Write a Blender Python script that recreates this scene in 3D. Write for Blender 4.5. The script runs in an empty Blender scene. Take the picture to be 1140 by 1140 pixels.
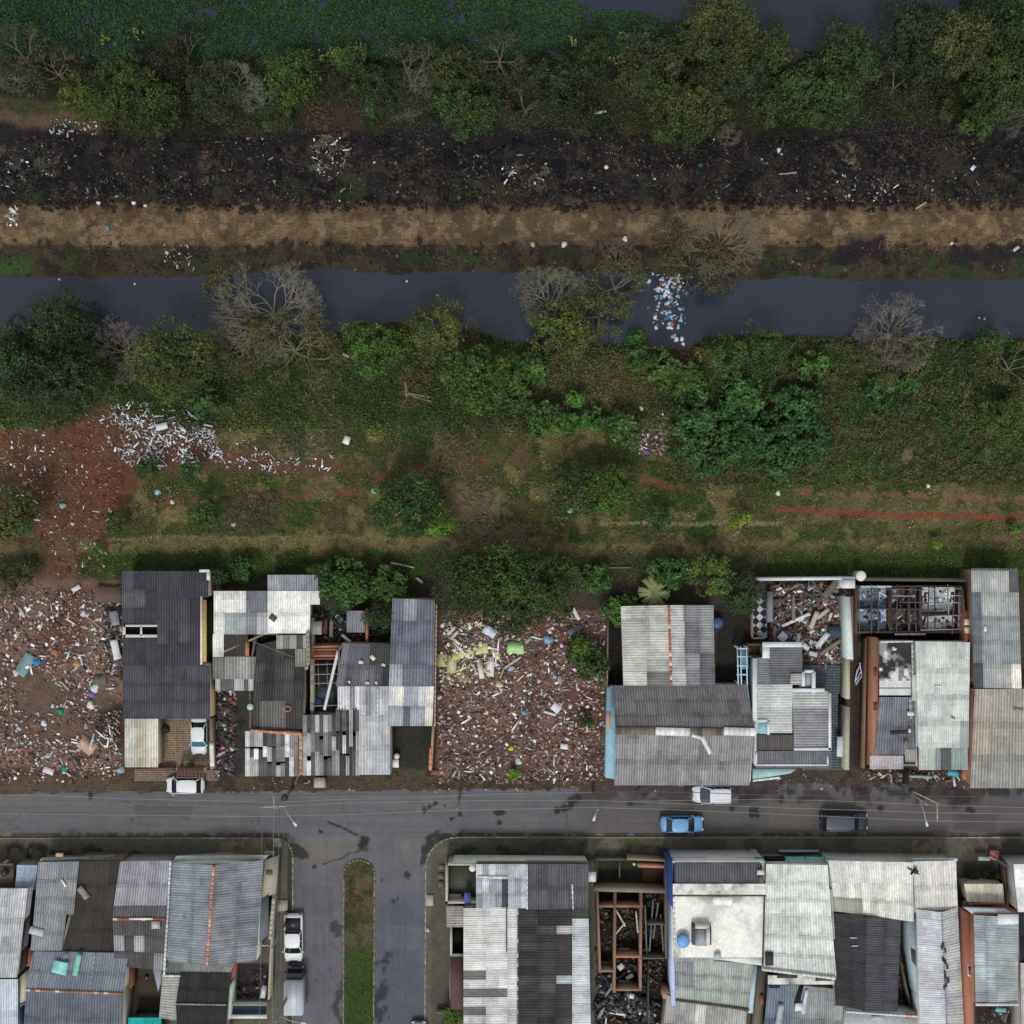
import bpy, math, random
import numpy as np
from math import sin, cos, pi, radians
rng = np.random.default_rng(7)
random.seed(7)
HC = 135.0                      # flying height of the camera above the street
SKY, SUN = 0.150, 1.5

def P(x, y, z=0.0):             # map coordinate (decimetres from the NW corner of the district) -> metres
    k = 0.1*(HC-z)/HC
    return ((x-570)*k, (570-y)*k, z)
def lin(v):
    v = v/255.0
    return v/12.92 if v <= 0.04045 else ((v+0.055)/1.055)**2.4
def C(r, g, b):
    c = np.array([lin(r), lin(g), lin(b)]); m = c @ np.array([.3, .55, .15])
    return m+(c-m)*(.84 if r > g*1.12 else .95 if b > g else 1.06)
def asC(c):
    return C(*c) if isinstance(c, tuple) else c

# ---------------------------------------------------------------- noise
def _hash(ix, iy, seed):
    h = (ix.astype(np.int64)*374761393 + iy.astype(np.int64)*668265263 + seed*1442695041) & 0xFFFFFFFF
    h = ((h ^ (h >> 13))*1274126177) & 0xFFFFFFFF
    h = h ^ (h >> 16)
    return (h & 0xFFFFFF)/float(0xFFFFFF)
def vnoise(x, y, seed=0):
    ix = np.floor(x); iy = np.floor(y); fx = x-ix; fy = y-iy
    fx = fx*fx*(3-2*fx); fy = fy*fy*(3-2*fy)
    a = _hash(ix, iy, seed); b = _hash(ix+1, iy, seed); c = _hash(ix, iy+1, seed); d = _hash(ix+1, iy+1, seed)
    return (a*(1-fx)+b*fx)*(1-fy)+(c*(1-fx)+d*fx)*fy
def fbm(x, y, sc, seed=0, o=4):
    s = 0; a = 0.5; t = 0
    for i in range(o):
        s = s + a*vnoise(x/sc, y/sc, seed+i*17); t += a; a *= .55; sc = sc/2.03
    return s/t

# ---------------------------------------------------------------- mesh builder
class MB:
    def __init__(s): s.v = []; s.n = 0; s.F = []; s.c = []
    def add(s, V, F, col):
        V = np.asarray(V, dtype=float).reshape(-1, 3)
        col = asC(col) if isinstance(col, tuple) else np.asarray(col, dtype=float)
        if isinstance(F, np.ndarray):
            s.F.append(F+s.n); m = len(F)
            s.c.append(np.broadcast_to(col, (m, 3)))
        else:
            col = np.broadcast_to(col, (len(F), 3))
            by = {}
            for i, f in enumerate(F): by.setdefault(len(f), []).append(i)
            for k, ii in by.items():
                s.F.append(np.array([F[i] for i in ii], dtype=np.int64)+s.n); s.c.append(col[ii])
        s.v.append(V); s.n += len(V)
    def box(s, c, d, col, rz=0, tilt=0, roll=0):
        x, y, z = d[0]/2, d[1]/2, d[2]/2
        V = np.array([(-x,-y,-z),(x,-y,-z),(x,y,-z),(-x,y,-z),(-x,-y,z),(x,-y,z),(x,y,z),(-x,y,z)])
        if roll: V = V @ np.array([[1,0,0],[0,cos(roll),sin(roll)],[0,-sin(roll),cos(roll)]])
        if tilt: V = V @ np.array([[cos(tilt),0,-sin(tilt)],[0,1,0],[sin(tilt),0,cos(tilt)]])
        if rz: V = V @ np.array([[cos(rz),sin(rz),0],[-sin(rz),cos(rz),0],[0,0,1]])
        s.add(V+np.array(c), BF, col); return s
    def wall(s, A, B, t, col, z0=0.0, side=0):
        A = np.array(A, float); B = np.array(B, float); d = (B-A)[:2]; L = np.hypot(*d)
        if L < 1e-4: return s
        n = np.array([-d[1], d[0]])/L*t/2; e = d/L*t/2*0.98
        o = n*side
        a = A[:2]-e+o; b = B[:2]+e+o
        V = [(*(a-n), z0), (*(b-n), z0), (*(b+n), z0), (*(a+n), z0),
             (*(a-n), A[2]), (*(b-n), B[2]), (*(b+n), B[2]), (*(a+n), A[2])]
        s.add(V, BF, col); return s
    def prism(s, pts, z0, z1, col, side=None):
        n = len(pts)
        V = [(p[0], p[1], z0) for p in pts]+[(p[0], p[1], z1) for p in pts]
        F = [list(range(n, 2*n)), list(range(n-1, -1, -1))]+[[i, (i+1) % n, (i+1) % n+n, i+n] for i in range(n)]
        cc = [asC(col)]+[asC(side if side is not None else col)]*(n+1)
        s.add(V, F, np.array(cc)); return s
    def tube(s, pts, rad, col, n=6, cap=True):
        pts = np.array(pts, float); m = len(pts)
        rad = np.broadcast_to(np.array(rad, float), (m,))
        T = np.gradient(pts, axis=0) if m > 1 else np.array([[0, 0, 1.]])
        T /= (np.linalg.norm(T, axis=1)[:, None]+1e-9)
        up = np.where(np.abs(T[:, 2:3]) > .9, np.array([[1., 0, 0]]), np.array([[0, 0, 1.]]))
        X = np.cross(T, up); X /= (np.linalg.norm(X, axis=1)[:, None]+1e-9); Y = np.cross(T, X)
        a = np.arange(n)*2*pi/n
        V = pts[:, None, :]+rad[:, None, None]*(np.cos(a)[None, :, None]*X[:, None, :]+np.sin(a)[None, :, None]*Y[:, None, :])
        F = []
        for i in range(m-1):
            for j in range(n):
                k = (j+1) % n
                F.append([i*n+j, (i+1)*n+j, (i+1)*n+k, i*n+k])
        if cap: F.append(list(range(n))); F.append([(m-1)*n+j for j in range(n-1, -1, -1)])
        s.add(V.reshape(-1, 3), F, col); return s
    def lathe(s, c, prof, col, n=16):
        V = []; m = len(prof)
        for r, z in prof:
            for j in range(n): V.append((c[0]+r*cos(2*pi*j/n), c[1]+r*sin(2*pi*j/n), c[2]+z))
        F = [[i*n+j, i*n+(j+1) % n, (i+1)*n+(j+1) % n, (i+1)*n+j] for i in range(m-1) for j in range(n)]
        F.append([(m-1)*n+j for j in range(n)]); F.append([j for j in range(n-1, -1, -1)])
        s.add(V, F, col); return s
BF = np.array([[0,3,2,1],[4,5,6,7],[0,1,5,4],[1,2,6,5],[2,3,7,6],[3,0,4,7]])

COL = bpy.context.scene.collection
def meta(o, label=None, cat=None, group=None, kind=None):
    if label: o['label'] = label
    if cat: o['category'] = cat
    if group: o['group'] = group
    if kind: o['kind'] = kind
    return o
def ob(name, b, mat, parent=None, label=None, cat=None, group=None, kind=None, origin=None, smooth=False):
    me = bpy.data.meshes.new(name)
    V = np.concatenate(b.v) if b.v else np.zeros((0, 3))
    off = np.zeros(3)
    if parent is not None:
        p = parent
        while p is not None: off += np.array(p.location); p = p.parent
    loc = np.zeros(3)
    if parent is None and origin is None and kind is None and len(V):
        origin = (V[:, 0].mean(), V[:, 1].mean(), V[:, 2].min())
    if origin is not None and parent is None: loc = np.array(origin, float)
    V = V-off-loc
    me.vertices.add(len(V)); me.vertices.foreach_set('co', V.astype(np.float32).ravel())
    li = []; ls = []; cc = []; st = 0
    for f, c in zip(b.F, b.c):
        m, k = f.shape
        li.append(f.ravel()); ls.append(st+np.arange(m)*k); st += m*k; cc.append(c)
    li = np.concatenate(li); ls = np.concatenate(ls); cc = np.concatenate(cc)
    me.loops.add(len(li)); me.loops.foreach_set('vertex_index', li.astype(np.int32))
    me.polygons.add(len(ls)); me.polygons.foreach_set('loop_start', ls.astype(np.int32))
    me.update(calc_edges=True)
    if smooth: me.polygons.foreach_set('use_smooth', np.ones(len(ls), dtype=bool))
    a = me.attributes.new('col', 'FLOAT_COLOR', 'FACE')
    a.data.foreach_set('color', np.concatenate([np.clip(cc, 0, 1), np.ones((len(cc), 1))], axis=1).astype(np.float32).ravel())
    me.materials.append(mat)
    o = bpy.data.objects.new(name, me); COL.objects.link(o)
    o.location = loc
    if parent is not None: o.parent = parent
    return meta(o, label, cat, group, kind)
def empty(name, loc, label, cat, group=None, rz=0):
    o = bpy.data.objects.new(name, None); COL.objects.link(o); o.location = loc; o.rotation_euler = (0, 0, rz)
    o.empty_display_size = .3
    return meta(o, label, cat, group)

# ---------------------------------------------------------------- materials
def mat(name, rough=.85, ns=3.0, na=.25, bs=0, bst=.3, metal=0.0, spec=.3, big=0.0, bigs=.5, streak=None):
    m = bpy.data.materials.new(name); m.use_nodes = True
    nt = m.node_tree; N = nt.nodes; L = nt.links
    bsdf = N['Principled BSDF']; bsdf.inputs['Roughness'].default_value = rough
    bsdf.inputs['Metallic'].default_value = metal
    bsdf.inputs['Specular IOR Level'].default_value = spec
    at = N.new('ShaderNodeAttribute'); at.attribute_name = 'col'
    geo = N.new('ShaderNodeNewGeometry')
    cur = at.outputs['Color']
    def mul(cur, scale, amt, detail=4.0, vec=None):
        nz = N.new('ShaderNodeTexNoise'); nz.inputs['Scale'].default_value = scale; nz.inputs['Detail'].default_value = detail
        nz.inputs['Roughness'].default_value = .65
        L.new(vec or geo.outputs['Position'], nz.inputs['Vector'])
        mr = N.new('ShaderNodeMapRange'); mr.inputs[1].default_value = .25; mr.inputs[2].default_value = .75
        mr.inputs[3].default_value = 1-amt; mr.inputs[4].default_value = 1+amt
        L.new(nz.outputs['Fac'], mr.inputs[0])
        mx = N.new('ShaderNodeVectorMath'); mx.operation = 'SCALE'
        L.new(cur, mx.inputs[0]); L.new(mr.outputs[0], mx.inputs['Scale'])
        return mx.outputs[0]
    if na: cur = mul(cur, ns, na)
    if big: cur = mul(cur, bigs, big, 5.0)
    if streak:
        mp = N.new('ShaderNodeMapping'); mp.inputs['Scale'].default_value = streak
        L.new(geo.outputs['Position'], mp.inputs['Vector'])
        cur = mul(cur, 1.0, .22, 4.0, mp.outputs[0])
    L.new(cur, bsdf.inputs['Base Color'])
    if bs:
        nz = N.new('ShaderNodeTexNoise'); nz.inputs['Scale'].default_value = bs; nz.inputs['Detail'].default_value = 5
        L.new(geo.outputs['Position'], nz.inputs['Vector'])
        bp = N.new('ShaderNodeBump'); bp.inputs['Strength'].default_value = bst; bp.inputs['Distance'].default_value = .1
        L.new(nz.outputs['Fac'], bp.inputs['Height']); L.new(bp.outputs[0], bsdf.inputs['Normal'])
    return m
M_ground = mat('ground_soil', .95, 6.0, .5, 5.0, 1.0, big=.2, bigs=1.6, spec=.1)
M_road = mat('asphalt', .9, 9.0, .14, 14.0, .3, big=.12, bigs=.6, spec=.2)
M_pave = mat('concrete_paving', .9, 6.0, .22, 8.0, .3, big=.12, bigs=.7, spec=.2)
M_roof = mat('fibre_cement_roofing', .85, 5.0, .17, 0, 0, big=.22, bigs=.8, spec=.25)
M_wall = mat('rendered_masonry', .9, 5.0, .2, 9.0, .25, big=.12, bigs=1.0, spec=.2)
M_rub = mat('rubble_mix', .9, 9.0, .2, 0, 0, spec=.2)
M_leaf = mat('leaves', .65, .8, .2, 0, 0, spec=.25)
M_leaf.node_tree.nodes['Principled BSDF'].inputs['Roughness'].default_value = .6
M_bark = mat('bark', .9, 6.0, .25, spec=.15)
M_metal = mat('galvanised_metal', .68, 4.0, .12, metal=.4, spec=.4)
M_paint = mat('car_paint', .38, 2.0, .03, spec=.5)
M_glass = mat('dark_glass', .08, 2.0, .05, spec=.6)
M_rubber = mat('rubber', .8, 4.0, .1, spec=.2)
M_plastic = mat('plastic', .45, 5.0, .1, spec=.4)
M_wood = mat('weathered_wood', .85, 8.0, .22, spec=.2)
M_water = mat('water', .08, .12, .3, 2.5, .12, spec=.5)

# ---------------------------------------------------------------- ground map
LO, HI = -200, 1340
gy, gx = np.mgrid[LO:HI, LO:HI].astype(float)
gx += .5; gy += .5
n40 = fbm(gx, gy, 60, 1, 4); n12 = fbm(gx, gy, 16, 2, 4); n4 = fbm(gx, gy, 5, 3, 3); n2 = vnoise(gx/1.9, gy/1.9, 4)
nw = fbm(gx*.35, gy*1.6, 18, 9, 4)
wx = gx+(fbm(gx, gy, 22, 31, 4)-.5)*28+(vnoise(gx/3.5, gy/3.5, 33)-.5)*4; wy = gy+(fbm(gx, gy, 22, 47, 4)-.5)*24+(vnoise(gx/3.5, gy/3.5, 49)-.5)*5
G = np.zeros(gx.shape+(3,))
def sl(x0, y0, x1, y1):
    a = lambda v: int(min(max(v-LO, 0), HI-LO))
    return slice(a(y0), a(y1)), slice(a(x0), a(x1))
def blur(m, r):
    r = int(r)
    if r < 1: return m
    for ax in (0, 1):
        pd = [(0, 0), (0, 0)]; pd[ax] = (r+1, r)
        c = np.cumsum(np.pad(m, pd, mode='edge'), axis=ax)
        m = (np.take(c, range(2*r+1, c.shape[ax]), axis=ax)-np.take(c, range(0, c.shape[ax]-2*r-1), axis=ax))/(2*r+1)
    return m
def inpoly(X, Y, poly):
    ins = np.zeros(X.shape, bool); n = len(poly)
    for i in range(n):
        x0, y0 = poly[i]; x1, y1 = poly[(i+1) % n]
        if y0 == y1: continue
        c = ((Y < y0) != (Y < y1)) & (X < (x1-x0)*(Y-y0)/(y1-y0)+x0)
        ins ^= c
    return ins
def mix(S, m, col, var=.0):
    c = asC(col); G[S] = G[S]*(1-m[..., None])+c*m[..., None]
def poly(pts, col, soft=3, a=1.0, warp=True, thr=None, seed=0):
    xs = [p[0] for p in pts]; ys = [p[1] for p in pts]
    S = sl(min(xs)-25, min(ys)-25, max(xs)+25, max(ys)+25)
    X, Y = (wx[S], wy[S]) if warp else (gx[S], gy[S])
    m = blur(inpoly(X, Y, pts).astype(float), soft)
    if thr is not None:
        nn = fbm(gx[S], gy[S], thr[0], 100+seed, 4)
        m = m*np.clip((nn-thr[1])/.08, 0, 1)
    mix(S, m*a, col)
def rect(x0, y0, x1, y1, col, soft=1, a=1.0, warp=False, thr=None, seed=0):
    poly([(x0, y0), (x1, y0), (x1, y1), (x0, y1)], col, soft, a, warp, thr, seed)
def path(pts, w, col, soft=1.0, a=1.0, warp=True, br=.0, seed=0):
    xs = [p[0] for p in pts]; ys = [p[1] for p in pts]
    S = sl(min(xs)-30, min(ys)-30, max(xs)+30, max(ys)+30)
    X, Y = (gx[S]+(wx[S]-gx[S])*.35, gy[S]+(wy[S]-gy[S])*.35) if warp else (gx[S], gy[S])
    D = np.full(X.shape, 1e9)
    for (x0, y0), (x1, y1) in zip(pts[:-1], pts[1:]):
        dx, dy = x1-x0, y1-y0; t = np.clip(((X-x0)*dx+(Y-y0)*dy)/(dx*dx+dy*dy+1e-9), 0, 1)
        D = np.minimum(D, np.hypot(X-x0-t*dx, Y-y0-t*dy))
    m = np.clip((w/2-D)/max(soft*w/2, .5)+.5, 0, 1)
    if br: m = m*np.clip((fbm(gx[S], gy[S], 9, 300+seed, 4)-br-.04)/.1, 0, 1)
    mix(S, m*a, col)
def spots(x0, y0, x1, y1, n, r, cols, a=1.0):
    for _ in range(n):
        cx = random.uniform(x0, x1); cy = random.uniform(y0, y1); rr = random.uniform(*r)
        S = sl(cx-rr*2-2, cy-rr*2-2, cx+rr*2+2, cy+rr*2+2)
        d = np.hypot((gx[S]-cx)*random.uniform(.6, 1.2), (gy[S]-cy)*random.uniform(.6, 1.2))
        m = np.clip((rr-d)+ (n4[S]-.5)*rr*1.5, 0, 1); mix(S, m*a, random.choice(cols))

G[:] = C(60, 60, 44)
rect(-200, -200, 1340, 60, (36, 54, 30), 4)
rect(-200, 45, 1340, 160, (46, 44, 33), 8, warp=True)
rect(-200, 45, 1340, 160, (32, 34, 26), 4, 1, True, (30, .52), 1)
poly([(-200, 112), (105, 105), (112, 142), (-200, 142)], (86, 70, 54), 4)
poly([(-200, 112), (95, 110), (60, 124), (-200, 122)], (50, 60, 36), 2, .8)
poly([(330, 112), (400, 108), (405, 140), (345, 145)], (60, 46, 38), 4)
# burnt strip
poly([(-200, 140), (100, 138), (130, 160), (200, 158), (330, 140), (500, 138), (640, 140), (700, 160), (860, 150), (1000, 130), (1100, 140), (1340, 145), (1340, 228), (-200, 228)], (38, 35, 36), 3)
rect(-200, 150, 1340, 228, (62, 54, 45), 2, .7, True, (26, .57), 2)
rect(-200, 190, 1340, 230, (56, 49, 40), 2, .8, True, (18, .47), 3)
rect(-200, 150, 1340, 228, (24, 23, 27), 2, .9, True, (14, .56), 4)
rect(-200, 195, 1340, 228, (48, 56, 34), 2, .7, True, (30, .62), 5)
poly([(345, 140), (385, 142), (390, 175), (370, 200), (345, 195), (350, 165)], (92, 88, 70), 2, .8, thr=(8, .42))
poly([(215, 155), (232, 152), (240, 200), (225, 215)], (86, 66, 42), 2, .8, thr=(8, .4))
poly([(930, 152), (955, 155), (952, 190), (940, 188)], (98, 92, 70), 2, .8, thr=(8, .4))
poly([(1010, 195), (1035, 195), (1030, 225), (1010, 222)], (84, 64, 46), 2, .8)
poly([(675, 160), (705, 165), (698, 195), (680, 188)], (80, 70, 56), 2, .7, thr=(8, .4))
poly([(555, 180), (610, 185), (608, 215), (560, 205)], (80, 72, 58), 2, .7, thr=(8, .45))
poly([(-200, 150), (60, 160), (60, 200), (-200, 200)], (80, 78, 72), 2, .5, thr=(8, .52))
# dyke road
rect(-200, 229, 1340, 276, (98, 79, 54), 2, warp=True)
rect(-200, 232, 1340, 272, (122, 100, 70), 3, .6, True, (34, .5), 6)
rect(-200, 228, 1340, 250, (86, 62, 44), 3, .7, True, (24, .48), 7)
rect(-200, 232, 1340, 270, (70, 62, 48), 3, .7, True, (40, .58), 8)
poly([(480, 225), (760, 225), (760, 275), (480, 275)], (72, 60, 46), 6, .55)
rect(-200, 232, 1340, 274, (74, 58, 42), 2, .6, True, (12, .56), 71)
rect(-200, 238, 1340, 266, (132, 112, 82), 2, .5, True, (10, .55), 72)
for y0 in (238, 250, 262, 268): path([(x_, y0+random.uniform(-2, 2)) for x_ in range(-200, 1341, 60)], 1.8, (66, 54, 42), 1, .6, br=.45, seed=y0)
rect(-200, 274, 1340, 312, (62, 53, 41), 2, warp=True)
spots(-60, 226, 1200, 234, 110, (1.5, 4.5), [(34, 32, 33), (48, 42, 36)], .9)
spots(-60, 268, 1200, 284, 120, (1.5, 4), [(34, 32, 32), (44, 40, 34), (74, 60, 46)], .85)
rect(-200, 272, 1340, 306, (42, 38, 34), 2, .9, True, (14, .5), 9)
rect(-200, 280, 1340, 306, (44, 56, 34), 2, .8, True, (22, .6), 10)
poly([(930, 270), (985, 268), (985, 290), (925, 292)], (36, 34, 36), 2)
poly([(1060, 272), (1140, 274), (1140, 288), (1062, 288)], (38, 36, 38), 2, .9)
poly([(-200, 286), (30, 288), (36, 302), (-200, 304)], (50, 78, 38), 2, .7)
# south bank, thicket, waste ground
rect(-200, 360, 1340, 470, (44, 54, 30), 4, warp=True)
rect(-200, 380, 1340, 530, (62, 66, 40), 5, .8, True, (40, .52), 11)
poly([(560, 390), (720, 385), (740, 440), (700, 470), (600, 450)], (66, 64, 44), 6, .8)
poly([(560, 390), (720, 385), (740, 440), (700, 470), (600, 450)], (86, 80, 58), 2, .5, thr=(9, .55))
poly([(740, 372), (1340, 374), (1340, 540), (1100, 530), (900, 535), (760, 520), (730, 400)], (42, 52, 32), 5)
poly([(740, 372), (1340, 374), (1340, 540), (1100, 530), (900, 535), (760, 520)], (62, 60, 42), 3, .7, thr=(26, .56))
rect(-200, 480, 1340, 625, (74, 74, 48), 6, warp=True)
rect(-200, 470, 1340, 625, (54, 70, 36), 3, .85, True, (34, .5), 12)
rect(-200, 480, 1340, 625, (108, 99, 70), 3, .8, True, (22, .56), 13)
rect(330, 490, 720, 610, (90, 70, 54), 3, .6, True, (20, .58), 14)
poly([(480, 540), (560, 545), (600, 600), (510, 600)], (112, 99, 76), 2, .7, thr=(10, .48))
path([(495, 535), (520, 580), (545, 595), (600, 600)], 8, (104, 92, 70), 1)
# red soil west
poly([(-200, 500), (60, 480), (105, 455), (150, 455), (250, 500), (390, 515), (380, 532), (250, 525), (160, 535), (135, 560), (120, 610), (85, 645), (135, 652), (-200, 655)], (92, 66, 47), 4)
poly([(-200, 500), (60, 480), (150, 470), (150, 540), (110, 600), (60, 600), (40, 550)], (100, 62, 40), 3, .8, thr=(24, .48))
poly([(90, 510), (140, 520), (135, 560), (80, 570)], (102, 58, 38), 4, .6)
rect(-200, 500, 45, 560, (70, 62, 44), 3, .7, True, (22, .5), 16)
poly([(-200, 600), (60, 605), (40, 640), (-200, 645)], (52, 58, 37), 4, .9)
path([(170, 560), (300, 552), (380, 549), (440, 528), (520, 513), (600, 512)], 9, (104, 64, 48), 1, .9, br=.42)
path([(620, 505), (700, 522), (730, 538), (800, 556), (850, 566), (900, 567)], 9, (98, 68, 54), 1, .7, br=.45, seed=3)
poly([(840, 542), (960, 545), (1340, 548), (1340, 600), (1000, 600), (860, 580)], (100, 88, 60), 4, .75, thr=(14, .36))
poly([(840, 545), (1340, 548), (1340, 600), (860, 596)], (62, 72, 40), 3, .6, thr=(16, .54), seed=5)
path([(850, 548), (960, 550), (1140, 556), (1340, 560)], 6, (118, 80, 56), 1, .9, br=.36, seed=12)
path([(860, 568), (960, 572), (1140, 576), (1340, 578)], 6.5, (118, 62, 38), .8, 1, br=.16, seed=5)
path([(720, 533), (760, 545)], 8, (108, 66, 46), 1, .8, br=.35)
path([(-200, 606), (60, 610), (300, 606), (480, 607), (700, 612), (860, 610), (1340, 616)], 13, (108, 97, 72), 1, .8, br=.3, seed=7)
path([(90, 600), (400, 598), (500, 600)], 5, (112, 104, 76), 1, .8)
path([(670, 582), (760, 583), (865, 583)], 4, (122, 114, 88), 1, .85)
path([(730, 604), (900, 604), (1140, 598)], 8, (108, 82, 60), 1, .7, br=.4, seed=9)
rect(80, 620, 480, 645, (52, 66, 33), 4, .9, warp=True)
rect(90, 622, 350, 640, (60, 74, 36), 3, .6, True, (18, .52), 17)
rect(850, 610, 1340, 650, (52, 64, 33), 5, .9, warp=True)
rect(1000, 616, 1140, 642, (58, 72, 34), 4, .6, True, (20, .5), 18)
rect(480, 615, 850, 650, (58, 58, 42), 5, .8, warp=True)
poly([(280, 628), (370, 630), (380, 650), (290, 650)], (50, 46, 36), 4, .7)
# built-up block
rect(-200, 648, 1340, 886, (66, 60, 52), 2)
poly([(-200, 640), (40, 645), (136, 652), (138, 870), (-200, 872)], (118, 92, 77), 5)
poly([(-200, 700), (136, 690), (136, 872), (-200, 872)], (88, 72, 62), 4, .7, thr=(30, .5))
poly([(60, 655), (110, 655), (80, 740), (30, 740)], (98, 68, 55), 6, .8)
poly([(110, 790), (140, 780), (140, 830), (118, 830)], (52, 48, 44), 4, .9)
rect(486, 680, 676, 874, (114, 86, 74), 2)
rect(486, 690, 676, 874, (86, 70, 62), 3, .7, True, (30, .5), 21)
rect(600, 690, 676, 770, (104, 60, 45), 6, .7, True, (22, .45), 22)
rect(640, 765, 674, 820, (104, 60, 46), 4, .8)
rect(236, 768, 276, 872, (62, 60, 55), 2, 1)
rect(236, 768, 276, 872, (48, 46, 43), 2, .8, True, (12, .5), 23)
rect(797, 672, 838, 764, (44, 43, 40), 2)
rect(677, 660, 692, 765, (38, 36, 33), 2)  # shade of the narrow gap painted into the ground colour
rect(435, 805, 484, 858, (52, 51, 48), 2)
rect(950, 735, 978, 858, (58, 50, 42), 2)
rect(955, 648, 1075, 655, (34, 33, 32), 2)  # shade along the north side of the burnt house, painted on the ground
rect(955, 704, 1070, 715, (34, 33, 32), 1)
rect(-200, 858, 1340, 886, (76, 68, 58), 3, warp=True)
rect(-200, 858, 1340, 886, (58, 52, 44), 2, .8, True, (16, .52), 24)
rect(0, 862, 150, 884, (96, 76, 58), 3, .6)
rect(820, 856, 1080, 882, (72, 66, 60), 3, .8)
rect(820, 862, 1080, 882, (46, 42, 38), 2, .8, True, (14, .54), 25)
# south block
rect(-200, 930, 320, 1340, (90, 87, 78), 1)
rect(472, 930, 1340, 1340, (90, 87, 79), 1)
rect(-200, 932, 310, 957, (88, 84, 70), 1, .8, False, (24, .48), 26)
rect(-200, 942, 150, 958, (48, 48, 40), 2, .9, True, (10, .48), 27)
rect(250, 938, 300, 956, (128, 118, 92), 3, .8, True, (14, .42), 28)
rect(510, 940, 640, 956, (48, 52, 38), 2, .9, True, (14, .48), 29)
rect(640, 932, 740, 956, (62, 66, 42), 2, .9, True, (20, .4), 30)
rect(735, 938, 1140, 957, (84, 78, 68), 3, .6, True, (26, .45), 31)
rect(500, 932, 1340, 957, (66, 61, 53), 2, .6, True, (20, .53), 32)
rect(480, 950, 500, 1140, (82, 78, 70), 1); rect(500, 962, 516, 1140, (64, 60, 54), 1)
rect(666, 958, 745, 1340, (44, 44, 40), 1)
rect(667, 958, 722, 990, (44, 50, 36), 2)
rect(662, 1105, 745, 1140, (30, 29, 29), 2)
rect(142, 1075, 180, 1140, (64, 58, 50), 1)
rect(262, 1072, 300, 1112, (48, 44, 42), 1)
rect(1072, 960, 1118, 1015, (62, 62, 54), 1); rect(1118, 962, 1130, 1140, (58, 48, 40), 1)
rect(998, 1020, 1022, 1140, (56, 48, 46), 1); rect(1085, 1115, 1140, 1140, (44, 40, 36), 1)
rect(1015, 934, 1048, 956, (116, 108, 92), 1, .9, False, (8, .35), 33)
# texture everywhere
lum = G.mean(-1, keepdims=True); G[:] = lum+(G-lum)*.97
v = .62+.76*(n12*.35+n4*.4+n2*.25)
G *= v[..., None]
G[..., 0] *= .95+.1*n12; G[..., 2] *= 1.05-.1*n12

# terrain height ------------------------------------------------
def ip(x, pts): return np.interp(x, [p[0] for p in pts], [p[1] for p in pts])
NSH = [(-200, 304), (0, 304), (100, 305), (230, 304), (330, 297), (380, 294), (400, 300), (425, 299), (440, 302), (500, 299), (640, 300), (700, 300), (840, 308), (900, 303), (925, 308), (1140, 308), (1340, 308)]
SSH = [(-200, 372), (0, 374), (120, 378), (250, 380), (385, 368), (400, 357), (470, 357), (520, 362), (560, 378), (640, 384), (700, 382), (722, 388), (770, 390), (788, 374), (850, 372), (940, 377), (1060, 375), (1100, 382), (1140, 378), (1340, 378)]
WL = -1.6
def hgt(px, py):
    wob = (fbm(px, py, 14, 61, 3)-.5)*7
    dn = ip(px, NSH)+wob-py; ds = py-(ip(px, SSH)+wob)      # >0 outside the water
    d = np.maximum(dn, ds)
    h = np.where(d < 0, WL+np.maximum(d, -10)*.08, WL+.05+np.clip(d, 0, 80)*.085)
    base_s = np.interp(py, [380, 400, 470, 560, 640, 1340], [-.7, -.45, -.2, 0, 0, 0])
    base_n = np.interp(py, [-200, 20, 60, 110, 150, 190, 222, 232, 272, 282, 300], [-2.2, -2.1, -1.5, -1.3, -1.2, -.4, .1, .3, .3, -.3, -.6])
    base = np.where(ds > 0, base_s, base_n)
    h = np.where(d < 0, h, np.minimum(h, base))
    rough = (fbm(px, py, 20, 71, 3)-.5)*.5*np.clip((650-py)/20, 0, 1)*np.clip(d/10, 0, 1)*np.where((py > 228) & (py < 276), .2, 1)
    lot = np.clip(np.minimum(np.minimum(px-490, 672-px), np.minimum(py-690, 868-py))/15, 0, 1)+np.clip(np.minimum(132-px, np.minimum(py-650, 860-py))/15, 0, 1)
    rough = rough+lot*(.1+.5*fbm(px, py, 26, 81, 4))*.8
    return h+rough
def hz(x, y): return float(hgt(np.array([float(x)]), np.array([float(y)]))[0])
def samp(px, py):
    i = np.clip((px-LO).astype(int), 0, HI-LO-1); j = np.clip((py-LO).astype(int), 0, HI-LO-1)
    return G[j, i]
def PA(px, py, z):
    k = .1*(HC-z)/HC
    return np.stack([(px-570)*k, (570-py)*k, z+0*px], -1)
ax = np.arange(LO, HI+.1, 2.2)
far = np.array([60., 200., 600., 2000., 8000., 30000.])
axs = np.concatenate([(LO-far)[::-1], ax, HI+far])
XX, YY = np.meshgrid(axs, axs)
ZZ = hgt(XX, YY)
nn = len(axs)
V = np.stack([(XX-570)*.1, (570-YY)*.1, ZZ], -1).reshape(-1, 3)
I = np.arange(nn*nn).reshape(nn, nn)
F = np.stack([I[:-1, :-1], I[1:, :-1], I[1:, 1:], I[:-1, 1:]], -1).reshape(-1, 4)
cx = (XX[:-1, :-1]+XX[1:, 1:])/2; cy = (YY[:-1, :-1]+YY[1:, 1:])/2
b = MB(); b.add(V, F, samp(cx.ravel(), cy.ravel()))
ob('ground', b, M_ground, kind='structure', smooth=True)

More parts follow.
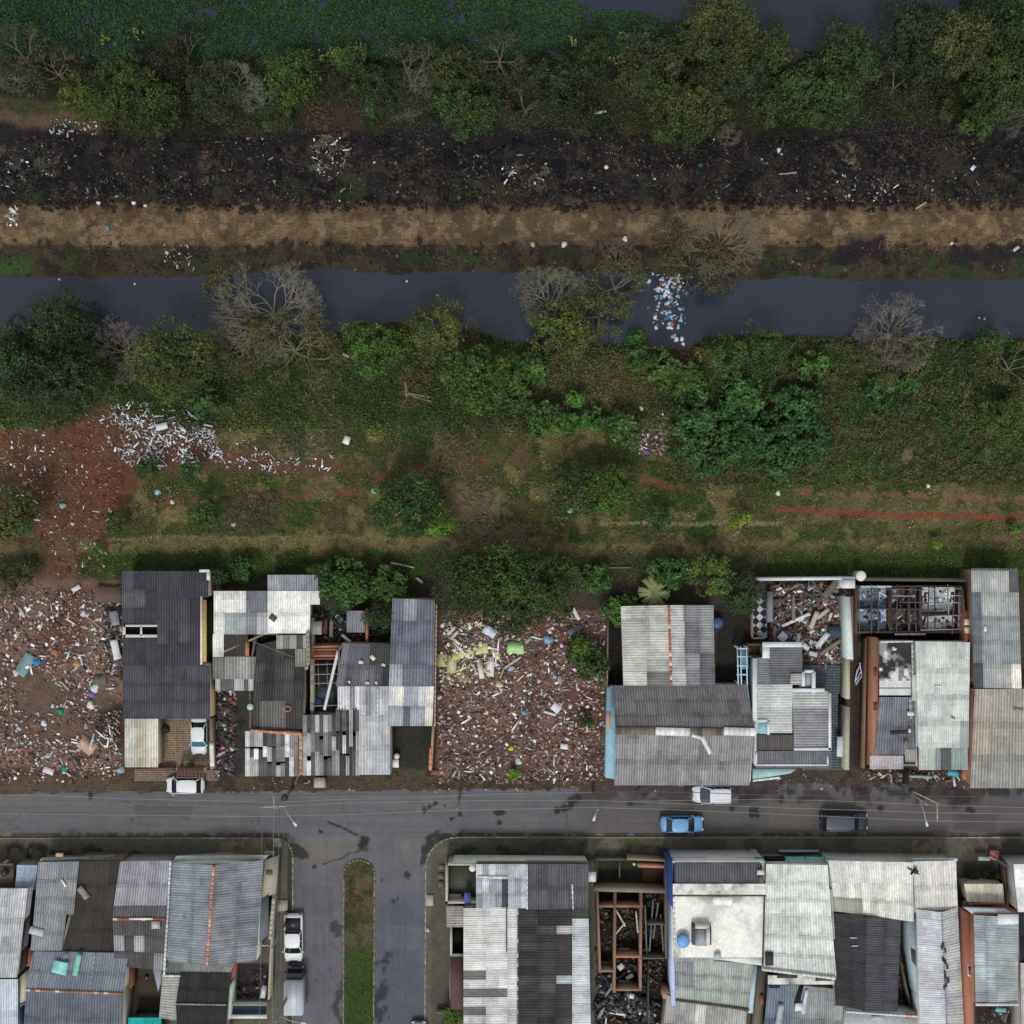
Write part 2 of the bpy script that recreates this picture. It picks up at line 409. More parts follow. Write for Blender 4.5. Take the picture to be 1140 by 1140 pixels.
wcol = (43, 49, 61)
def water(name, y0, y1):
    b = MB(); p = [((x-570)*.1, (570-y)*.1) for x, y in ((-30000, y0), (-30000, y1), (30000, y1), (30000, y0))]
    b.add([(*q, WL) for q in p], np.array([[0, 1, 2, 3]]), wcol)
    ob(name, b, M_water, kind='structure')
water('canal_water', 270, 410); water('lake_water', -30000, 110)

# ---------------------------------------------------------------- sheets cut from the ground map
def sheet(name, x0, y0, x1, y1, maskf, z, material, res=1.5, kind='structure'):
    xs = np.arange(x0, x1+res, res); ys = np.arange(y0, y1+res, res)
    X, Y = np.meshgrid(xs, ys); n, m = X.shape
    cxx = (X[:-1, :-1]+X[1:, 1:])/2; cyy = (Y[:-1, :-1]+Y[1:, 1:])/2
    k = maskf(cxx, cyy).ravel()
    I = np.arange(n*m).reshape(n, m)
    F = np.stack([I[:-1, :-1], I[1:, :-1], I[1:, 1:], I[:-1, 1:]], -1).reshape(-1, 4)[k]
    b = MB(); b.add(np.stack([(X-570)*.1, (570-Y)*.1, X*0+z], -1).reshape(-1, 3), F, samp(cxx.ravel()[k], cyy.ravel()[k]))
    return ob(name, b, material, kind=kind)
# asphalt colours painted on a copy of the map
Gsave = G.copy()
G[:] = C(95, 95, 99)
poly([(640, 870), (1340, 870), (1340, 945), (640, 945)], (88, 84, 82), 20, .8, warp=False)
rect(-200, 884, 640, 900, (100, 98, 96), 3, .6, warp=True)
rect(-200, 905, 330, 930, (98, 95, 90), 3, .5, True, (30, .45), 41)
poly([(330, 932), (395, 930), (392, 952), (350, 965), (330, 955)], (106, 103, 98), 2, .8)
poly([(440, 935), (470, 935), (472, 960), (440, 960)], (98, 98, 98), 1, .6)
rect(417, 1000, 476, 1340, (80, 84, 94), 10, .8)
rect(640, 870, 1340, 893, (64, 59, 56), 3, .9, True, (24, .42), 42)
rect(700, 876, 1340, 890, (46, 44, 44), 2, .8, True, (16, .5), 43)
poly([(-200, 927), (320, 927), (330, 935), (-200, 935)], (64, 61, 54), 1, .9, False, (9, .38), 44)
poly([(490, 927.5), (1340, 927.5), (1340, 938), (480, 938)], (60, 57, 51), 1, .9, False, (9, .34), 45)
poly([(-200, 930), (320, 930), (330, 937), (-200, 937)], (72, 69, 62), .5, .7, False)
poly([(500, 930), (1340, 930), (1340, 938), (490, 938)], (72, 69, 62), .5, .7, False)
poly([(318, 935), (338, 940), (345, 955), (328, 960), (320, 950)], (54, 52, 50), 1, .95)
poly([(468, 945), (485, 932), (520, 925), (520, 932), (490, 938), (478, 960), (466, 965)], (50, 50, 52), 1, .95)
poly([(400, 928), (412, 930), (410, 942), (402, 944), (395, 936)], (46, 46, 52), 1)
path([(365, 915), (382, 922), (398, 930)], 2.5, (50, 50, 52), .5, warp=False)
path([(408, 942), (380, 955), (358, 962)], 2.5, (72, 70, 68), .5)
rect(375, 1030, 385, 1140, (52, 52, 54), 1, .8, True, (22, .45), 46)
rect(418, 1060, 430, 1140, (52, 53, 58), 1, .9, True, (22, .4), 47)
for x, y, r in [(358, 926, 3), (454, 973, 3.5), (438, 1003, 2.5), (443, 1000, 2), (503, 912, 3), (513, 907, 3.5), (556, 916, 2.5), (553, 905, 3), (558, 905, 3), (578, 914, 2.5), (582, 920, 2), (590, 915, 2.5), (485, 894, 3), (495, 897, 2), (620, 902, 5), (628, 900, 5), (636, 896, 5), (642, 888, 5), (636, 892, 4), (1080, 902, 5), (425, 980, 2), (350, 965, 2.5), (472, 902, 5), (478, 898, 4), (352, 1092, 1.5), (101, 885, 3), (147, 912, 1.5), (840, 905, 5), (870, 890, 5), (815, 900, 4), (980, 900, 4), (700, 895, 4)]:
    spots(x-.5, y-.5, x+.5, y+.5, 2, (r*.8, r*1.1), [(50, 49, 51)], .85)
for x0, y0, x1, y1, c in [(150, 896, 215, 912, (84, 84, 88)), (560, 906, 600, 926, (104, 103, 102)), (855, 893, 905, 924, (96, 92, 88)), (1060, 905, 1110, 926, (78, 75, 73)), (335, 985, 372, 1020, (88, 88, 92)), (428, 1030, 470, 1058, (92, 95, 102)), (445, 932, 470, 962, (104, 103, 103))]: poly([(x0, y0), (x1, y0+2), (x1-2, y1), (x0+1, y1-1)], c, .6, .75, False)
for i in range(34):
    x, y = (random.uniform(-60, 1200), random.uniform(888, 924)) if i < 22 else (random.choice([random.uniform(334, 376), random.uniform(424, 466)]), random.uniform(960, 1140))
    a = random.uniform(-.5, .5)+(pi/2 if random.random() < .35 else 0); pts = [(x, y)]
    for k in range(random.randint(4, 9)): a += random.gauss(0, .4); x += cos(a)*6; y += sin(a)*6; pts.append((x, y))
    path(pts, 1.2, (66, 65, 66), .6, .42, False)
st = np.where(gy < 935, fbm(gx*.05, gy*1.1, 4, 131, 3), fbm(gx*1.1, gy*.05, 4, 132, 3))
G *= ((.86+.28*(n12*.4+n4*.3+n2*.3))*(.86+.28*st))[..., None]
def road_mask(x, y):
    w = (fbm(x, y, 10, 91, 4)-.5)
    top = np.interp(x, [-200, 0, 130, 300, 420, 640, 700, 1340], [883, 884, 882, 881, 880, 878, 872, 874])+w*7
    main = (y > top) & (y < 940)
    side = (y >= 930) & (x > 300) & (x < 500)
    return (main | side)
sheet('road', -200, 866, 1340, 1340, road_mask, .012, M_road)
b = MB()
for s_ in (-1, 1):
    xa, xb = ((-30000, -200) if s_ < 0 else (1340, 30000))
    p = [((x-570)*.1, (570-y)*.1, .012) for x, y in ((xa, 884), (xa, 932), (xb, 932), (xb, 884))]
    b.add(p, np.array([[0, 1, 2, 3]]), (80, 79, 80))
ob('road_extension', b, M_road, kind='structure')
G[:] = Gsave

# pavements and median
def arc(cx, cy, r, a0, a1, n=8):
    return [(cx+r*cos(radians(a0+(a1-a0)*i/n)), cy-r*sin(radians(a0+(a1-a0)*i/n))) for i in range(n+1)]
KW = [(-200, 933), (306, 933)]+arc(306, 953, 20, 88, 0)+[(326, 1340)]
KE = [(472, 1340), (474, 990)]+arc(508, 966, 34, 180, 92)+[(1340, 932)]
KM = [(382, 1340), (383, 975)]+arc(400, 974, 17, 180, 0, 12)+[(417, 980), (415, 1340)]
def pmask(poly_): return lambda x, y: inpoly(x, y, poly_)
sheet('pavement_west', -200, 930, 330, 1340, pmask(KW+[(-200, 1340)]), .12, M_pave)
sheet('pavement_east', 470, 930, 1340, 1340, pmask(KE+[(1340, 1340)]), .12, M_pave)
rect(380, 955, 420, 1340, (58, 66, 40), 0); rect(380, 955, 420, 1340, (78, 72, 50), 1, .8, False, (14, .5), 51)
lum = G[sl(380, 955, 420, 1340)]; rect(382, 975, 418, 1012, (96, 78, 60), 5, .8, True, (8, .4), 61); rect(384, 1025, 416, 1060, (92, 90, 78), 5, .7, True, (8, .42), 62)
rect(380, 1060, 418, 1140, (56, 76, 38), 5, .9, True, (9, .36), 63)
G[sl(380, 955, 420, 1340)] *= v[sl(380, 955, 420, 1340)][..., None]
sheet('median_strip', 380, 950, 420, 1340, pmask(KM), .13, M_ground)
def kerb(name, pts, skip, c1=(158, 154, 140)):
    b = MB()
    for (x0, y0), (x1, y1) in zip(pts[:-1], pts[1:]):
        L = math.hypot(x1-x0, y1-y0); n = max(1, int(L/9))
        for i in range(n):
            a = i/n; e = (i+.94)/n
            A = (x0+(x1-x0)*a, y0+(y1-y0)*a); B = (x0+(x1-x0)*e, y0+(y1-y0)*e)
            worn = fbm(np.array([A[0]]), np.array([A[1]]), 60, 77, 2)[0]
            if skip(A[0], A[1]): col = C(124, 119, 106)
            else: col = C(*c1)*random.uniform(.55, 1.05)
            w0 = .07*(B[0]-A[0])/9.0; b.wall((*P(*A)[:2], .145+.004*(i % 2)), (*P(*B)[:2], .145+.004*(i % 2)), .14, col, z0=-.02)
    ob(name, b, M_pave, kind='structure')
kerb('kerb_west', KW, lambda x, y: x < 200 and y < 940 or y > 1010 and x > 300)
kerb('kerb_east', KE, lambda x, y: x > 580 and not 1060 < x < 1110)
kerb('kerb_median', KM, lambda x, y: x < 400 and y > 1000 or random.random() < .15, (142, 138, 112))
# ---------------------------------------------------------------- foliage
def rvec(n):
    v = rng.normal(size=(n, 3)); return v/(np.linalg.norm(v, axis=1)[:, None]+1e-9)
def leafquads(b, c, nrm, size, col, asp=.55):
    n = len(c); t = np.cross(nrm, rvec(n)); t /= (np.linalg.norm(t, axis=1)[:, None]+1e-9); s = np.cross(nrm, t)
    size = np.broadcast_to(np.asarray(size, float), (n,))[:, None]
    V = np.stack([c-t*size*.5, c+s*size*asp*.5, c+t*size*.5, c-s*size*asp*.5], 1).reshape(-1, 3)
    b.add(V, np.arange(4*n).reshape(n, 4), col)
def crown(b, c, r, h, n, size, col, nl=12, spread=.68, lr=(.28, .48), airy=0.0, star=False, yell=.15):
    col = asC(col); lm = col.mean(); col = np.clip(lm+(col-lm)*1.02, .005, 1)*np.array([.97, 1.03, .93]); c = np.array(c)
    k = np.arange(nl); a = k*2.399+random.random()*6; rr = np.sqrt((k+.3)/nl)*spread*r*(1+rng.normal(size=nl)*.12)
    L = np.stack([np.cos(a)*rr, np.sin(a)*rr, h*.42*(1-(rr/r)**2)+rng.normal(size=nl)*h*.10], 1)
    lrad = r*rng.uniform(lr[0], lr[1], nl)
    lb = rng.uniform(.6, 1.35, nl); lh = rng.normal(0, .13, nl)
    i = rng.integers(0, nl, n)
    d = rvec(n); d[:, 2] = np.where(d[:, 2] < -.15, -d[:, 2], d[:, 2])
    f = rng.uniform(.55, 1.0, n)**.6*(1+rng.normal(size=n)*(.15+airy*.25))
    off = d*(lrad[i]*f)[:, None]; off[:, 2] *= .85
    p = c+L[i]+off
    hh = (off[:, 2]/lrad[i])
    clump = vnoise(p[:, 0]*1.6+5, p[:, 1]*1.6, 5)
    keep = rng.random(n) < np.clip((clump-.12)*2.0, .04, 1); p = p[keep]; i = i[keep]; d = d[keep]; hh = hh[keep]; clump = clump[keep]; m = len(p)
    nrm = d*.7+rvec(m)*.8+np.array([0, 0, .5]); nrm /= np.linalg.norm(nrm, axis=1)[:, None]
    br = lb[i]*(.5+.45*np.clip(hh, 0, 1)+.5*clump)*rng.uniform(.6, 1.4, m)  # leaves high in a lobe lighter, occlusion shade painted into the lower ones
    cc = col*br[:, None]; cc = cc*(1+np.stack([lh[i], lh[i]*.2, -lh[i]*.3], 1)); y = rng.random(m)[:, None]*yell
    cc = cc*np.array([1, 1, 1])+y*np.array([.5, .4, -.1])*cc.mean(1)[:, None]
    leafquads(b, p, nrm, size*rng.uniform(.6, 1.35, m), np.clip(cc, 0, 1), .6)
    return c+L
def branches(b, base, top, r0, spread, depth, col, up=.5, twig=.012, n0=6):
    """grow a bare branching crown out of a trunk"""
    base = np.array(base, float); top = np.array(top, float); ends = []
    mid = (base+top)/2+np.array([random.uniform(-.1, .1), random.uniform(-.1, .1), 0])*np.linalg.norm(top-base)
    b.tube([base, mid, top], [r0*1.3, r0, r0*.8], col, 6)
    def grow(p, d, L, r, k):
        d = d/np.linalg.norm(d); q = p+d*L*.5; 
        d2 = d+np.array([random.gauss(0, .16), random.gauss(0, .16), random.gauss(.02, .1)]); d2 /= np.linalg.norm(d2)
        e = q+d2*L*.5
        b.tube([p, q, e], [r, r*.85, r*.68], C(*col)*random.uniform(.75, 1.2), 4 if k > 2 else 3, False)
        ends.append(e)
        if k <= 0: return
        n = 3 if random.random() < .45 else 2
        for j in range(n):
            s = random.gauss(0, 1)*.34+(j-(n-1)/2)*.62
            cz, sz = cos(s), sin(s)
            nd = np.array([d2[0]*cz-d2[1]*sz, d2[0]*sz+d2[1]*cz, d2[2]+random.gauss(0, .18)])
            grow(e, nd, L*random.uniform(.66, .84), max(r*.66, twig), k-1)
    n = n0
    for j in range(n):
        a = j*2*pi/n+random.uniform(-.4, .4); el = up*random.uniform(.4, 1.5)
        grow(top, np.array([cos(a), sin(a), el]), spread*random.uniform(.2, .33), r0*.5, depth)
    return np.array(ends)
def tree(x, y, r, kind, col, label, cat='tree', group=None, name=None, h=None, n=None, bcol=(112, 104, 92), fill=1.0):
    R_ = r*.1; H_ = h or ((R_*.9+.7) if kind == 'c' else (R_*1.5+.8))
    z0 = hz(x, y)-.1; cz = z0+H_*.55
    bx, by, _ = P(x, y, cz)
    nm = name or {'d': 'broadleaf_tree', 'a': 'sparse_tree', 'b': 'bare_tree', 'c': 'large_leaved_shrub', 's': 'shrub', 'p': 'palm'}[kind]
    t = empty(nm, (bx, by, z0), label, cat, group)
    cb, tb = MB(), MB()
    if kind in 'dcs':
        size = {'d': .29, 'c': .42, 's': .24}[kind]; N_ = n or int({'d': 480, 'c': 330, 's': 560}[kind]*R_*R_*fill)+150
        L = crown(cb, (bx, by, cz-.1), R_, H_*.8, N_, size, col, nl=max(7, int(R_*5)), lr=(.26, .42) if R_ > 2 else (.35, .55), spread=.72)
        tb.tube([(bx, by, z0), (bx+.1, by, z0+H_*.3), (bx, by+.05, cz)], [.06*R_+.05, .05*R_+.04, .03*R_+.03], (86, 74, 60), 7)
        for e in L[::2]: tb.tube([(bx, by, z0+H_*.35), ((bx+e[0])/2, (by+e[1])/2, z0+H_*.5), e], [.035*R_+.02, .02*R_+.02, .015], (86, 74, 60), 4, False)
    elif kind == 'a':
        ends = branches(tb, (bx, by, z0), (bx, by, z0+H_*.3), .045*R_, R_*1.12, 4, bcol, up=.55)
        m = int((n or 170)*R_*R_*fill)+60
        e = ends[rng.integers(0, len(ends), m)]
        p = e+rng.normal(size=(m, 3))*.32
        cl = vnoise(p[:, 0]*1.1, p[:, 1]*1.1, 8)
        keep = cl > .3; p = p[keep]; cl = cl[keep]
        leafquads(cb, p, (lambda q: q/np.linalg.norm(q, axis=1)[:, None])(rvec(len(p))+np.array([0, 0, .6])), .25*rng.uniform(.5, 1.3, len(p)), C(*col)*(rng.uniform(.5, 1.45, len(p))*(.55+.8*cl))[:, None])
    elif kind == 'b':
        branches(tb, (bx, by, z0), (bx, by, z0+H_*.22), .024*R_+.02, R_*1.08, 6 if R_ > 3.4 else 5, bcol, up=.7, twig=.011, n0=14)
        cb = None
    elif kind == 'p':
        tb.tube([(bx, by, z0), (bx, by, z0+H_*.6)], [.14, .1], (110, 96, 74), 8)
        for j in range(13):
            a = j*2*pi/13+random.uniform(-.15, .15); top = np.array([bx, by, z0+H_*.6])
            pts = [top+np.array([cos(a)*R_*s, sin(a)*R_*s, .7*sin(s*2.6)-.2*s]) for s in (0, .3, .6, .85, 1.05)]
            for k_ in range(1, 5):
                for q in range(7):
                    w = pts[k_-1]+(pts[k_]-pts[k_-1])*q/7
                    for sd in (-1, 1):
                        dd = np.array([cos(a+sd*1.0), sin(a+sd*1.0), -.25])*.38
                        t2 = np.array([cos(a), sin(a), 0])*.05
                        cb.add([w-t2, w+t2, w+dd], np.array([[0, 1, 2]]), C(*col)*random.uniform(.7, 1.35))
    if cb is not None and cb.n: ob('crown', cb, M_leaf, t)
    ob('trunk', tb, M_bark, t)
    return t

# ---------------------------------------------------------------- buildings
def pw(p): return P(*p)
def house(name, label, cat, x, y, group=None):
    return empty(name, (*P(x, y, 0)[:2], 0), label, cat, group)
def walls(root, pts, col=(150, 142, 128), t=.18, closed=True, z0=0., name='wall', mat_=None, drop=.12, label=None):
    b = MB(); W = [P(*p) for p in pts]
    if closed: W = W+[W[0]]
    for q_, (A, B) in enumerate(zip(W[:-1], W[1:])):
        jz = drop+.004*(q_ % 6)+random.uniform(0, .03)
        b.wall((A[0], A[1], A[2]-jz), (B[0], B[1], B[2]-jz), t, C(*col)*random.uniform(.88, 1.08), z0)
    return ob(name, b, mat_ or M_wall, root, label)
def opening(root, A, B, f, w, sill, h, out, kind='window', fcol=(190, 188, 180), pcol=(40, 46, 54)):
    A = np.array(P(*A)); B = np.array(P(*B)); d = (B-A)[:2]; L = np.hypot(*d); d /= L; n = np.array([-d[1], d[0]])*out
    c = A[:2]+d*L*f+n*.10; rz = math.atan2(d[1], d[0])
    b = MB(); zc = sill+h/2
    for dz, ww, hh, o in ((h/2, w+.12, .07, 0), (-h/2, w+.12, .07, 0)): b.box((*c, zc+dz), (ww, .1, hh), fcol, rz)
    for s_ in (-1, 1): b.box((*(c+d*s_*(w/2+.03)), zc), (.07, .1, h), fcol, rz)
    b.box((*c, zc), (.04, .07, h), fcol, rz)
    if kind == 'window':
        o = ob('window', b, M_wall, root)
        p = MB(); p.box((*(c-n*.0), zc), (w, .04, h-.07), pcol, rz); ob('pane', p, M_glass, o)
    else:
        p = MB(); p.box((*c, zc), (w+.06, .06, h), pcol, rz)
        for s_ in (-.25, .25): p.box((*(c+d*w*s_+n*.03), zc), (w*.35, .03, h*.8), np.array(C(*pcol))*1.25, rz)
        o = ob('door', p, M_wood, root)
        q = MB(); q.box((*(c+d*w*.4+n*.07), sill+1.0), (.12, .05, .04), (170, 168, 160), rz); ob('handle', q, M_metal, o)
def fq(q):
    if len(q) == 4 and not isinstance(q[0], tuple):
        x0, y0, x1, y1 = q; return [(x0, y0), (x1, y0), (x1, y1), (x0, y1)]
    return q
def fz(z): return [z]*4 if not isinstance(z, (tuple, list)) else list(z)
def roof(root, q, z, nu, nv, pal, d='v', holes=(), patches=(), jit=.07, pitch=.27, amp=.03, name='roof', valley=.66, label=None, miss=0., lift=.0, edge=True, stag=0.0):
    """corrugated sheets laid out in nu x nv; q = corners NW NE SE SW, z = their heights"""
    q = fq(q); z = fz(z); W = [np.array(P(*p, h)) for p, h in zip(q, z)]
    b = MB()
    def at(u, v): return (W[0]*(1-u)[:, None]+W[1]*u[:, None])*(1-v)[:, None]+(W[3]*(1-u)[:, None]+W[2]*u[:, None])*v[:, None]
    Lu = np.linalg.norm(W[1]-W[0]); Lv = np.linalg.norm(W[3]-W[0])
    pals = [p[0] for p in pal]; pw_ = np.array([p[1] for p in pal], float); pw_ /= pw_.sum()
    for j in range(nv):
        for i in range(nu):
            u0, u1, v0, v1 = i/nu, (i+1)/nu, j/nv, (j+1)/nv
            if stag: 
                if d == 'v': v0 += random.uniform(-stag, stag)/nv*(j > 0)
                else: u0 += random.uniform(-stag, stag)/nu*(i > 0)
            uc, vc = (u0+u1)/2, (v0+v1)/2
            if any(a <= uc <= c_ and b_ <= vc <= e for a, b_, c_, e in holes) or random.random() < miss: continue
            col = C(*pals[rng.choice(len(pals), p=pw_)])
            for pt in patches:
                if pt[0] <= uc <= pt[2] and pt[1] <= vc <= pt[3]: col = C(*pt[4])
            col = col*random.uniform(1-jit, 1+jit)*(1.08+.22*min(1, col.mean()/.5))
            dz = .012*((i+2*j) % 3)+lift+random.uniform(0, .01)
            if d == 'v':
                K = max(4, int(round(Lu*(u1-u0)/pitch))*4); a = np.linspace(u0, u1+.01/nu, K+1); e0, e1 = v0, min(v1+.04/nv, 1.004)
            else:
                K = max(4, int(round(Lv*(v1-v0)/pitch))*4); a = np.linspace(v0, v1+.01/nv, K+1); e0, e1 = u0, min(u1+.04/nu, 1.004)
            ph = np.arange(K+1) % 4; wv = np.array([amp, 0, -amp, 0])[ph]
            rows = []
            S = 5
            for s in range(S+1):
                e = np.full(K+1, e0+(e1-e0)*s/S)
                r_ = at(a, e) if d == 'v' else at(e, a)
                r_ = r_.copy(); r_[:, 2] += wv+dz-(.02*s/S if j < nv-1 or d != 'v' else 0); rows.append(r_)
            V = np.concatenate(rows); I = np.arange((K+1)*(S+1)).reshape(S+1, K+1)
            F = np.stack([I[:-1, :-1], I[1:, :-1], I[1:, 1:], I[:-1, 1:]], -1)
            if d != 'v': F = F[..., ::-1]
            F = F.reshape(-1, 4)
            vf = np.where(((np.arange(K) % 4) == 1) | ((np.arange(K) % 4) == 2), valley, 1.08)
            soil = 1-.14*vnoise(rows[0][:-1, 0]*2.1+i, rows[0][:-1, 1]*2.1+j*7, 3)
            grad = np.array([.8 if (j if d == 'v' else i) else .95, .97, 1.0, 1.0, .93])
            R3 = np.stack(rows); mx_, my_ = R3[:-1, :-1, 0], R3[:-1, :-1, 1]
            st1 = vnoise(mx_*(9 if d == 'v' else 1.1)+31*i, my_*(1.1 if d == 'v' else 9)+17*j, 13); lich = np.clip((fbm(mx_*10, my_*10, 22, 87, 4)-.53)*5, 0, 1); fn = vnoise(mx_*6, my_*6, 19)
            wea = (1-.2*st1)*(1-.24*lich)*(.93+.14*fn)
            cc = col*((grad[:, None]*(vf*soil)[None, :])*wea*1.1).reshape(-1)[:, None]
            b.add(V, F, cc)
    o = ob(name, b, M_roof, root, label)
    if edge:                                   # dark timber under the sheet ends
        e = MB()
        for k in range(4):
            A, B = W[k], W[(k+1) % 4]
            e.wall((A[0], A[1], A[2]-.07), (B[0], B[1], B[2]-.07), .06, (70, 60, 50), z0=min(A[2], B[2])-.17)
    return o
def strip(root, pts, w, col, t=.08, name='ridge_cap', mat_=None, jag=.0, label=None, seg=.5, alt=None):
    """a line of short pieces (ridge tiles, copings) along pts (map x, y, z)"""
    b = MB(); W = [np.array(P(*p)) for p in pts]
    for A, B in zip(W[:-1], W[1:]):
        L = np.linalg.norm(B-A); n = max(1, int(L/seg)); rz = math.atan2(B[1]-A[1], B[0]-A[0]); tl = -math.atan2(B[2]-A[2], np.hypot(*(B-A)[:2]))
        for i in range(n):
            c = A+(B-A)*(i+.5)/n; cc = C(*(alt if alt and random.random() < .35 else col))*random.uniform(.8, 1.15)
            b.box(c+np.array([random.uniform(-jag, jag), random.uniform(-jag, jag), t/2+.004*(i % 2)]), (L/n*1.03, w*(1+random.uniform(-jag, jag)), t), cc, rz, tilt=tl)
    return ob(name, b, mat_ or M_wall, root, label)
def slab(root, q, z, col, t=.12, name='slab', mat_=None, label=None, z0=None):
    q = fq(q); W = [P(*p, z) for p in q]; b = MB()
    W = [w[:2] for w in W][::-1]
    b.prism(W, z0 if z0 is not None else z-t, z, col)
    return ob(name, b, mat_ or M_wall, root, label)
def patchslab(root, q, z, fn, res=.25, t=.1, name='slab', mat_=None):
    """flat slab whose top is mottled with stains"""
    x0, y0, x1, y1 = q; b = MB(); A = P(x0, y0, z); B = P(x1, y1, z)
    b.box(((A[0]+B[0])/2, (A[1]+B[1])/2, z-t/2-.01), (B[0]-A[0], A[1]-B[1], t), (110, 108, 104))
    n = int((B[0]-A[0])/res); m = int((A[1]-B[1])/res)
    X, Y = np.meshgrid(np.linspace(A[0], B[0], n+1), np.linspace(A[1], B[1], m+1))
    I = np.arange((n+1)*(m+1)).reshape(m+1, n+1); F = np.stack([I[:-1, :-1], I[1:, :-1], I[1:, 1:], I[:-1, 1:]], -1).reshape(-1, 4)
    cx = ((X[:-1, :-1]+X[1:, 1:])/2).ravel(); cy = ((Y[:-1, :-1]+Y[1:, 1:])/2).ravel()
    u = (cx-A[0])/(B[0]-A[0]); v_ = (cy-A[1])/(B[1]-A[1])
    b.add(np.stack([X, Y, X*0+z], -1).reshape(-1, 3), F, fn(u, v_, cx, cy))
    return ob(name, b, mat_ or M_wall, root)

# ---------------------------------------------------------------- rubble
def chips(b, px, py, z, sx, sy, sz, col, tilt=.35):
    n = len(px); k = .1*(HC-z)/HC
    c = np.stack([(px-570)*.1, (570-py)*.1, z], -1)
    a = rng.uniform(0, 2*pi, n); t = rng.normal(0, tilt, n); r = rng.normal(0, tilt, n)
    base = np.array([(-1,-1,-1),(1,-1,-1),(1,1,-1),(-1,1,-1),(-1,-1,1),(1,-1,1),(1,1,1),(-1,1,1)])*.5
    V = base[None]*np.stack([sx, sy, sz], -1)[:, None, :]*rng.uniform(.75, 1.1, (n, 8, 3))
    x, y, zz = V[..., 0], V[..., 1], V[..., 2]
    x, zz = x*np.cos(t)[:, None]+zz*np.sin(t)[:, None], -x*np.sin(t)[:, None]+zz*np.cos(t)[:, None]
    y, zz = y*np.cos(r)[:, None]+zz*np.sin(r)[:, None], -y*np.sin(r)[:, None]+zz*np.cos(r)[:, None]
    x, y = x*np.cos(a)[:, None]-y*np.sin(a)[:, None], x*np.sin(a)[:, None]+y*np.cos(a)[:, None]
    V = np.stack([x, y, zz], -1)+c[:, None, :]
    F = (BF[None]+np.arange(n)[:, None, None]*8).reshape(-1, 4)
    b.add(V.reshape(-1, 3), F, np.repeat(col, 6, axis=0))
def rubble(name, poly_, n, pal, size=(.06, .3), long_=.15, label=None, cat=None, dens=None, group=None, zadd=.03, parent=None, fl=None):
    xs = [p[0] for p in poly_]; ys = [p[1] for p in poly_]
    x = rng.uniform(min(xs), max(xs), n*3); y = rng.uniform(min(ys), max(ys), n*3)
    wxp = x+(fbm(x, y, 14, 5, 3)-.5)*16; wyp = y+(fbm(x, y, 14, 6, 3)-.5)*16
    k = inpoly(wxp, wyp, poly_)
    if dens: k &= (fbm(x, y, dens[0], dens[2] if len(dens) > 2 else 12, 4) > rng.uniform(dens[1]-.12, dens[1]+.12, len(x)))
    x = x[k][:n]; y = y[k][:n]; m = len(x)
    s = size[0]+(size[1]-size[0])*rng.random(m)**(5 if n > 12000 else 3.2)
    lng = rng.random(m) < long_
    sx = np.where(lng, s*rng.uniform(2, 4.5, m), s*rng.uniform(.8, 1.5, m)); sy = np.where(lng, s*.5, s*rng.uniform(.6, 1.1, m)); sz = np.minimum(s*.45, .12)
    w = np.array([p[1] for p in pal], float); w /= w.sum()
    ci = rng.choice(len(pal), size=m, p=w); cols = np.array([C(*p[0]) for p in pal])[ci]*rng.uniform(.75, 1.45, m)[:, None]
    z = (hgt(x, y) if fl is None else x*0+fl)+zadd+sz*.3
    b = MB(); chips(b, x, y, z, sx, sy, sz, cols, .25)
    return ob(name, b, M_rub, parent, label, cat, group, 'stuff')
def item(name, x, y, L, w, ang, col, label, cat, z=None, t=.05, mat_=None, group=None, tilt=0.):
    """one flat or long piece lying about: a board, a sheet, a slab"""
    z = hz(x, y)+.12 if z is None else z
    b = MB(); X, Y, Z = P(x, y, z); L *= .1; w *= .1; rz = -radians(ang)
    nx = max(2, min(10, int(L/.35))); V = []
    for i in range(nx+1):
        u = i/nx-.5; bend = .10*min(L, 1.5)*(u*u*4)*.35
        for sd, zz in ((-1, 0), (1, 0), (1, t), (-1, t)):
            ww = w/2*(1+random.uniform(-.07, .07)); xx = u*L+(random.uniform(-.04, .04)*min(L, 1) if i in (0, nx) else 0)
            V.append((xx*cos(rz)-sd*ww*sin(rz), xx*sin(rz)+sd*ww*cos(rz), zz+bend+sin(tilt)*u*L))
    F = [[0, 3, 2, 1], [nx*4, nx*4+1, nx*4+2, nx*4+3]]
    for i in range(nx):
        for k in range(4):
            j = (k+1) % 4; F.append([i*4+k, i*4+j, i*4+4+j, i*4+4+k])
    V = np.array(V)+np.array([X, Y, Z])
    b.add(V, F, C(*col)*np.array([[random.uniform(.9, 1.08)] for _ in F]))
    return ob(name, b, mat_ or M_wood, None, label, cat, group)
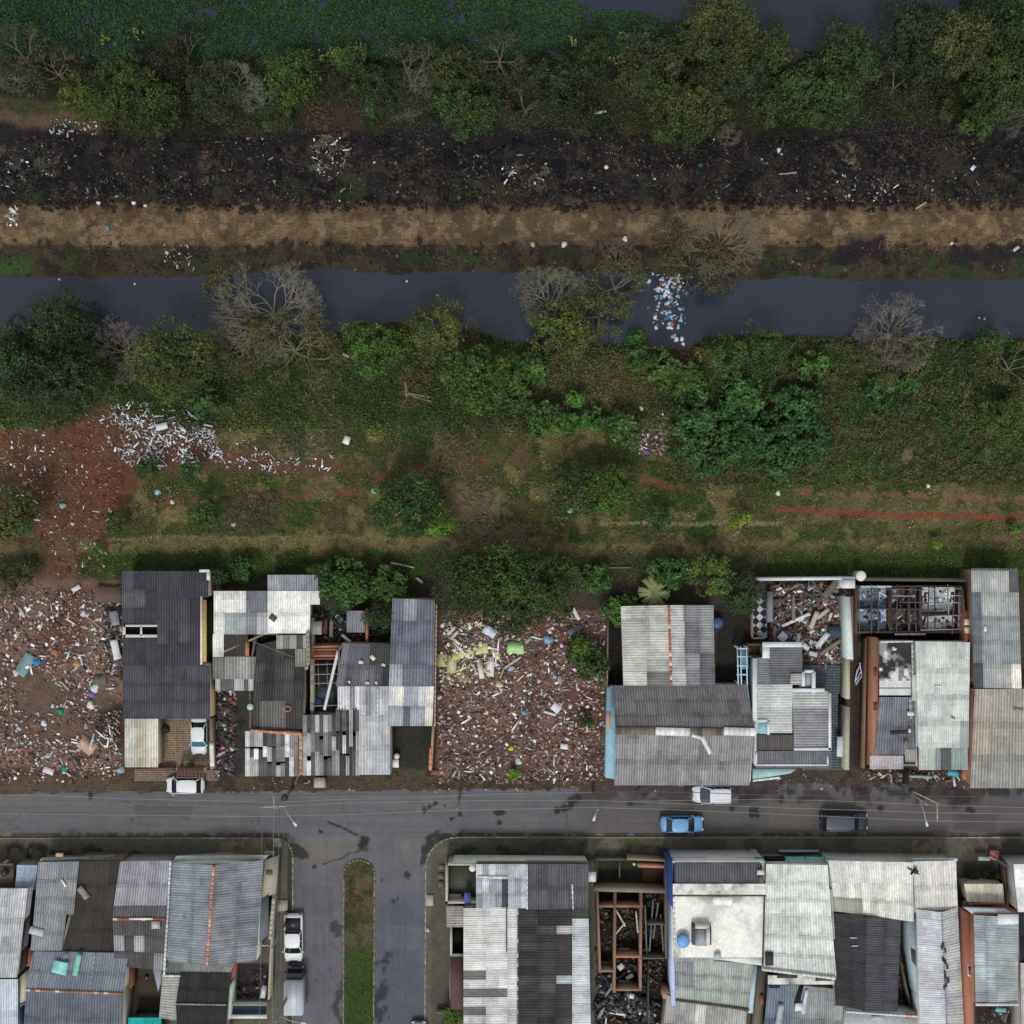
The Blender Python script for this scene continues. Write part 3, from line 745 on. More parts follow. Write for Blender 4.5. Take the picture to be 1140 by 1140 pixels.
def blob(name, x, y, r, h, col, label, cat, z=None, mat_=None, group=None, sx=1.0, ang=0.0, lump=.13):
    """a crumpled bag / heap of cloth"""
    z = hz(x, y)+.05 if z is None else z
    b = MB(); X, Y, Z = P(x, y, z); r *= .1; n = 12; m = 6; V = []
    ph = [random.uniform(0, 6) for _ in range(4)]
    for i in range(m+1):
        t = i/m*pi/2
        for j in range(n):
            a = 2*pi*j/n; k = 1+lump*sin(2*a+ph[0])+lump*sin(3*a+ph[3])*cos(t)+lump*.7*sin(5*a+ph[1]+i)+random.uniform(-.06, .06)
            xx = r*sx*cos(a)*cos(t*.92)*k; yy = r*sin(a)*cos(t*.92)*k
            V.append((X+xx*cos(ang)-yy*sin(ang), Y+xx*sin(ang)+yy*cos(ang), Z+h*sin(t)*(1+.2*sin(a*2+ph[2]))))
    F = [[i*n+j, i*n+(j+1) % n, (i+1)*n+(j+1) % n, (i+1)*n+j] for i in range(m) for j in range(n)]+[[m*n+j for j in range(n)]]
    b.add(V, F, C(*col)*np.array([[random.uniform(.85, 1.12)] for _ in F]))
    return ob(name, b, mat_ or M_plastic, None, label, cat, group, smooth=True)
def tank(name, x, y, z, r, h, col, label, lid=None, standing=0.0):
    t = empty(name, (*P(x, y, z+h)[:2], z), label, 'water tank'); c = (*P(x, y, z+h)[:2], z)
    b = MB(); b.lathe(c, [(r*.86, 0), (r*.93, h*.3), (r, h*.72), (r*1.02, h*.76), (r, h*.8)], col, 20); ob('tank_body', b, M_plastic, t)
    b = MB(); b.lathe((c[0], c[1], z+h*.8), [(r*1.04, 0), (r*1.04, .05), (r*.8, .14), (r*.3, .2), (r*.1, .22)], lid or col, 20)
    for j in range(8): 
        a = j*pi/4; b.box((c[0]+r*.6*cos(a), c[1]+r*.6*sin(a), z+h*.8+.15), (r*.6, .05, .05), lid or col, a)
    ob('lid', b, M_plastic, t)
    return t

# ---------------------------------------------------------------- vehicles
def car(name, label, cat, x, y, rz, L, W, H, col, kind='hatch', glass=(26, 32, 40), wsglass=None, roofc=None, rack=False):
    roofc = roofc or col
    X, Y, _ = P(x, y, .9); t = empty(name, (X, Y, .02), label, cat, None, rz)
    o0 = np.array([X, Y, .02])
    def OB(nm, b, m, par=t, sm=False):
        o = ob(nm, b, m, None, origin=(0, 0, 0), smooth=sm); o.parent = par; return o
    W *= 1.07; hw = W/2
    belt = {'hatch': .86, 'sedan': .84, 'mpv': .98, 'suv': .98, 'pickup': .9}[kind]
    prof = {'hatch': [(0, .62, .84), (.03, .8, .93), (.10, .88, .97), (.3, .9, 1), (.62, .9, 1), (.74, .88, 1), (.9, .78, .97), (.965, .68, .88), (1, .5, .7)],
            'sedan': [(0, .66, .82), (.03, .82, .92), (.12, .88, .98), (.3, .88, 1), (.6, .88, 1), (.72, .86, 1), (.9, .76, .96), (.97, .64, .87), (1, .48, .7)],
            'mpv': [(0, .7, .9), (.03, .95, .97), (.1, .98, 1), (.3, .98, 1), (.65, .98, 1), (.78, .95, 1), (.9, .86, .97), (.965, .72, .87), (1, .5, .68)],
            'suv': [(0, .75, .86), (.03, .95, .94), (.1, .99, 1), (.3, 1.0, 1), (.65, 1.0, 1), (.74, .98, 1), (.92, .9, .97), (.975, .76, .88), (1, .55, .74)],
            'pickup': [(0, .7, .93), (.02, .93, .97), (.1, .94, 1), (.36, .94, 1), (.62, .9, 1), (.74, .88, 1), (.9, .8, .97), (.97, .68, .87), (1, .5, .7)]}[kind]
    b = MB(); V = []; ns = []
    S = np.linspace(0, 1, 22)
    pt = np.array(prof)
    for s in S:
        top = np.interp(s, pt[:, 0], pt[:, 1]); wf = np.interp(s, pt[:, 0], pt[:, 2])*hw; xx = (s-.5)*L
        lowz = .24
        sec = [(-.94, lowz), (-1.0, .42), (-1.0, top*.72), (-.97, top*.9), (-.88, top*.985), (-.5, top+.015), (0, top+.025), (.5, top+.015), (.88, top*.985), (.97, top*.9), (1.0, top*.72), (1.0, .42), (.94, lowz)]
        V += [(xx, a*wf, z_) for a, z_ in sec]
    m = 13; F = []
    for i in range(len(S)-1):
        for j in range(m): F.append([i*m+j, i*m+(j+1) % m, (i+1)*m+(j+1) % m, (i+1)*m+j])
    F.append([m-1-j for j in range(m)]); F.append([(len(S)-1)*m+j for j in range(m)])
    F = [f[::-1] for f in F]
    b.add(V, F, col)
    b.box((L/2-.03, 0, .38), (.1, W*.62, .16), (30, 30, 32)); b.box((L/2-.05, 0, .62), (.08, W*.35, .08), (34, 34, 36)); b.box((-L/2+.0, 0, .42), (.1, W*.7, .14), (38, 38, 40))
    OB('body', b, M_paint, sm=False)
    # greenhouse: x positions of base and roof
    g = {'hatch': (.07, .842, .17, .673, 1.47), 'sedan': (.115, .79, .26, .62, 1.43), 'mpv': (.02, .81, .05, .57, 1.80), 'suv': (.03, .80, .08, .66, 1.72), 'pickup': (.35, .82, .38, .663, 1.5)}[kind]
    xb0, xb1, xt0, xt1 = [(q-.5)*L for q in g[:4]]; H = H or g[4]
    wb = hw*.93; wt = hw*(.83 if kind in ('mpv', 'suv') else .76); zb = belt-.02
    cb = [(xb0, -wb), (xb1-.12, -wb), (xb1, -wb*.55), (xb1, wb*.55), (xb1-.12, wb), (xb0, wb)]
    ct = [(xt0, -wt), (xt1-.1, -wt), (xt1, -wt*.55), (xt1, wt*.55), (xt1-.1, wt), (xt0, wt)]
    def pane(nm, i, col_=glass, par=t):
        b = MB(); nn = len(cb)
        idx = i if isinstance(i, tuple) else (i,)
        for k in idx:
            j = (k+1) % nn
            b.add([(*cb[k], zb), (*cb[j], zb), (*ct[j], H-.05), (*ct[k], H-.05)], np.array([[0, 1, 2, 3]]), col_)
        OB(nm, b, M_glass)
    pane('windshield', (1, 2, 3), wsglass or glass); pane('side_window', 0); pane('side_window', 4); pane('rear_window', 5)
    for k in (0, 1, 4, 5):
        b = MB(); b.tube([(*cb[k], zb-.03), (*ct[k], H-.04)], [.06, .05], roofc, 6); OB('pillar', b, M_paint)
    for s_ in (-1, 1):
        for f in ((.45,) if kind != 'mpv' else (.35, .65)):
            b = MB(); b.tube([(xb0+(xb1-xb0)*f, s_*wb, zb), (xt0+(xt1-xt0)*f, s_*wt, H-.05)], .035, roofc if kind != 'suv' else (20, 20, 22), 5); OB('pillar', b, M_paint)
    b = MB(); V = []; nx, ny = 8, 6
    for i in range(nx+1):
        for j in range(ny+1):
            u = i/nx*2-1; v_ = j/ny*2-1
            ex = .06; xx = (xt0+xt1)/2+u*((xt1-xt0)/2+ex*.5); wv = (wt+.04)*(1-.07*max(0, u)**3)
            V.append((xx, v_*wv, H-.055*(abs(v_)**3)-.05*abs(u)**4))
    F = [[i*(ny+1)+j, (i+1)*(ny+1)+j, (i+1)*(ny+1)+j+1, i*(ny+1)+j+1] for i in range(nx) for j in range(ny)]
    b.add(V, F, roofc); b.box(((xt0+xt1)/2, 0, H-.085), ((xt1-xt0)*.98, wt*1.96, .05), roofc)
    r = OB('roof', b, M_paint, sm=False)
    if kind in ('suv', 'mpv') or rack:
        for s_ in (-1, 1):
            b = MB(); b.tube([(xt0+.1, s_*wt*.93, H-.02), (xt0+.2, s_*wt*.93, H+.05), (xt1-.3, s_*wt*.93, H+.05), (xt1-.2, s_*wt*.93, H-.02)], .022, (60, 60, 64) if kind == 'suv' else (150, 152, 158), 6); OB('roof_rail', b, M_metal)
    if kind == 'pickup':
        b = MB(); b.box(((-.5+.21)*L, 0, .965), (.27*L, W*.80, .05), (30, 33, 40)); b.box(((-.5+.21)*L, 0, .985), (.255*L, W*.74, .05), (34, 37, 44)); OB('bed_cover', b, M_plastic)
    for s_ in (-1, 1):
        b = MB(); b.box((xb1-.22, s_*(hw+.07), belt+.06), (.12, .17, .12), col); OB('side_mirror', b, M_paint)
        b = MB(); b.box((L/2-.13, s_*hw*.66, .62), (.16, hw*.34, .12), (205, 208, 212), -s_*.35*0); OB('headlight', b, M_glass)
        b = MB(); b.box((-L/2+.05, s_*hw*.74, .72), (.12, hw*.24, .16), (120, 20, 18)); OB('tail_light', b, M_plastic)
        for xw in (-.30, .31):
            b = MB(); prof_ = [(.2, -.09), (.29, -.09), (.31, -.05), (.31, .05), (.29, .09), (.2, .09)]
            tb = MB(); tb.lathe((0, 0, 0), prof_, (26, 26, 27), 18)
            VV = np.concatenate(tb.v); VV = VV[:, [0, 2, 1]]+np.array([xw*L, s_*(hw-.1), .31-.02]); b.v = [VV]; b.F = tb.F; b.c = tb.c; b.n = len(VV)
            wo = OB('wheel', b, M_rubber)
            b2 = MB(); tb = MB(); tb.lathe((0, 0, 0), [(.19, -.02), (.19, .1), (.14, .08), (.05, .09)], (150, 152, 156), 14)
            VV = np.concatenate(tb.v); VV = VV[:, [0, 2, 1]]*np.array([1, s_, 1])+np.array([xw*L, s_*(hw-.1), .29]); b2.v = [VV]; b2.F = tb.F; b2.c = tb.c; b2.n = len(VV)
            OB('rim', b2, M_metal, wo)
    b = MB(); b.box((-L/2-.035, 0, .55), (.02, .4, .13), (170, 172, 174)); OB('number_plate', b, M_plastic)
    return t
# ================================================================ the houses north of the street
DK, DK2, BK = (80, 80, 90), (66, 66, 74), (50, 49, 51)
GY, LG, WH = (128, 130, 136), (168, 170, 172), (212, 213, 208)
CR = (186, 184, 170)
BRICK, OR = (140, 98, 76), (190, 132, 94)
MIXP = [((92, 92, 96), 3), ((128, 128, 128), 3), ((166, 166, 164), 3), ((212, 212, 214), 1.6), ((74, 74, 78), 2.2)]

h = house('house', 'long house with dark blue grey corrugated roof and a yellow side wall', 'house', 185, 720)
walls(h, [(138, 638, 3.3), (231, 638, 3.3), (231, 663, 3.3), (222, 664, 3.3), (222, 739, 3.3), (232, 741, 3.3), (232, 798, 3.2), (138, 798, 3.2)], (176, 168, 150))
roof(h, (136, 636, 175, 697), [3.4, 3.5, 3.5, 3.4], 3, 3, [(DK, 3), (DK2, 1)], patches=[(0, .3, .5, .7, (86, 86, 94))])
roof(h, (175, 636, 232, 665), [3.5, 3.4, 3.4, 3.5], 4, 1, [((66, 66, 74), 1)])
roof(h, (175, 665, 223, 741), [3.5, 3.4, 3.4, 3.5], 4, 3, [((68, 68, 74), 2), (DK, 1)], patches=[(.7, 0, 1, .4, (58, 58, 62))])
roof(h, (137, 708, 175, 741), [3.4, 3.5, 3.5, 3.4], 3, 1, [((60, 59, 62), 1), ((72, 72, 76), 1)])
roof(h, (137, 741, 234, 800), [3.45, 3.4, 3.2, 3.25], 7, 3, [((76, 76, 84), 3), ((70, 70, 76), 1)])
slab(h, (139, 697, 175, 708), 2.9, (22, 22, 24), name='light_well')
for q in ((137, 695.5, 175, 697.8), (137, 706.5, 175, 709.5), (136.5, 695.5, 139.5, 709.5), (156, 697, 158, 708)): slab(h, q, 3.62, (196, 196, 190), .25, 'parapet')
slab(h, (223, 664, 225, 740), 3.55, (214, 210, 200), .3, 'parapet'); slab(h, (225.3, 668, 229.5, 737), 3.3, (190, 162, 62), .3, 'yellow_coping')
slab(h, (229.8, 668, 236, 735), 1.2, (64, 62, 58), .1, 'passage_floor', M_pave); slab(h, (234.2, 740, 236.8, 797), 1.8, (186, 150, 70), 1.7, 'yellow_coping')
slab(h, (222, 634, 233, 637), 3.8, (214, 212, 208), .4, 'parapet'); slab(h, (230, 637, 233.5, 646), 3.8, (206, 204, 200), .4, 'parapet')
roof(h, (139, 800, 176, 854), [2.9, 2.8, 2.6, 2.7], 3, 1, [((172, 168, 150), 1), ((184, 184, 174), 1)], valley=.8, label='pale cream veranda roof')
walls(h, [(141, 802, 2.6), (174, 802, 2.6), (174, 851, 2.5), (141, 851, 2.5)], (170, 160, 140))
opening(h, (232, 798, 3.2), (138, 798, 3.2), .35, 1.6, 1, 1.1, 1); opening(h, (232, 798, 3.2), (138, 798, 3.2), .15, .9, .1, 2.1, 1, 'door', pcol=(90, 60, 40))
opening(h, (141, 851, 2.5), (174, 851, 2.5), .5, 1.5, 1.0, 1.1, -1)
b = MB()
A = P(176, 800); 
for i in range(24):
    for j in range(22):
        x_, y_ = 177+i*2.5, 799+j*2.5
        if x_ < 234 and y_ < 854:
            nse = float(fbm(np.array([x_]), np.array([y_]), 14, 8, 3)[0])
            b.box((*P(x_+1.2, y_+1.2)[:2], .03), (.235, .235, .06), C(146+40*(nse-.5), 128+20*(nse-.5), 106)*random.uniform(.8, 1.15))
ob('patio', b, M_pave, None, 'tan tiled patio in front of the dark roofed house', 'patio', kind='structure')
b = MB()
for i in range(38):
    for j in range(5):
        x_, y_ = 150+i*2.45, 857+j*2.4
        b.box((*P(x_+1.2, y_+1.2)[:2], .05), (.235, .235, .1), C(132, 116, 98)*random.uniform(.85, 1.12))
ob('forecourt_tiles', b, M_pave, kind='structure')
f = house('gate', 'rusty red barred driveway gate in front of the patio', 'gate', 212, 857)
b = MB()
for i in range(15): b.box((*P(197+i*2.1, 854.5, 1.8)[:2], .95), (.05, .05, 1.7), (104, 66, 58))
for z_ in (.2, 1.1, 1.8): b.box((*P(212, 854.5, z_)[:2], z_), (3.1, .06, .06), (110, 70, 60))
ob('bars', b, M_metal, f)
b = MB()
for i in range(6): b.box((*P(212, 856+i*1.8, 2.3)[:2], 2.3+.01*i), (3.0, .07, .07), (122, 90, 78))
for i in range(8): b.box((*P(198+i*4, 860.5, 2.4)[:2], 2.42), (.06, 1.1, .06), (120, 88, 76))
for x_ in (197, 228): b.box((*P(x_, 856, 2.2)[:2], 1.15), (.2, .2, 2.3), (150, 140, 122))
ob('canopy_frame', b, M_wood, f)
w = house('boundary_wall', 'low masonry wall along the right side of the tiled patio', 'wall', 235, 825)
walls(w, [(235, 802, 2.0), (235, 856, 2.0)], (140, 128, 110), .25, False)
w = house('boundary_wall', 'reddish front wall beside the barred gate of the patio', 'wall', 165, 856)
walls(w, [(150, 857, 1.1), (192, 856, 1.1)], (136, 92, 74), .18, False)
item('white_sheet', 236, 840, 26, 5, 88, (214, 212, 210), 'long white sheet folded over the wall beside the patio', 'cloth', 2.0, .05, M_plastic)
blob('pink_basin', 248, 832, 2.6, .3, (214, 120, 176), 'round pink basin in the junk of the dark alley', 'basin')
blob('purple_cloth', 241, 826, 3, .35, (120, 70, 120), 'purple cloth bundle in the alley beside the tiled patio', 'cloth')
blob('dark_shrub_pot', 183, 811, 6, .9, (46, 48, 46), 'black covered heap in the upper left corner of the patio', 'heap', .05)
tank('small_basin', 278.5, 787, 2.9, .35, .3, (168, 190, 180), 'small pale green basin standing on the dark roof edge')
rubble('alley_junk', [(237, 768), (262, 768), (262, 865), (237, 865)], 700, [((60, 58, 60), 4), ((100, 96, 92), 2), ((180, 180, 184), .7), ((80, 70, 100), .4), ((120, 70, 60), .6)], (.08, .5), .2, 'jumble of household junk along the alley beside the patio', 'junk')
rubble('back_wall_rubble', [(108, 654), (136, 652), (136, 760), (122, 750)], 400, [((90, 84, 80), 3), ((170, 170, 172), 1), ((60, 56, 54), 2)], (.1, .6), .25, 'broken masonry heaped against the left wall of the dark roofed house', 'rubble')
for i, (x, y, L, w_, a, c) in enumerate([(129, 723, 22, 8, 78, (206, 210, 214)), (128, 688, 16, 9, 80, (132, 134, 140)), (121, 662, 30, 18, 4, (96, 78, 68))]):
    item('wall_slab', x, y, L, w_, a, c, ['white broken slab against the left wall of the dark house', 'grey broken slab above the white slab by the dark house', 'brown fallen floor slab left of the dark roof top corner'][i], 'slab', .5, .12, M_wall)

# light patchwork house
h = house('house', 'patchwork roofed house with white and grey sheets beside the yellow wall', 'house', 290, 680)
walls(h, [(239, 660, 3.0), (298, 660, 3.0), (298, 704, 3.0), (239, 730, 3.0)], (160, 150, 132)); walls(h, [(300, 642, 3.2), (343, 642, 3.2), (343, 703, 3.0), (300, 703, 3.0)], (178, 176, 168))
roof(h, (238, 658, 298, 706), [3.2, 3.2, 3.0, 3.0], 5, 2, [(LG, 1), (GY, 1)], patches=[(0, 0, .6, .5, (210, 211, 205)), (0, .5, .2, 1, (200, 202, 198)), (.2, .5, .6, 1, (150, 158, 158)), (.6, 0, 1, .5, (112, 114, 122))], valley=.8)
roof(h, (298, 640, 354, 658), [3.3, 3.3, 3.3, 3.3], 4, 1, [((132, 134, 142), 1), ((150, 150, 156), 1)])
roof(h, (298, 658, 345, 705), [3.35, 3.35, 3.1, 3.1], 3, 2, [((218, 218, 212), 1), ((206, 207, 202), 1)], valley=.88)
roof(h, (345, 658, 356, 673), [3.3, 3.3, 3.2, 3.2], 1, 1, [((206, 207, 202), 1)], valley=.85)
roof(h, (237, 706, 249, 731), [3.0, 3.0, 2.9, 2.9], 1, 1, [((206, 207, 202), 1)], valley=.85)
roof(h, (249, 706, 276, 731), [2.9, 2.9, 2.8, 2.8], 2, 1, [((66, 64, 62), 1)]); slab(h, (273, 715, 277, 730), 2.95, (176, 104, 60), .3, 'brick_coping')
roof(h, (237, 731, 285, 756), [2.8, 2.8, 2.7, 2.7], 7, 1, [((118, 118, 116), 2), ((150, 150, 146), 2), ((76, 76, 74), 1)], stag=.1)
roof(h, (240, 756, 282, 769), [2.7, 2.7, 2.6, 2.6], 8, 1, [((100, 100, 98), 2), ((170, 174, 176), 2), ((56, 56, 58), 1)])
walls(h, [(240, 732, 2.7), (282, 732, 2.7), (281, 768, 2.5), (241, 768, 2.5)], (120, 112, 100))
item('roof_patch_board', 304, 688, 7.5, 6, 38, (88, 84, 76), 'small brown board lying on the bright white roof', 'board', 3.35)
# dark middle house
h = house('house', 'low house under a blackened corrugated roof between two patchwork roofs', 'house', 310, 760)
walls(h, [(278, 745, 2.8), (284, 706, 2.8), (338, 706, 3.0), (338, 810, 2.8), (278, 810, 2.6)], (110, 102, 92))
roof(h, [(286, 718), (338, 706), (338, 780), (281, 780)], [2.9, 3.1, 3.0, 2.9], 5, 3, [((68, 67, 66), 2), ((58, 57, 57), 2), ((80, 79, 78), 1)], valley=.6)
roof(h, (280, 780, 337, 812), [2.85, 2.9, 2.6, 2.6], 6, 1, [((70, 69, 67), 3), ((102, 100, 96), 2)], valley=.65)
roof(h, (308, 707, 345, 722), [3.2, 3.15, 3.1, 3.1], 5, 1, [((120, 118, 112), 2), ((150, 150, 144), 1), ((84, 84, 80), 1)], lift=.1)
roof(h, (329, 722, 342, 742), [3.2, 3.15, 3.1, 3.1], 2, 1, [((130, 128, 120), 1)], lift=.1)
strip(h, [(343, 703, 3.3), (344, 735, 3.2), (341, 745, 3.2)], .35, (146, 142, 132), .25, 'parapet')
item('long_batten', 302, 722, 52, .35, 21, (140, 130, 116), 'long thin batten lying across the blackened roof', 'batten', 3.35, .05)
b = MB(); b.tube([P(320+4*cos(a), 789+3*sin(a), 3.05) for a in np.linspace(0, 6.28, 14)], .06, (190, 110, 66), 5); ob('orange_hoop', b, M_plastic, None, 'small orange ring lying on the lower dark roof', 'ring')
# striped patchwork shed
h = house('shed', 'small shed under strips of mixed sheets with an orange brick edge', 'shed', 304, 838)
walls(h, [(275, 815, 2.7), (333, 815, 2.7), (333, 863, 2.5), (275, 863, 2.5)], (186, 116, 72), .2)
roof(h, (273, 814, 332, 864), [2.8, 2.8, 2.6, 2.6], 12, 3, MIXP, stag=.3, jit=.12, valley=.78, patches=[(0, 0, .1, 1, (190, 192, 190))])
strip(h, [(279, 813, 2.95), (336, 817, 2.95)], .28, OR, .2, 'brick_coping', alt=(214, 150, 104)); strip(h, [(335, 817, 2.95), (335, 862, 2.7)], .32, OR, .2, 'brick_coping', alt=(214, 150, 104))
# cluttered middle with open rafters
h = house('ruined_house', 'half unroofed house with bare rafters and rust red planks', 'ruin', 372, 735)
walls(h, [(347, 690, 2.4), (347, 795, 2.4)], (140, 134, 122), .35, False); walls(h, [(347, 718, 2.2), (378, 718, 2.2), (378, 734, 2.2)], (120, 90, 74), .2, False); walls(h, [(347, 795, 2.2), (376, 795, 2.2)], (100, 96, 90), .2, False)
slab(h, (348, 735, 378, 765), .3, (44, 43, 44), .25, 'dark_floor'); slab(h, (348, 765, 372, 795), .3, (96, 104, 108), .25, 'grey_floor')
b = MB()
for i in range(5): 
    A = P(347+random.uniform(0, 4), 720+i*3.3, 2.6); B = P(378-random.uniform(0, 3), 719.5+i*3.4, 2.6); b.wall((*A[:2], 2.62+.03*(i % 2)), (*B[:2], 2.62), .24, C(*random.choice([(146, 84, 62), (168, 102, 74), (118, 66, 50)])), 2.52)
ob('plank', b, M_wood, h, 'rust red planks laid across the walls')
b = MB()
for y_ in (740, 751, 761, 786): b.wall((*P(346, y_, 2.6)[:2], 2.65), (*P(377, y_-1, 2.6)[:2], 2.65), .1, (128, 126, 122), 2.55)
for x_ in (354, 364): b.wall((*P(x_, 737, 2.5)[:2], 2.56), (*P(x_+1, 764, 2.5)[:2], 2.56), .08, (110, 108, 106), 2.5)
ob('rafter', b, M_wood, h)
blob('blue_tarpaulin', 352.5, 782, 6.5, .5, (84, 124, 170), 'blue tarpaulin bundle between the open rafters', 'tarpaulin', .3)
item('long_white_beam', 369, 757, 66, 3, 103, (206, 202, 208), 'long white beam leaning across the rafters', 'beam', 2.75, .12)
item('grey_slab', 351.5, 699, 13, 14, 0, (138, 136, 132), 'square grey slab beside the bright white roof corner', 'slab', 2.2, .1, M_wall)
item('rusty_sheet', 362, 697, 17, 5, 92, (110, 62, 46), 'narrow rust brown sheet standing in the cluttered yard', 'sheet', 1.0, .05, M_metal)
item('grey_trough', 369, 700, 19, 4, 92, (116, 114, 112), 'long grey trough in the yard below the leafy tree', 'trough', 1.0, .15, M_wall)
item('white_tube', 376, 685, 6, 2.4, -50, (190, 206, 214), 'short pale blue tube on dark plastic sheeting', 'tube', .8, .1, M_plastic)
blob('dark_sheeting', 379, 688, 7, .4, (30, 34, 46), 'crumpled navy plastic sheeting under the tree behind the rafters', 'sheeting', .1)
item('fallen_board', 386, 711, 14, 3, 42, (132, 130, 126), 'grey board slanting off the dark middle roof top edge', 'board', 2.7)
rubble('yard_litter', [(346, 676), (434, 690), (434, 718), (346, 718)], 420, [((60, 58, 56), 4), ((120, 118, 112), 1.5), ((190, 190, 186), .5), ((110, 70, 54), .8)], (.08, .4), .3, 'household litter in the yard behind the middle roofs', 'litter')
h = house('lean_to', 'small grey lean-to roof beside a red brick wall under the tree', 'shed', 398, 692)
walls(h, [(388, 682, 2.4), (406, 682, 2.4), (406, 703, 2.3), (388, 703, 2.3)], (110, 80, 66)); roof(h, (386, 680, 406, 704), [2.5, 2.5, 2.4, 2.4], 2, 1, [((124, 128, 134), 1), ((104, 108, 114), 1)])
walls(h, [(408, 679, 2.7), (408, 718, 2.5)], (170, 98, 66), .22, False, name='brick_wall')
h = house('house', 'middle house whose dark upper roof drops to pale patchwork sheets', 'house', 400, 790)
walls(h, [(377, 724, 3.1), (381, 717, 3.1), (434, 718, 3.1), (434, 861, 2.8), (338, 861, 2.7), (338, 798, 2.7), (377, 796, 2.9)], (130, 122, 110))
roof(h, [(382, 716), (435, 718), (434, 764), (374, 764)], [3.2, 3.2, 3.1, 3.1], 7, 2, [((98, 99, 108), 3), ((84, 84, 90), 2), ((112, 112, 120), 1)], patches=[(.55, 0, 1, .5, (70, 70, 70)), (.85, .5, 1, 1, (62, 61, 61))], valley=.68)
roof(h, (376, 764, 402, 790), [3.1, 3.1, 3.0, 3.0], 4, 1, [((200, 200, 204), 1), ((134, 134, 134), 1)])
roof(h, (400, 764, 434, 862), [3.15, 3.15, 2.8, 2.8], 5, 3, [((176, 178, 180), 2), ((164, 168, 172), 1)], valley=.8, jit=.05, patches=[(.2, 0, .38, .33, (140, 142, 144)), (.38, .6, .99, 1, (168, 176, 180))])
roof(h, (337, 796, 374, 863), [2.9, 2.9, 2.7, 2.7], 8, 3, MIXP, stag=.3, jit=.12, valley=.8)
roof(h, (374, 788, 400, 863), [3.0, 3.0, 2.75, 2.75], 7, 3, [((70, 70, 72), 3), ((100, 100, 100), 2), ((160, 160, 158), 1.3), ((200, 200, 200), .6)], stag=.3, jit=.12)
strip(h, [(421, 766, 3.2), (420, 808, 3.1)], .12, (210, 210, 210), .06, 'flashing')
for i, (x, y, s) in enumerate([(389, 759, 3), (409, 760, 4), (419, 760, 3.4), (415, 732, 6), (427, 740, 4), (402, 737, 5)]):
    item('roof_stone', x, y, s, s*.7, random.uniform(0, 90), (200, 198, 190), 'pale stone weighing down the dark upper middle roof', 'stone', 3.2, .14, M_wall, 'pale stones on the dark middle roof')
h = house('house', 'narrow house with long blue grey roof beside the rubble lot', 'house', 460, 740)
walls(h, [(439, 668, 3.4), (482, 668, 3.4), (480, 806, 3.0), (435, 806, 3.0)], (150, 130, 108))
roof(h, [(437, 666), (484, 668), (483, 764), (433, 764)], [3.5, 3.5, 3.3, 3.3], 7, 4, [((110, 114, 126), 3), ((100, 104, 116), 2)], valley=.66, patches=[(0, .7, .25, 1, (158, 164, 168)), (.3, 0, .55, .25, (140, 144, 152))])
roof(h, [(433, 764), (483, 764), (481, 808), (432, 808)], [3.3, 3.3, 3.0, 3.0], 6, 2, [((182, 186, 190), 2), ((150, 156, 162), 2), ((206, 204, 194), 1)], patches=[(.3, .5, .5, 1, (100, 102, 106)), (.8, .5, 1, 1, (212, 210, 198)), (.6, 0, .7, .5, (216, 216, 216))], valley=.8)
strip(h, [(486, 672, 3.1), (484, 808, 2.9)], .16, (176, 150, 122), .12, 'coping')
w = house('boundary_wall', 'tan wall with an orange patch between carport and rubble lot', 'wall', 481, 835)
walls(w, [(482, 810, 2.6), (479, 857, 2.4)], (190, 150, 112), .22, False); strip(w, [(479.5, 832, 2.55), (478.5, 856, 2.45)], .26, (204, 120, 70), .06, 'orange_coping')
b = MB(); b.lathe(P(442, 841, .3), [(.3, 0), (.34, .5), (.2, .62)], (206, 206, 200), 14); ob('white_drum', b, M_plastic, None, 'white drum in the dark carport by the street', 'drum')
item('white_table', 439, 850, 10.5, 8.5, 0, (214, 216, 216), 'white table with a dark mark at the front of the carport', 'table', .7, .06, M_plastic)

# grey gabled house with brick ridge
h = house('house', 'square house with pale grey gable roof and a red brick ridge', 'house', 745, 718)
walls(h, [(695, 676, 3.0), (744, 676, 4.0), (793, 676, 3.0), (793, 760, 3.0), (746, 760, 4.0), (697, 760, 3.0)], (150, 146, 136))
roof(h, [(691, 675), (744, 674), (747, 763), (694, 763)], [3.0, 4.0, 4.0, 3.0], 2, 6, [((178, 178, 170), 3), ((166, 168, 162), 2)], 'h', valley=.78, patches=[(.5, .9, 1, 1, (120, 120, 116))])
roof(h, [(744, 674), (794, 674), (796, 763), (747, 763)], [4.0, 3.0, 3.0, 4.0], 3, 5, [((140, 142, 142), 3), ((128, 130, 132), 2)], 'h', valley=.74, patches=[(0, 0, .33, .9, (172, 174, 170)), (.3, .2, .66, .6, (110, 112, 116)), (.66, .6, 1, 1, (104, 106, 110))])
strip(h, [(744.5, 674, 4.05), (747.2, 762, 4.05)], .26, (176, 100, 72), .1, alt=(200, 190, 180))
for f_ in (.25, .7): opening(h, (695, 676, 3.0), (697, 760, 3.0), f_, 1.2, 1.0, 1.1, -1)
tank('water_tank', 799, 694, .1, .62, 1.3, (50, 78, 124), 'blue round water tank in the gap right of the gabled house')
b = MB(); b.wall((*P(677, 690, 1.9)[:2], 1.9), (*P(676, 764, 1.9)[:2], 1.9), .14, (120, 112, 100)); ob('wall', b, M_wall, house('boundary_wall', 'narrow grey brown wall between rubble lot and gabled house', 'wall', 677, 727))
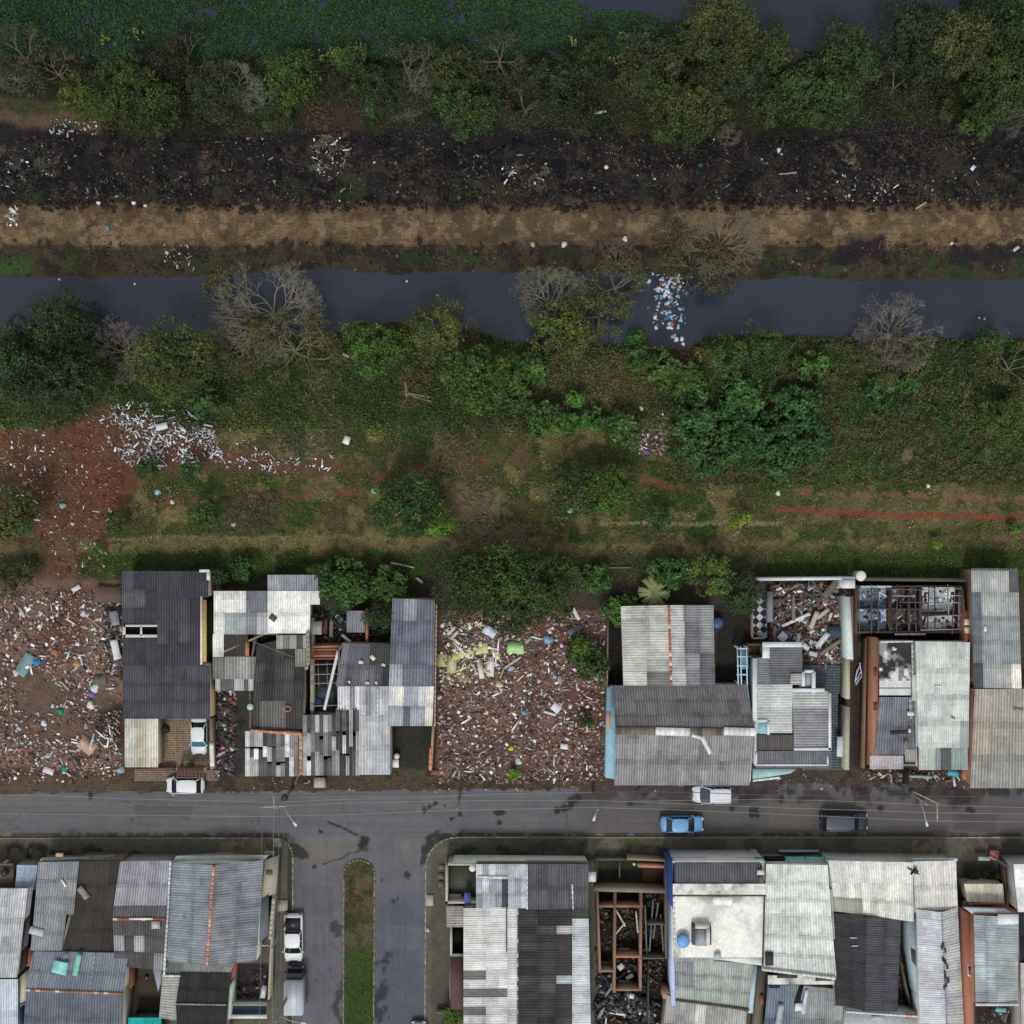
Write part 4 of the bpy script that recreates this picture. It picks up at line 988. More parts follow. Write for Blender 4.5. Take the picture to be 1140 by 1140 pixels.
# big front house with light blue side
h = house('house', 'wide street house with ribbed grey gable roof and light blue side', 'house', 760, 815)
walls(h, [(690, 768, 3.0), (832, 764, 3.0), (838, 812, 4.0), (835, 870, 3.0), (687, 870, 3.0), (688, 812, 4.0)], (196, 200, 200))
roof(h, [(683, 763), (831, 762), (840, 812), (686, 812)], [3.0, 3.0, 4.1, 4.1], 13, 3, [((112, 111, 114), 3), ((104, 102, 104), 2)], valley=.66, jit=.03)
roof(h, [(686, 816), (838, 818), (834, 874), (684, 874)], [4.1, 4.1, 2.9, 2.9], 13, 2, [((140, 138, 140), 3), ((132, 130, 132), 2)], valley=.66, jit=.03)
strip(h, [(686, 813.5, 4.15), (840, 815, 4.15)], .8, (112, 106, 98), .08, 'ridge_cap', alt=(84, 80, 74))
for x0, x1 in ((730, 768), (806, 841)): strip(h, [(x0, 814, 4.25), (x1, 815, 4.25)], .85, (214, 216, 214), .07, 'white_ridge_patch')
item('torn_flashing', 786, 829, 22, 5, 62, (210, 210, 206), 'torn white flashing curling down the front roof slope', 'flashing', 4.0, .06, M_metal)
item('torn_flashing', 776, 820, 12, 4, 18, (206, 206, 204), 'short torn flashing piece joined to the roof ridge', 'flashing', 4.15, .06, M_metal)
slab(h, [(676, 766), (683, 764), (688, 868), (674, 866)], 2.5, (140, 182, 196), 2.4, 'side_annex', label='light blue walled side annex'); slab(h, (675, 792, 680, 812), 2.56, (186, 144, 122), .05, 'bare_plaster')
for f_ in (.2, .5, .8): opening(h, (687, 870, 3), (835, 870, 3), f_, 1.4, 1.0, 1.2, -1)
opening(h, (687, 870, 3), (835, 870, 3), .35, .95, .1, 2.1, -1, 'door', pcol=(60, 84, 110))
# white-blue neighbour
h = house('house', 'white trimmed house with stepped grey and white roofs beside the ruin', 'house', 882, 790)
walls(h, [(843, 764, 3.0), (860, 763, 3.1), (860, 720, 3.1), (891, 720, 3.1), (892, 770, 3.0), (923, 772, 3.0), (922, 852, 3.0), (842, 852, 3.0)], (206, 210, 212))
roof(h, (842, 732, 860, 762), [3.0, 3.1, 3.1, 3.0], 1, 4, [((120, 122, 126), 1)], 'h')
roof(h, (857, 720, 893, 762), [3.3, 3.3, 3.1, 3.1], 1, 5, [((104, 106, 110), 1)], 'h', patches=[])
roof(h, (880, 750, 894, 762), [3.35, 3.35, 3.2, 3.2], 1, 1, [((160, 162, 162), 1)], 'h', lift=.05)
roof(h, (843, 762, 882, 816), [3.0, 3.2, 3.1, 3.0], 1, 6, [((188, 192, 190), 1), ((178, 182, 180), 1)], 'h', valley=.82)
roof(h, [(882, 770), (922, 770), (924, 833), (884, 833)], [3.2, 3.1, 3.1, 3.2], 1, 7, [((138, 138, 142), 1)], 'h', valley=.62, patches=[(0, 0, 1, .25, (170, 174, 170))])
roof(h, (842, 818, 883, 835), [2.9, 3.0, 2.9, 2.9], 3, 1, [((90, 86, 84), 1)], valley=.7)
roof(h, (841, 836, 925, 855), [2.9, 2.9, 2.7, 2.7], 8, 1, [((106, 108, 114), 1)], valley=.7)
for q, z_ in (((849, 715, 893, 720.5), 3.6), ((849, 720, 857, 733), 3.5), ((893, 748, 896, 764), 3.4), ((896, 746, 906, 749), 3.3), ((904, 748, 908, 772), 3.3), ((882, 766.5, 918, 770), 3.35), ((922.5, 772, 925.5, 835), 3.35), ((884, 832.5, 925, 835.5), 3.35), ((838, 733, 843, 803), 3.2), ((843, 801, 855, 804), 3.2), ((854, 803, 857, 818), 3.2)): slab(h, q, z_, (206, 212, 216), .25, 'parapet')
slab(h, (896, 749, 904, 765), 2.9, (150, 160, 164), .2, 'roof_hatch'); slab(h, (845, 804, 854, 817), 3.1, (134, 190, 200), .2, 'blue_slab')
b = MB()
for x_ in (821, 824.5, 831): b.wall((*P(x_, 720, 3)[:2], 3.0), (*P(x_+1, 762, 3)[:2], 3.0), .12, (180, 196, 206), 2.8)
for y_ in (722, 731, 741, 751): b.wall((*P(821, y_, 3)[:2], 3.03), (*P(832, y_, 3)[:2], 3.03), .14, (170, 196, 212), 2.8)
for x_, y_ in ((821, 721), (822, 761), (832, 721), (832, 761)): b.box((*P(x_, y_, 3)[:2], 1.4), (.14, .14, 2.8), (180, 190, 196))
ob('pergola', b, M_wood, h, 'pale blue timber pergola'); slab(h, (826, 722, 833, 745), 1.4, (120, 160, 184), 1.3, 'blue_box')
slab(h, [(838, 733), (843, 733), (843, 800), (839, 795)], 2.6, (152, 192, 206), 2.5, 'blue_wall')
slab(h, [(838, 856), (887, 856), (880, 861), (838, 868)], 2.3, (158, 190, 188), .1, 'street_awning', label='pale green street awning'); strip(h, [(838, 869, 2.3), (868, 865.5, 2.3)], .22, (210, 214, 216), .1, 'awning_edge')
opening(h, (922, 852, 3), (842, 852, 3), .3, 1.3, 1.0, 1.1, 1); opening(h, (922, 852, 3), (842, 852, 3), .6, .9, .1, 2.1, 1, 'door', pcol=(130, 140, 150))
w = house('yard_shed', 'small olive walled shed box in front of the checkered floor', 'shed', 842, 725)
walls(w, [(833, 718, 2.4), (848, 718, 2.4), (848, 731, 2.4), (833, 731, 2.4)], (104, 84, 60), .15); slab(w, (833, 718, 848, 731), 1.6, (72, 66, 50), .1, 'roof')
b = MB()
for i in range(17):
    for j in range(40):
        x_, y_ = 893+i*3.1, 740+j*3.0
        if x_ < 943 and y_ < 855: b.box((*P(x_+1.5, y_+1.5)[:2], .04), (.3, .29, .06), C(92, 102, 108)*random.uniform(.8, 1.12))
ob('courtyard_tiles', b, M_pave, kind='structure')
item('white_board', 937, 831, 11, 22, 0, (200, 212, 216), 'white rectangular board lying in the slate courtyard', 'board', 1.2, .1, M_wall)
item('dark_sheet', 939, 795, 12, 42, 0, (44, 38, 42), 'dark plum sheet along the right side of the slate courtyard', 'sheet', .2, .05)
w = house('boundary_wall', 'weathered pale wall separating slate courtyard from the brown alley', 'wall', 944, 795)
walls(w, [(944, 736, 2.4), (944, 776, 2.4)], (172, 170, 152), .45, False, drop=0); walls(w, [(944, 790, 2.3), (943, 855, 2.3)], (176, 174, 158), .45, False, drop=0); walls(w, [(944, 776, 1.2), (944, 790, 1.2)], (90, 84, 76), .4, False, drop=0)

# ruin with checkered floor
h = house('ruined_house', 'roofless ruin full of debris with a black and white checkered floor', 'ruin', 895, 690)
walls(h, [(846, 645, 2.6), (950, 644, 2.6)], (206, 210, 212), .3, False, name='back_wall', drop=0)
walls(h, [(838, 664, 1.6), (838, 711, 1.4)], (150, 110, 92), .15, False); walls(h, [(838, 711, 1.4), (851, 711, 1.4)], (158, 140, 128), .15, False)
walls(h, [(858, 662, 1.8), (858, 690, 1.7)], (120, 122, 128), .55, False, name='partition'); walls(h, [(861, 668, 1.0), (892, 667, 1.0)], (110, 70, 62), .15, False, name='partition'); walls(h, [(884, 664, 1.3), (884, 690, 1.2)], (112, 110, 102), .3, False, name='partition')
walls(h, [(863, 699, 1), (863, 712, .9)], (150, 120, 110), .3, False, name='partition')
slab(h, [(940, 665), (946.5, 665), (950, 734), (943, 734)], 3.0, (196, 208, 202), 2.9, 'side_wall', label='thick pale green side wall'); slab(h, (947.5, 664, 950, 736), 2.7, (136, 96, 96), 2.6, 'side_wall'); slab(h, (938, 646, 952, 655), 3.0, (200, 206, 208), 2.9, 'corner_block')
b = MB(); X0, Y0 = P(836.5, 661, .3)[:2]; X1, Y1 = P(854, 710, .3)[:2]
b.box(((X0+X1)/2, (Y0+Y1)/2, .2), (X1-X0, Y0-Y1, .2), (190, 194, 198))
for j in range(6):
    for i in range(2):
        for k_ in range(1):
            cx, cy = P(841.2+i*9.2, 664.6+j*9.0, .3)[:2]; s_ = .47; zt = .312
            if j < 5 or i == 0: b.add([(cx-s_, cy, zt), (cx, cy-s_, zt), (cx+s_, cy, zt), (cx, cy+s_, zt)], np.array([[0, 1, 2, 3]]), C(40, 44, 56)*random.uniform(.8, 1.3))
ob('checkered_floor', b, M_pave, h)
for cx_, cy_ in ((871, 708), (853, 708), (846, 712)):
    pass
rubble('collapsed_roof_debris', [(856, 650), (942, 650), (942, 738), (896, 738), (894, 716), (858, 712)], 2600, [((96, 74, 66), 4), ((120, 112, 104), 3), ((196, 200, 202), 1.6), ((60, 52, 50), 3), ((140, 96, 84), 1), ((90, 130, 150), .3)], (.07, .7), .3, 'broken timber, tile and plaster filling the roofless ruin', 'debris', zadd=.25)
rb = [(886, 690, 34, 3.2, -24, (206, 208, 208), 'long white beam lying diagonally across the ruin floor'), (906, 690, 20, 5, -68, (178, 172, 162), 'grey plank standing steeply in the middle of the ruin'), (916, 683, 16, 4, -38, (170, 166, 150), 'short buff plank beside the steep grey plank'), (916, 712, 18, 6, -50, (196, 206, 206), 'pale broad slab fragment in the lower ruin debris'), (925, 720, 30, 4, -34, (120, 112, 96), 'olive brown joist in the lower right of the ruin'), (888, 711, 12, 4.5, -80, (160, 158, 150), 'small grey post stub left of the debris'), (897, 720, 8, 5, 40, (202, 208, 208), 'small white slab by the grey roof corner'), (905, 728, 9, 5, 10, (196, 198, 196), 'white block above the slate courtyard'), (932, 704, 20, 12, 4, (60, 72, 84), 'dark slate blue sheet by the green side wall'), (871, 709, 9, 9, 45, (206, 208, 212), 'white diamond tile lying beside the partition stub'), (910, 655, 26, 3, 58, (84, 74, 66), 'dark charred joist in the upper ruin'), (918, 662, 30, 2.5, -52, (90, 80, 72), 'grey charred rafter in the upper right of the ruin'), (900, 662, 28, 2.5, 36, (78, 68, 62), 'charred rafter crossing the ruin near the back wall'), (925, 655, 24, 7, -50, (98, 96, 92), 'grey broken panel in the ruin near the corner block')]
for x, y, L, w_, a, c, lb in rb: item('debris_board', x, y, L, w_, a, c, lb, 'board', .75+random.uniform(0, .2), .12)

# burnt house with open rafters
h = house('burnt_house', 'burnt out house with bare dark rafters over pale blue rooms', 'ruin', 1013, 680)
BW = (96, 78, 72)
walls(h, [(954, 653, 2.0), (1070, 653, 2.0), (1070, 704, 2.0), (954, 704, 2.0)], BW, .2, name='wall')
for x_, col in ((992, (104, 80, 70)), (1013, BW), (1026, BW)): walls(h, [(x_, 654, 1.9), (x_, 703, 1.9)], col, .15, False, name='partition')
walls(h, [(1027, 684, 1.9), (1069, 684, 1.9)], (70, 56, 52), .3, False, name='partition'); walls(h, [(954, 678, 1.8), (1026, 678, 1.8)], BW, .12, False, name='partition')
def flr(q, col, nm='room_floor'):
    return patchslab(h, q, .35, lambda u, v_, X, Y: C(*col)*(.5+1.0*np.clip(fbm(X*10, Y*10, 9, 44, 4)*2.2-.5, 0, 1))[:, None], .12, .2, nm, M_pave)
flr((955, 654, 977, 703), (104, 122, 132)); flr((978, 654, 991.5, 703), (150, 176, 206)); flr((992.5, 654, 1025.5, 703), (84, 76, 74)); flr((1026.5, 654, 1069.5, 682), (226, 234, 240)); flr((1026.5, 686, 1069.5, 703), (226, 234, 244))
b = MB()
for x_ in np.arange(957, 1070, 7.0):
    if random.random() < .2: continue
    A = P(x_+random.uniform(-1, 1), random.choice([651, 653, 660]), 2.3); B = P(x_+random.uniform(-1.5, 1.5), random.choice([706, 700, 704, 684]), 2.3); b.wall((*A[:2], 2.16), (*B[:2], 2.16+random.uniform(-.1, .1)), .10, C(*random.choice([(88, 78, 76), (64, 56, 55), (140, 130, 126)])), 2.04)
for y_ in np.arange(656, 706, 7.5):
    x0 = 955
    while x0 < 1068:
        x1 = x0+random.uniform(20, 50)
        if random.random() < .7: A = P(x0, y_+random.uniform(-1, 1), 2.4); B = P(min(x1, 1070), y_+random.uniform(-1, 1), 2.4); b.wall((*A[:2], 2.3), (*B[:2], 2.3), .09, C(*random.choice([(104, 92, 88), (74, 64, 62), (160, 150, 146)])), 2.17)
        x0 = x1
ob('rafter_frame', b, M_wood, h)
rubble('room_rubble', [(955, 654), (1069, 654), (1069, 703), (955, 703)], 420, [((70, 62, 60), 2.4), ((130, 150, 170), 2), ((200, 206, 214), 2), ((110, 70, 60), 1)], (.06, .45), .3, parent=h, fl=0, zadd=.38)
strip(h, [(958, 653, 2.3), (992, 653, 2.3)], .2, (176, 178, 180), .15, 'coping'); strip(h, [(996, 706, 2.2), (1030, 706, 2.2)], .2, (150, 130, 122), .15, 'coping')
w = house('boundary_wall', 'dark weathered back wall behind the burnt house', 'wall', 1015, 646); walls(w, [(963, 645, 2.4), (1075, 646, 2.4)], (80, 82, 70), .35, False)
tank('water_tank', 960, 641.5, .1, .55, 2.6, (190, 190, 182), 'whitish round tank on the back wall corner by the burnt house', (214, 212, 206))
w = house('boundary_wall', 'brick wall with two white blocks between burnt house and long grey roof', 'wall', 1075, 700)
slab(w, (1071, 680, 1081, 715), 1.6, (160, 96, 66), 1.5, 'brick_yard_floor'); slab(w, (1074, 689, 1080, 696), 1.9, (214, 206, 184), .3, 'white_block'); slab(w, (1074, 698, 1080, 705), 1.9, (208, 204, 190), .3, 'white_block'); walls(w, [(1072, 655, 2), (1074, 680, 2)], (84, 72, 62), .2, False)
slab(w, (1078.5, 715, 1081, 860), 2.0, (150, 102, 78), 1.9, 'brick_wall')

# slab house and neighbours
h = house('house', 'house with orange brick flank and a stained white slab above grey roofing', 'house', 995, 790)
walls(h, [(974, 714, 3.0), (974, 850, 2.9)], (160, 108, 78), .75, False, name='brick_wall', drop=0)
walls(h, [(979, 715, 3.0), (1016, 715, 3.0), (1021, 852, 2.8), (972, 852, 2.8)], (176, 170, 160))
for y_ in (743, 782): slab(h, (972.5, y_, 976.5, y_+9), 3.03, (104, 58, 42), .05, 'brick_niche')
def stn(u, v_, X, Y):
    nz = fbm(X*10, Y*10, 12, 51, 5); w_ = np.clip((v_-.35+(nz-.5)*1.1)*4, 0, 1)*np.where((u > .62) & (nz > .5), .3, 1)+np.where(u < .25, .35, 0)*(nz > .45)
    w_ = np.clip(np.where(v_ > .72, 1.0, w_)*np.where((v_ > .855) & (v_ < .88), .1, 1), 0, 1)[:, None]
    return C(50, 50, 52)*(1-w_)*(.7+.8*nz[:, None])+C(206, 208, 208)*w_*(.8+.3*nz[:, None])
patchslab(h, (979, 715, 1014, 774), 3.05, stn, .12, .15, 'roof_slab')
strip(h, [(980, 714.5, 3.1), (1016, 714, 3.1)], .18, (200, 200, 196), .15, 'parapet'); strip(h, [(1015.5, 716, 3.1), (1016, 772, 3.1)], .22, (176, 176, 172), .12, 'parapet')
roof(h, [(979, 776), (1018, 776), (1020, 840), (973, 840)], [3.1, 3.1, 2.9, 2.9], 5, 2, [((118, 120, 128), 2), ((128, 130, 138), 1)], valley=.64)
roof(h, (968, 841, 1005, 856), [2.85, 2.85, 2.8, 2.8], 3, 1, [((168, 164, 164), 1)], valley=.85, lift=.1); roof(h, (1007, 834, 1020, 848), [2.9, 2.9, 2.8, 2.8], 1, 1, [((150, 150, 144), 1)], lift=.1)
strip(h, [(991, 816, 3.1), (1012, 815, 3.1)], .35, (58, 58, 62), .06, 'gutter'); strip(h, [(1013, 776, 3.2), (1014, 800, 3.2)], .3, (140, 146, 152), .1, 'flashing')
blob('white_drum', 995, 722, 2.4, .4, (214, 214, 214), 'round white pot on the stained slab roof', 'pot', 3.1)
for i, (x, y, s, lb) in enumerate([(1013, 794, 7, 'white block near the top of the ribbed grey roof'), (1012, 813, 4, 'small white block beside the roof gutter'), (1009, 826, 6, 'rusty grey box at the lower right of the ribbed roof'), (1008, 748, 8, 'upright white chimney block on the stained slab')]):
    item('roof_block', x, y, s, s*.6, (0, 90, 60, 85)[i], [(210, 210, 208), (206, 206, 204), (120, 100, 84), (206, 208, 210)][i], lb, 'block', 3.15, .3, M_wall)
slab(h, (1005, 700+155, 1012, 873), 1.5, (40, 38, 36), .1, 'porch_floor')
rubble('street_debris', [(960, 856), (1075, 860), (1075, 870), (965, 868)], 240, [((70, 64, 58), 3), ((150, 146, 140), 1), ((190, 192, 190), .4), ((110, 80, 62), 1)], (.08, .5), .35, 'scraps of board along the street edge by the brick flank', 'debris')
h = house('house', 'house with large pale green grey sheet roof', 'house', 1048, 780)
walls(h, [(1020, 716, 3.3), (1077, 716, 3.3), (1076, 830, 3.2), (1022, 830, 3.2)], (190, 190, 182))
roof(h, [(1019, 714), (1079.5, 715), (1078, 832), (1022, 832)], [3.5, 3.4, 3.2, 3.3], 6, 4, [((186, 192, 186), 3), ((180, 186, 181), 2)], valley=.86, jit=.03, patches=[(.85, .75, 1, 1, (150, 156, 154))])
roof(h, (1015, 751, 1023, 780), [3.3, 3.3, 3.3, 3.3], 1, 1, [((176, 182, 178), 1)], valley=.85)
roof(h, (1023, 832, 1077, 857), [3.1, 3.1, 2.8, 2.8], 9, 1, [((140, 152, 148), 3), ((170, 178, 170), 2), ((90, 96, 98), 1.4)], valley=.8, jit=.12)
walls(h, [(1024, 834, 2.9), (1075, 834, 2.9), (1075, 855, 2.7), (1024, 855, 2.7)], (150, 130, 112))
for x, y, L, w_, a, c, lb in [(1044, 764, 7, 2, -2, (222, 224, 220), 'small white scrap on the pale green grey roof'), (1061, 799, 5, 1.6, 28, (120, 122, 118), 'small dark scrap on the pale green grey roof')]: item('roof_scrap', x, y, L, w_, a, c, lb, 'scrap', 3.45, .03, M_metal)
item('turquoise_tarpaulin', 1061, 861, 12, 6, 6, (52, 158, 180), 'turquoise tarpaulin at the street edge below the glassy awning', 'tarpaulin', 1.2, .06, M_plastic)
item('metal_gate_leaf', 1025, 864.5, 26, 3, 2, (140, 158, 160), 'fallen grey blue gate leaf along the street edge', 'gate', .5, .08, M_metal)
slab(h, (1073, 855, 1080, 868), 1.6, (176, 118, 86), 1.5, 'gate_pier')
h = house('house', 'long rear house with patched pale grey roof at the right edge', 'house', 1110, 700)
walls(h, [(1084, 636, 3.3), (1133, 636, 3.3), (1137, 764, 3.2), (1088, 764, 3.2)], (150, 120, 100))
roof(h, [(1081, 633), (1133, 633), (1137, 766), (1084, 765)], [3.5, 3.4, 3.3, 3.4], 5, 5, [((166, 168, 164), 3), ((152, 156, 154), 2)], valley=.72, patches=[(.85, 0, 1, .3, (88, 92, 94)), (0, .25, .2, .8, (104, 112, 118)), (.2, .4, .4, .6, (104, 108, 110)), (.8, .8, 1, 1, (216, 214, 204)), (.2, .4, .99, .8, (142, 148, 148)), (0, .8, .15, 1, (80, 84, 88))])
strip(h, [(1081, 634, 3.6), (1133, 634, 3.6)], .3, (96, 98, 96), .08, 'ridge_cap')
item('brick_on_roof', 1096.5, 700, 2.4, 6, 0, (222, 220, 214), 'small white block on the dark panel of the long grey roof', 'block', 3.5, .15, M_wall)
h = house('house', 'front house with ribbed beige grey roof at the right edge of the street row', 'house', 1112, 822)
walls(h, [(1084, 768, 3.2), (1150, 768, 3.2), (1150, 873, 3.0), (1082, 873, 3.0)], (150, 110, 88))
roof(h, [(1085, 767), (1152, 767), (1152, 877), (1080, 877)], [3.3, 3.3, 3.0, 3.0], 7, 3, [((156, 154, 146), 3), ((148, 147, 140), 2)], valley=.7, jit=.03, patches=[(.0, .4, .35, .6, (166, 158, 144))])
item('rusty_patch', 1134, 790, 10, 3, 5, (160, 120, 104), 'rusty scrap lying on the ribbed beige roof', 'scrap', 3.35, .03, M_metal)
opening(h, (1082, 873, 3), (1150, 873, 3), .3, 1.3, 1.0, 1.1, -1); opening(h, (1082, 873, 3), (1150, 873, 3), .6, .9, .1, 2.1, -1, 'door', pcol=(100, 70, 50))
# alley right of courtyard
w = house('boundary_wall', 'thin brown post wall inside the alley beside the orange brick flank', 'wall', 964, 790); walls(w, [(965, 712, 1.8), (962, 855, 1.8)], (126, 104, 78), .2, False); walls(w, [(968, 716, 1.0), (966, 770, 1.0)], (104, 96, 84), .3, False)
slab(w, (964, 768, 970, 812), .9, (48, 46, 34), .8, 'trough')
for i, (x, y, a) in enumerate([(955, 746, -70), (957, 750, -62), (953, 752, 100), (958, 744, 80), (956, 757, -55)]):
    item('white_stick', x, y, 17-i, 1.3, a, (180, 190, 204), 'pale stick in the small bundle lying in the brown alley', 'stick', .3+.06*i, .06, None, 'pale sticks bundled in the brown alley')
# ================================================================ the houses south of the street
h = house('house', 'house with long slanting pale grey roof at the left edge below the street', 'house', 10, 1040)
walls(h, [(-40, 992, 3.3), (28, 992, 3.3), (18, 1085, 3.3), (-40, 1085, 3.3)], (150, 130, 110))
roof(h, [(-50, 989), (31, 989), (19, 1088), (-50, 1088)], [3.5, 3.6, 3.6, 3.5], 7, 3, [((178, 180, 182), 1), ((170, 173, 176), 1)], valley=.68, jit=.03)
roof(h, [(31, 989), (37, 986), (33, 1018), (27, 1024)], [3.6, 3.4, 3.4, 3.6], 1, 1, [((128, 130, 132), 1)])
slab(h, [(27, 1026), (34, 1020), (31, 1052), (24, 1056)], 2.9, (76, 78, 84), .1, 'window_bay'); slab(h, [(24, 1058), (31, 1054), (29, 1076), (20, 1086)], 2.7, (52, 50, 52), .1, 'window_bay')
slab(h, [(31, 1056), (35, 1056), (33, 1076), (29, 1076)], 2.4, (152, 88, 60), 2.3, 'brick_wall')
roof(h, [(-50, 1090), (20, 1090), (20, 1160), (-50, 1160)], [3.3, 3.3, 3.1, 3.1], 6, 2, [((168, 182, 198), 2), ((182, 192, 202), 1)], valley=.72)
slab(h, [(20, 1090), (31, 1080), (28, 1118), (19, 1122)], 2.7, (192, 186, 166), 2.6, 'gable_wall', label='peeling cream gable wall')
walls(h, [(19, 1122, 3), (28, 1117, 3), (26, 1160, 3), (19, 1160, 3)], (96, 112, 136))
h = house('shed', 'small pale blue roofed shed in the top left corner of the south row', 'shed', 30, 975)
walls(h, [(19, 964, 2.6), (40, 964, 2.6), (38, 990, 2.6), (18, 990, 2.6)], (130, 120, 110)); roof(h, [(19, 963), (42, 963), (38, 991), (17, 991)], [2.7, 2.7, 2.6, 2.6], 3, 2, [((150, 166, 186), 1)], valley=.8)
slab(h, (-30, 963, 15, 988), 2.4, (104, 92, 84), .2, 'flat_roof'); strip(h, [(-30, 962, 2.5), (15, 962, 2.5)], .25, (120, 96, 80), .15, 'parapet'); strip(h, [(0, 963, 2.5), (10, 957, 2.5)], .2, (110, 96, 86), .1, 'parapet')
tank('water_tank', 4, 972, 2.45, .38, .7, (34, 34, 38), 'black round tank on the flat roof at the left edge')
h = house('house', 'house with weathered grey roof stepped at its lower right and bare patches', 'house', 60, 1005)
walls(h, [(44, 962, 3.3), (84, 962, 3.3), (78, 1015, 3.3), (68, 1055, 3.2), (36, 1055, 3.2)], (150, 146, 136))
roof(h, [(43, 960), (88, 959), (82, 1018), (38, 1018)], [3.5, 3.4, 3.4, 3.5], 4, 3, [((136, 140, 142), 1), ((128, 132, 134), 1)], valley=.7, jit=.04)
roof(h, [(38, 1018), (74, 1018), (69, 1058), (34, 1058)], [3.5, 3.4, 3.3, 3.4], 3, 2, [((132, 138, 140), 1)], valley=.7)
slab(h, [(46, 955), (102, 954), (96, 959), (44, 959)], 2.8, (152, 168, 160), .12, 'street_canopy'); slab(h, (62, 950, 70, 954), 2.9, (206, 168, 140), .2, 'pier_cap')
item('white_cross_board', 71, 983, 9, 1.8, 58, (220, 220, 220), 'small white stick crossing on the weathered grey roof', 'board', 3.55); item('pale_triangle_sheet', 41, 1037, 16, 8, 15, (178, 176, 176), 'pale triangular sheet at the left edge of the weathered roof', 'sheet', 3.5, .04)
h = house('house', 'house under a dark brown moss stained roof with a small loose panel', 'house', 103, 1005)
walls(h, [(88, 958, 3.2), (134, 958, 3.2), (127, 1055, 3.1), (72, 1055, 3.1)], (120, 112, 100))
roof(h, [(88, 959), (135, 958), (130, 1010), (82, 1010)], [3.3, 3.3, 3.2, 3.2], 4, 2, [((66, 61, 57), 2), ((58, 54, 50), 1)], valley=.7, patches=[(0, 0, 1, .05, (96, 96, 96))])
roof(h, [(82, 1010), (130, 1010), (126, 1058), (70, 1058)], [3.2, 3.2, 3.1, 3.1], 4, 2, [((62, 57, 54), 2), ((54, 50, 47), 1)], valley=.7)
slab(h, [(102, 953), (128, 952), (124, 957), (98, 958)], 2.7, (110, 126, 126), .12, 'street_canopy')
item('loose_roofing', 93, 994, 15, 7, 52, (128, 124, 118), 'loose grey ribbed panel lying on the dark brown roof', 'panel', 3.4, .05, M_roof)
h = house('house', 'house with ribbed grey front roof and red ridge above dark patched sheets', 'house', 157, 1020)
walls(h, [(134, 961, 3.4), (186, 961, 3.4), (182, 1022, 4.0), (182, 1076, 3.2), (128, 1076, 3.2), (126, 1022, 4.0)], (150, 146, 138))
roof(h, [(134, 959), (190, 958), (186, 1008), (127, 1008)], [3.3, 3.3, 3.9, 3.9], 5, 2, [((152, 152, 160), 1), ((146, 146, 153), 1)], valley=.66, jit=.03)
roof(h, [(127, 1008), (186, 1008), (184, 1022), (126, 1022)], [3.9, 3.9, 4.1, 4.1], 5, 1, [((96, 94, 96), 1)], valley=.66)
roof(h, [(126, 1024), (184, 1024), (182, 1080), (128, 1075)], [4.1, 4.1, 3.3, 3.3], 5, 3, [((84, 83, 86), 1), ((78, 77, 80), 1)], valley=.68, patches=[(0, .34, .2, .66, (146, 146, 148)), (.35, .34, .6, .66, (158, 158, 160)), (.8, .6, 1, 1, (134, 134, 138))])
strip(h, [(126, 1023, 4.12), (184, 1023, 4.12)], .24, (168, 90, 70), .1, alt=(214, 200, 190)); strip(h, [(144, 1022.8, 4.24), (170, 1022.8, 4.24)], .2, (214, 208, 202), .05, 'pale_mortar')
item('roof_box', 174, 1029, 9, 8, 0, (176, 176, 172), 'square grey cowl on the dark patched roof near the ridge', 'cowl', 4.05, .3, M_metal)
h = house('house', 'big ribbed grey gable roof with a reddish ridge near the west lane', 'house', 240, 1015)
walls(h, [(190, 962, 3.4), (237, 962, 4.4), (290, 962, 3.4), (285, 1068, 3.4), (229, 1068, 4.4), (186, 1068, 3.4)], (190, 194, 188))
roof(h, [(191, 961), (238, 963), (231, 1075), (187, 1070)], [3.4, 4.5, 4.5, 3.4], 2, 13, [((134, 142, 150), 2), ((128, 136, 144), 1)], 'h', valley=.7, jit=.03)
roof(h, [(238, 963), (293, 958), (285, 1070), (231, 1075)], [4.5, 3.4, 3.4, 4.5], 2, 13, [((134, 138, 144), 2), ((126, 130, 137), 1)], 'h', valley=.7, jit=.03)
strip(h, [(238, 964, 4.5), (230.5, 1074, 4.5)], .28, (186, 124, 104), .1, alt=(206, 150, 130), label='reddish tile ridge')
strip(h, [(190, 958, 3.6), (183, 1085, 3.6)], .22, (200, 202, 206), .14, 'parapet'); slab(h, [(196, 953), (300, 952), (292, 958), (192, 960)], 2.9, (176, 184, 176), .15, 'street_canopy')
opening(h, (190, 962, 3.4), (290, 962, 3.4), .3, 1.4, 1.0, 1.2, 1); opening(h, (190, 962, 3.4), (290, 962, 3.4), .7, 1.4, 1.0, 1.2, 1)
slab(h, [(293, 958), (311, 952), (307, 995), (290, 1000)], 2.6, (158, 152, 138), .15, 'side_canopy'); slab(h, (296, 969, 303, 974), 2.75, (96, 84, 70), .1, 'chimney_cap')
slab(h, [(290, 1002), (299, 996), (299, 1040), (289, 1050)], 2.7, (96, 102, 108), .1, 'side_canopy'); strip(h, [(305, 1000, 2.4), (301, 1045, 2.4)], .35, (172, 164, 146), 2.3 and .2, 'boundary_coping')
b = MB(); b.wall((*P(306, 960, 2.2)[:2], 2.2), (*P(299, 1112, 2.2)[:2], 2.2), .2, (160, 154, 140)); ob('wall', b, M_wall, house('boundary_wall', 'pale boundary wall along the pavement of the west lane', 'wall', 303, 1035))
h = house('annex', 'narrow lower annex with greenish ribbed roof under the big gable roof', 'annex', 222, 1078)
walls(h, [(188, 1070, 2.7), (260, 1070, 2.7), (256, 1082, 2.7), (186, 1082, 2.7)], (150, 140, 126))
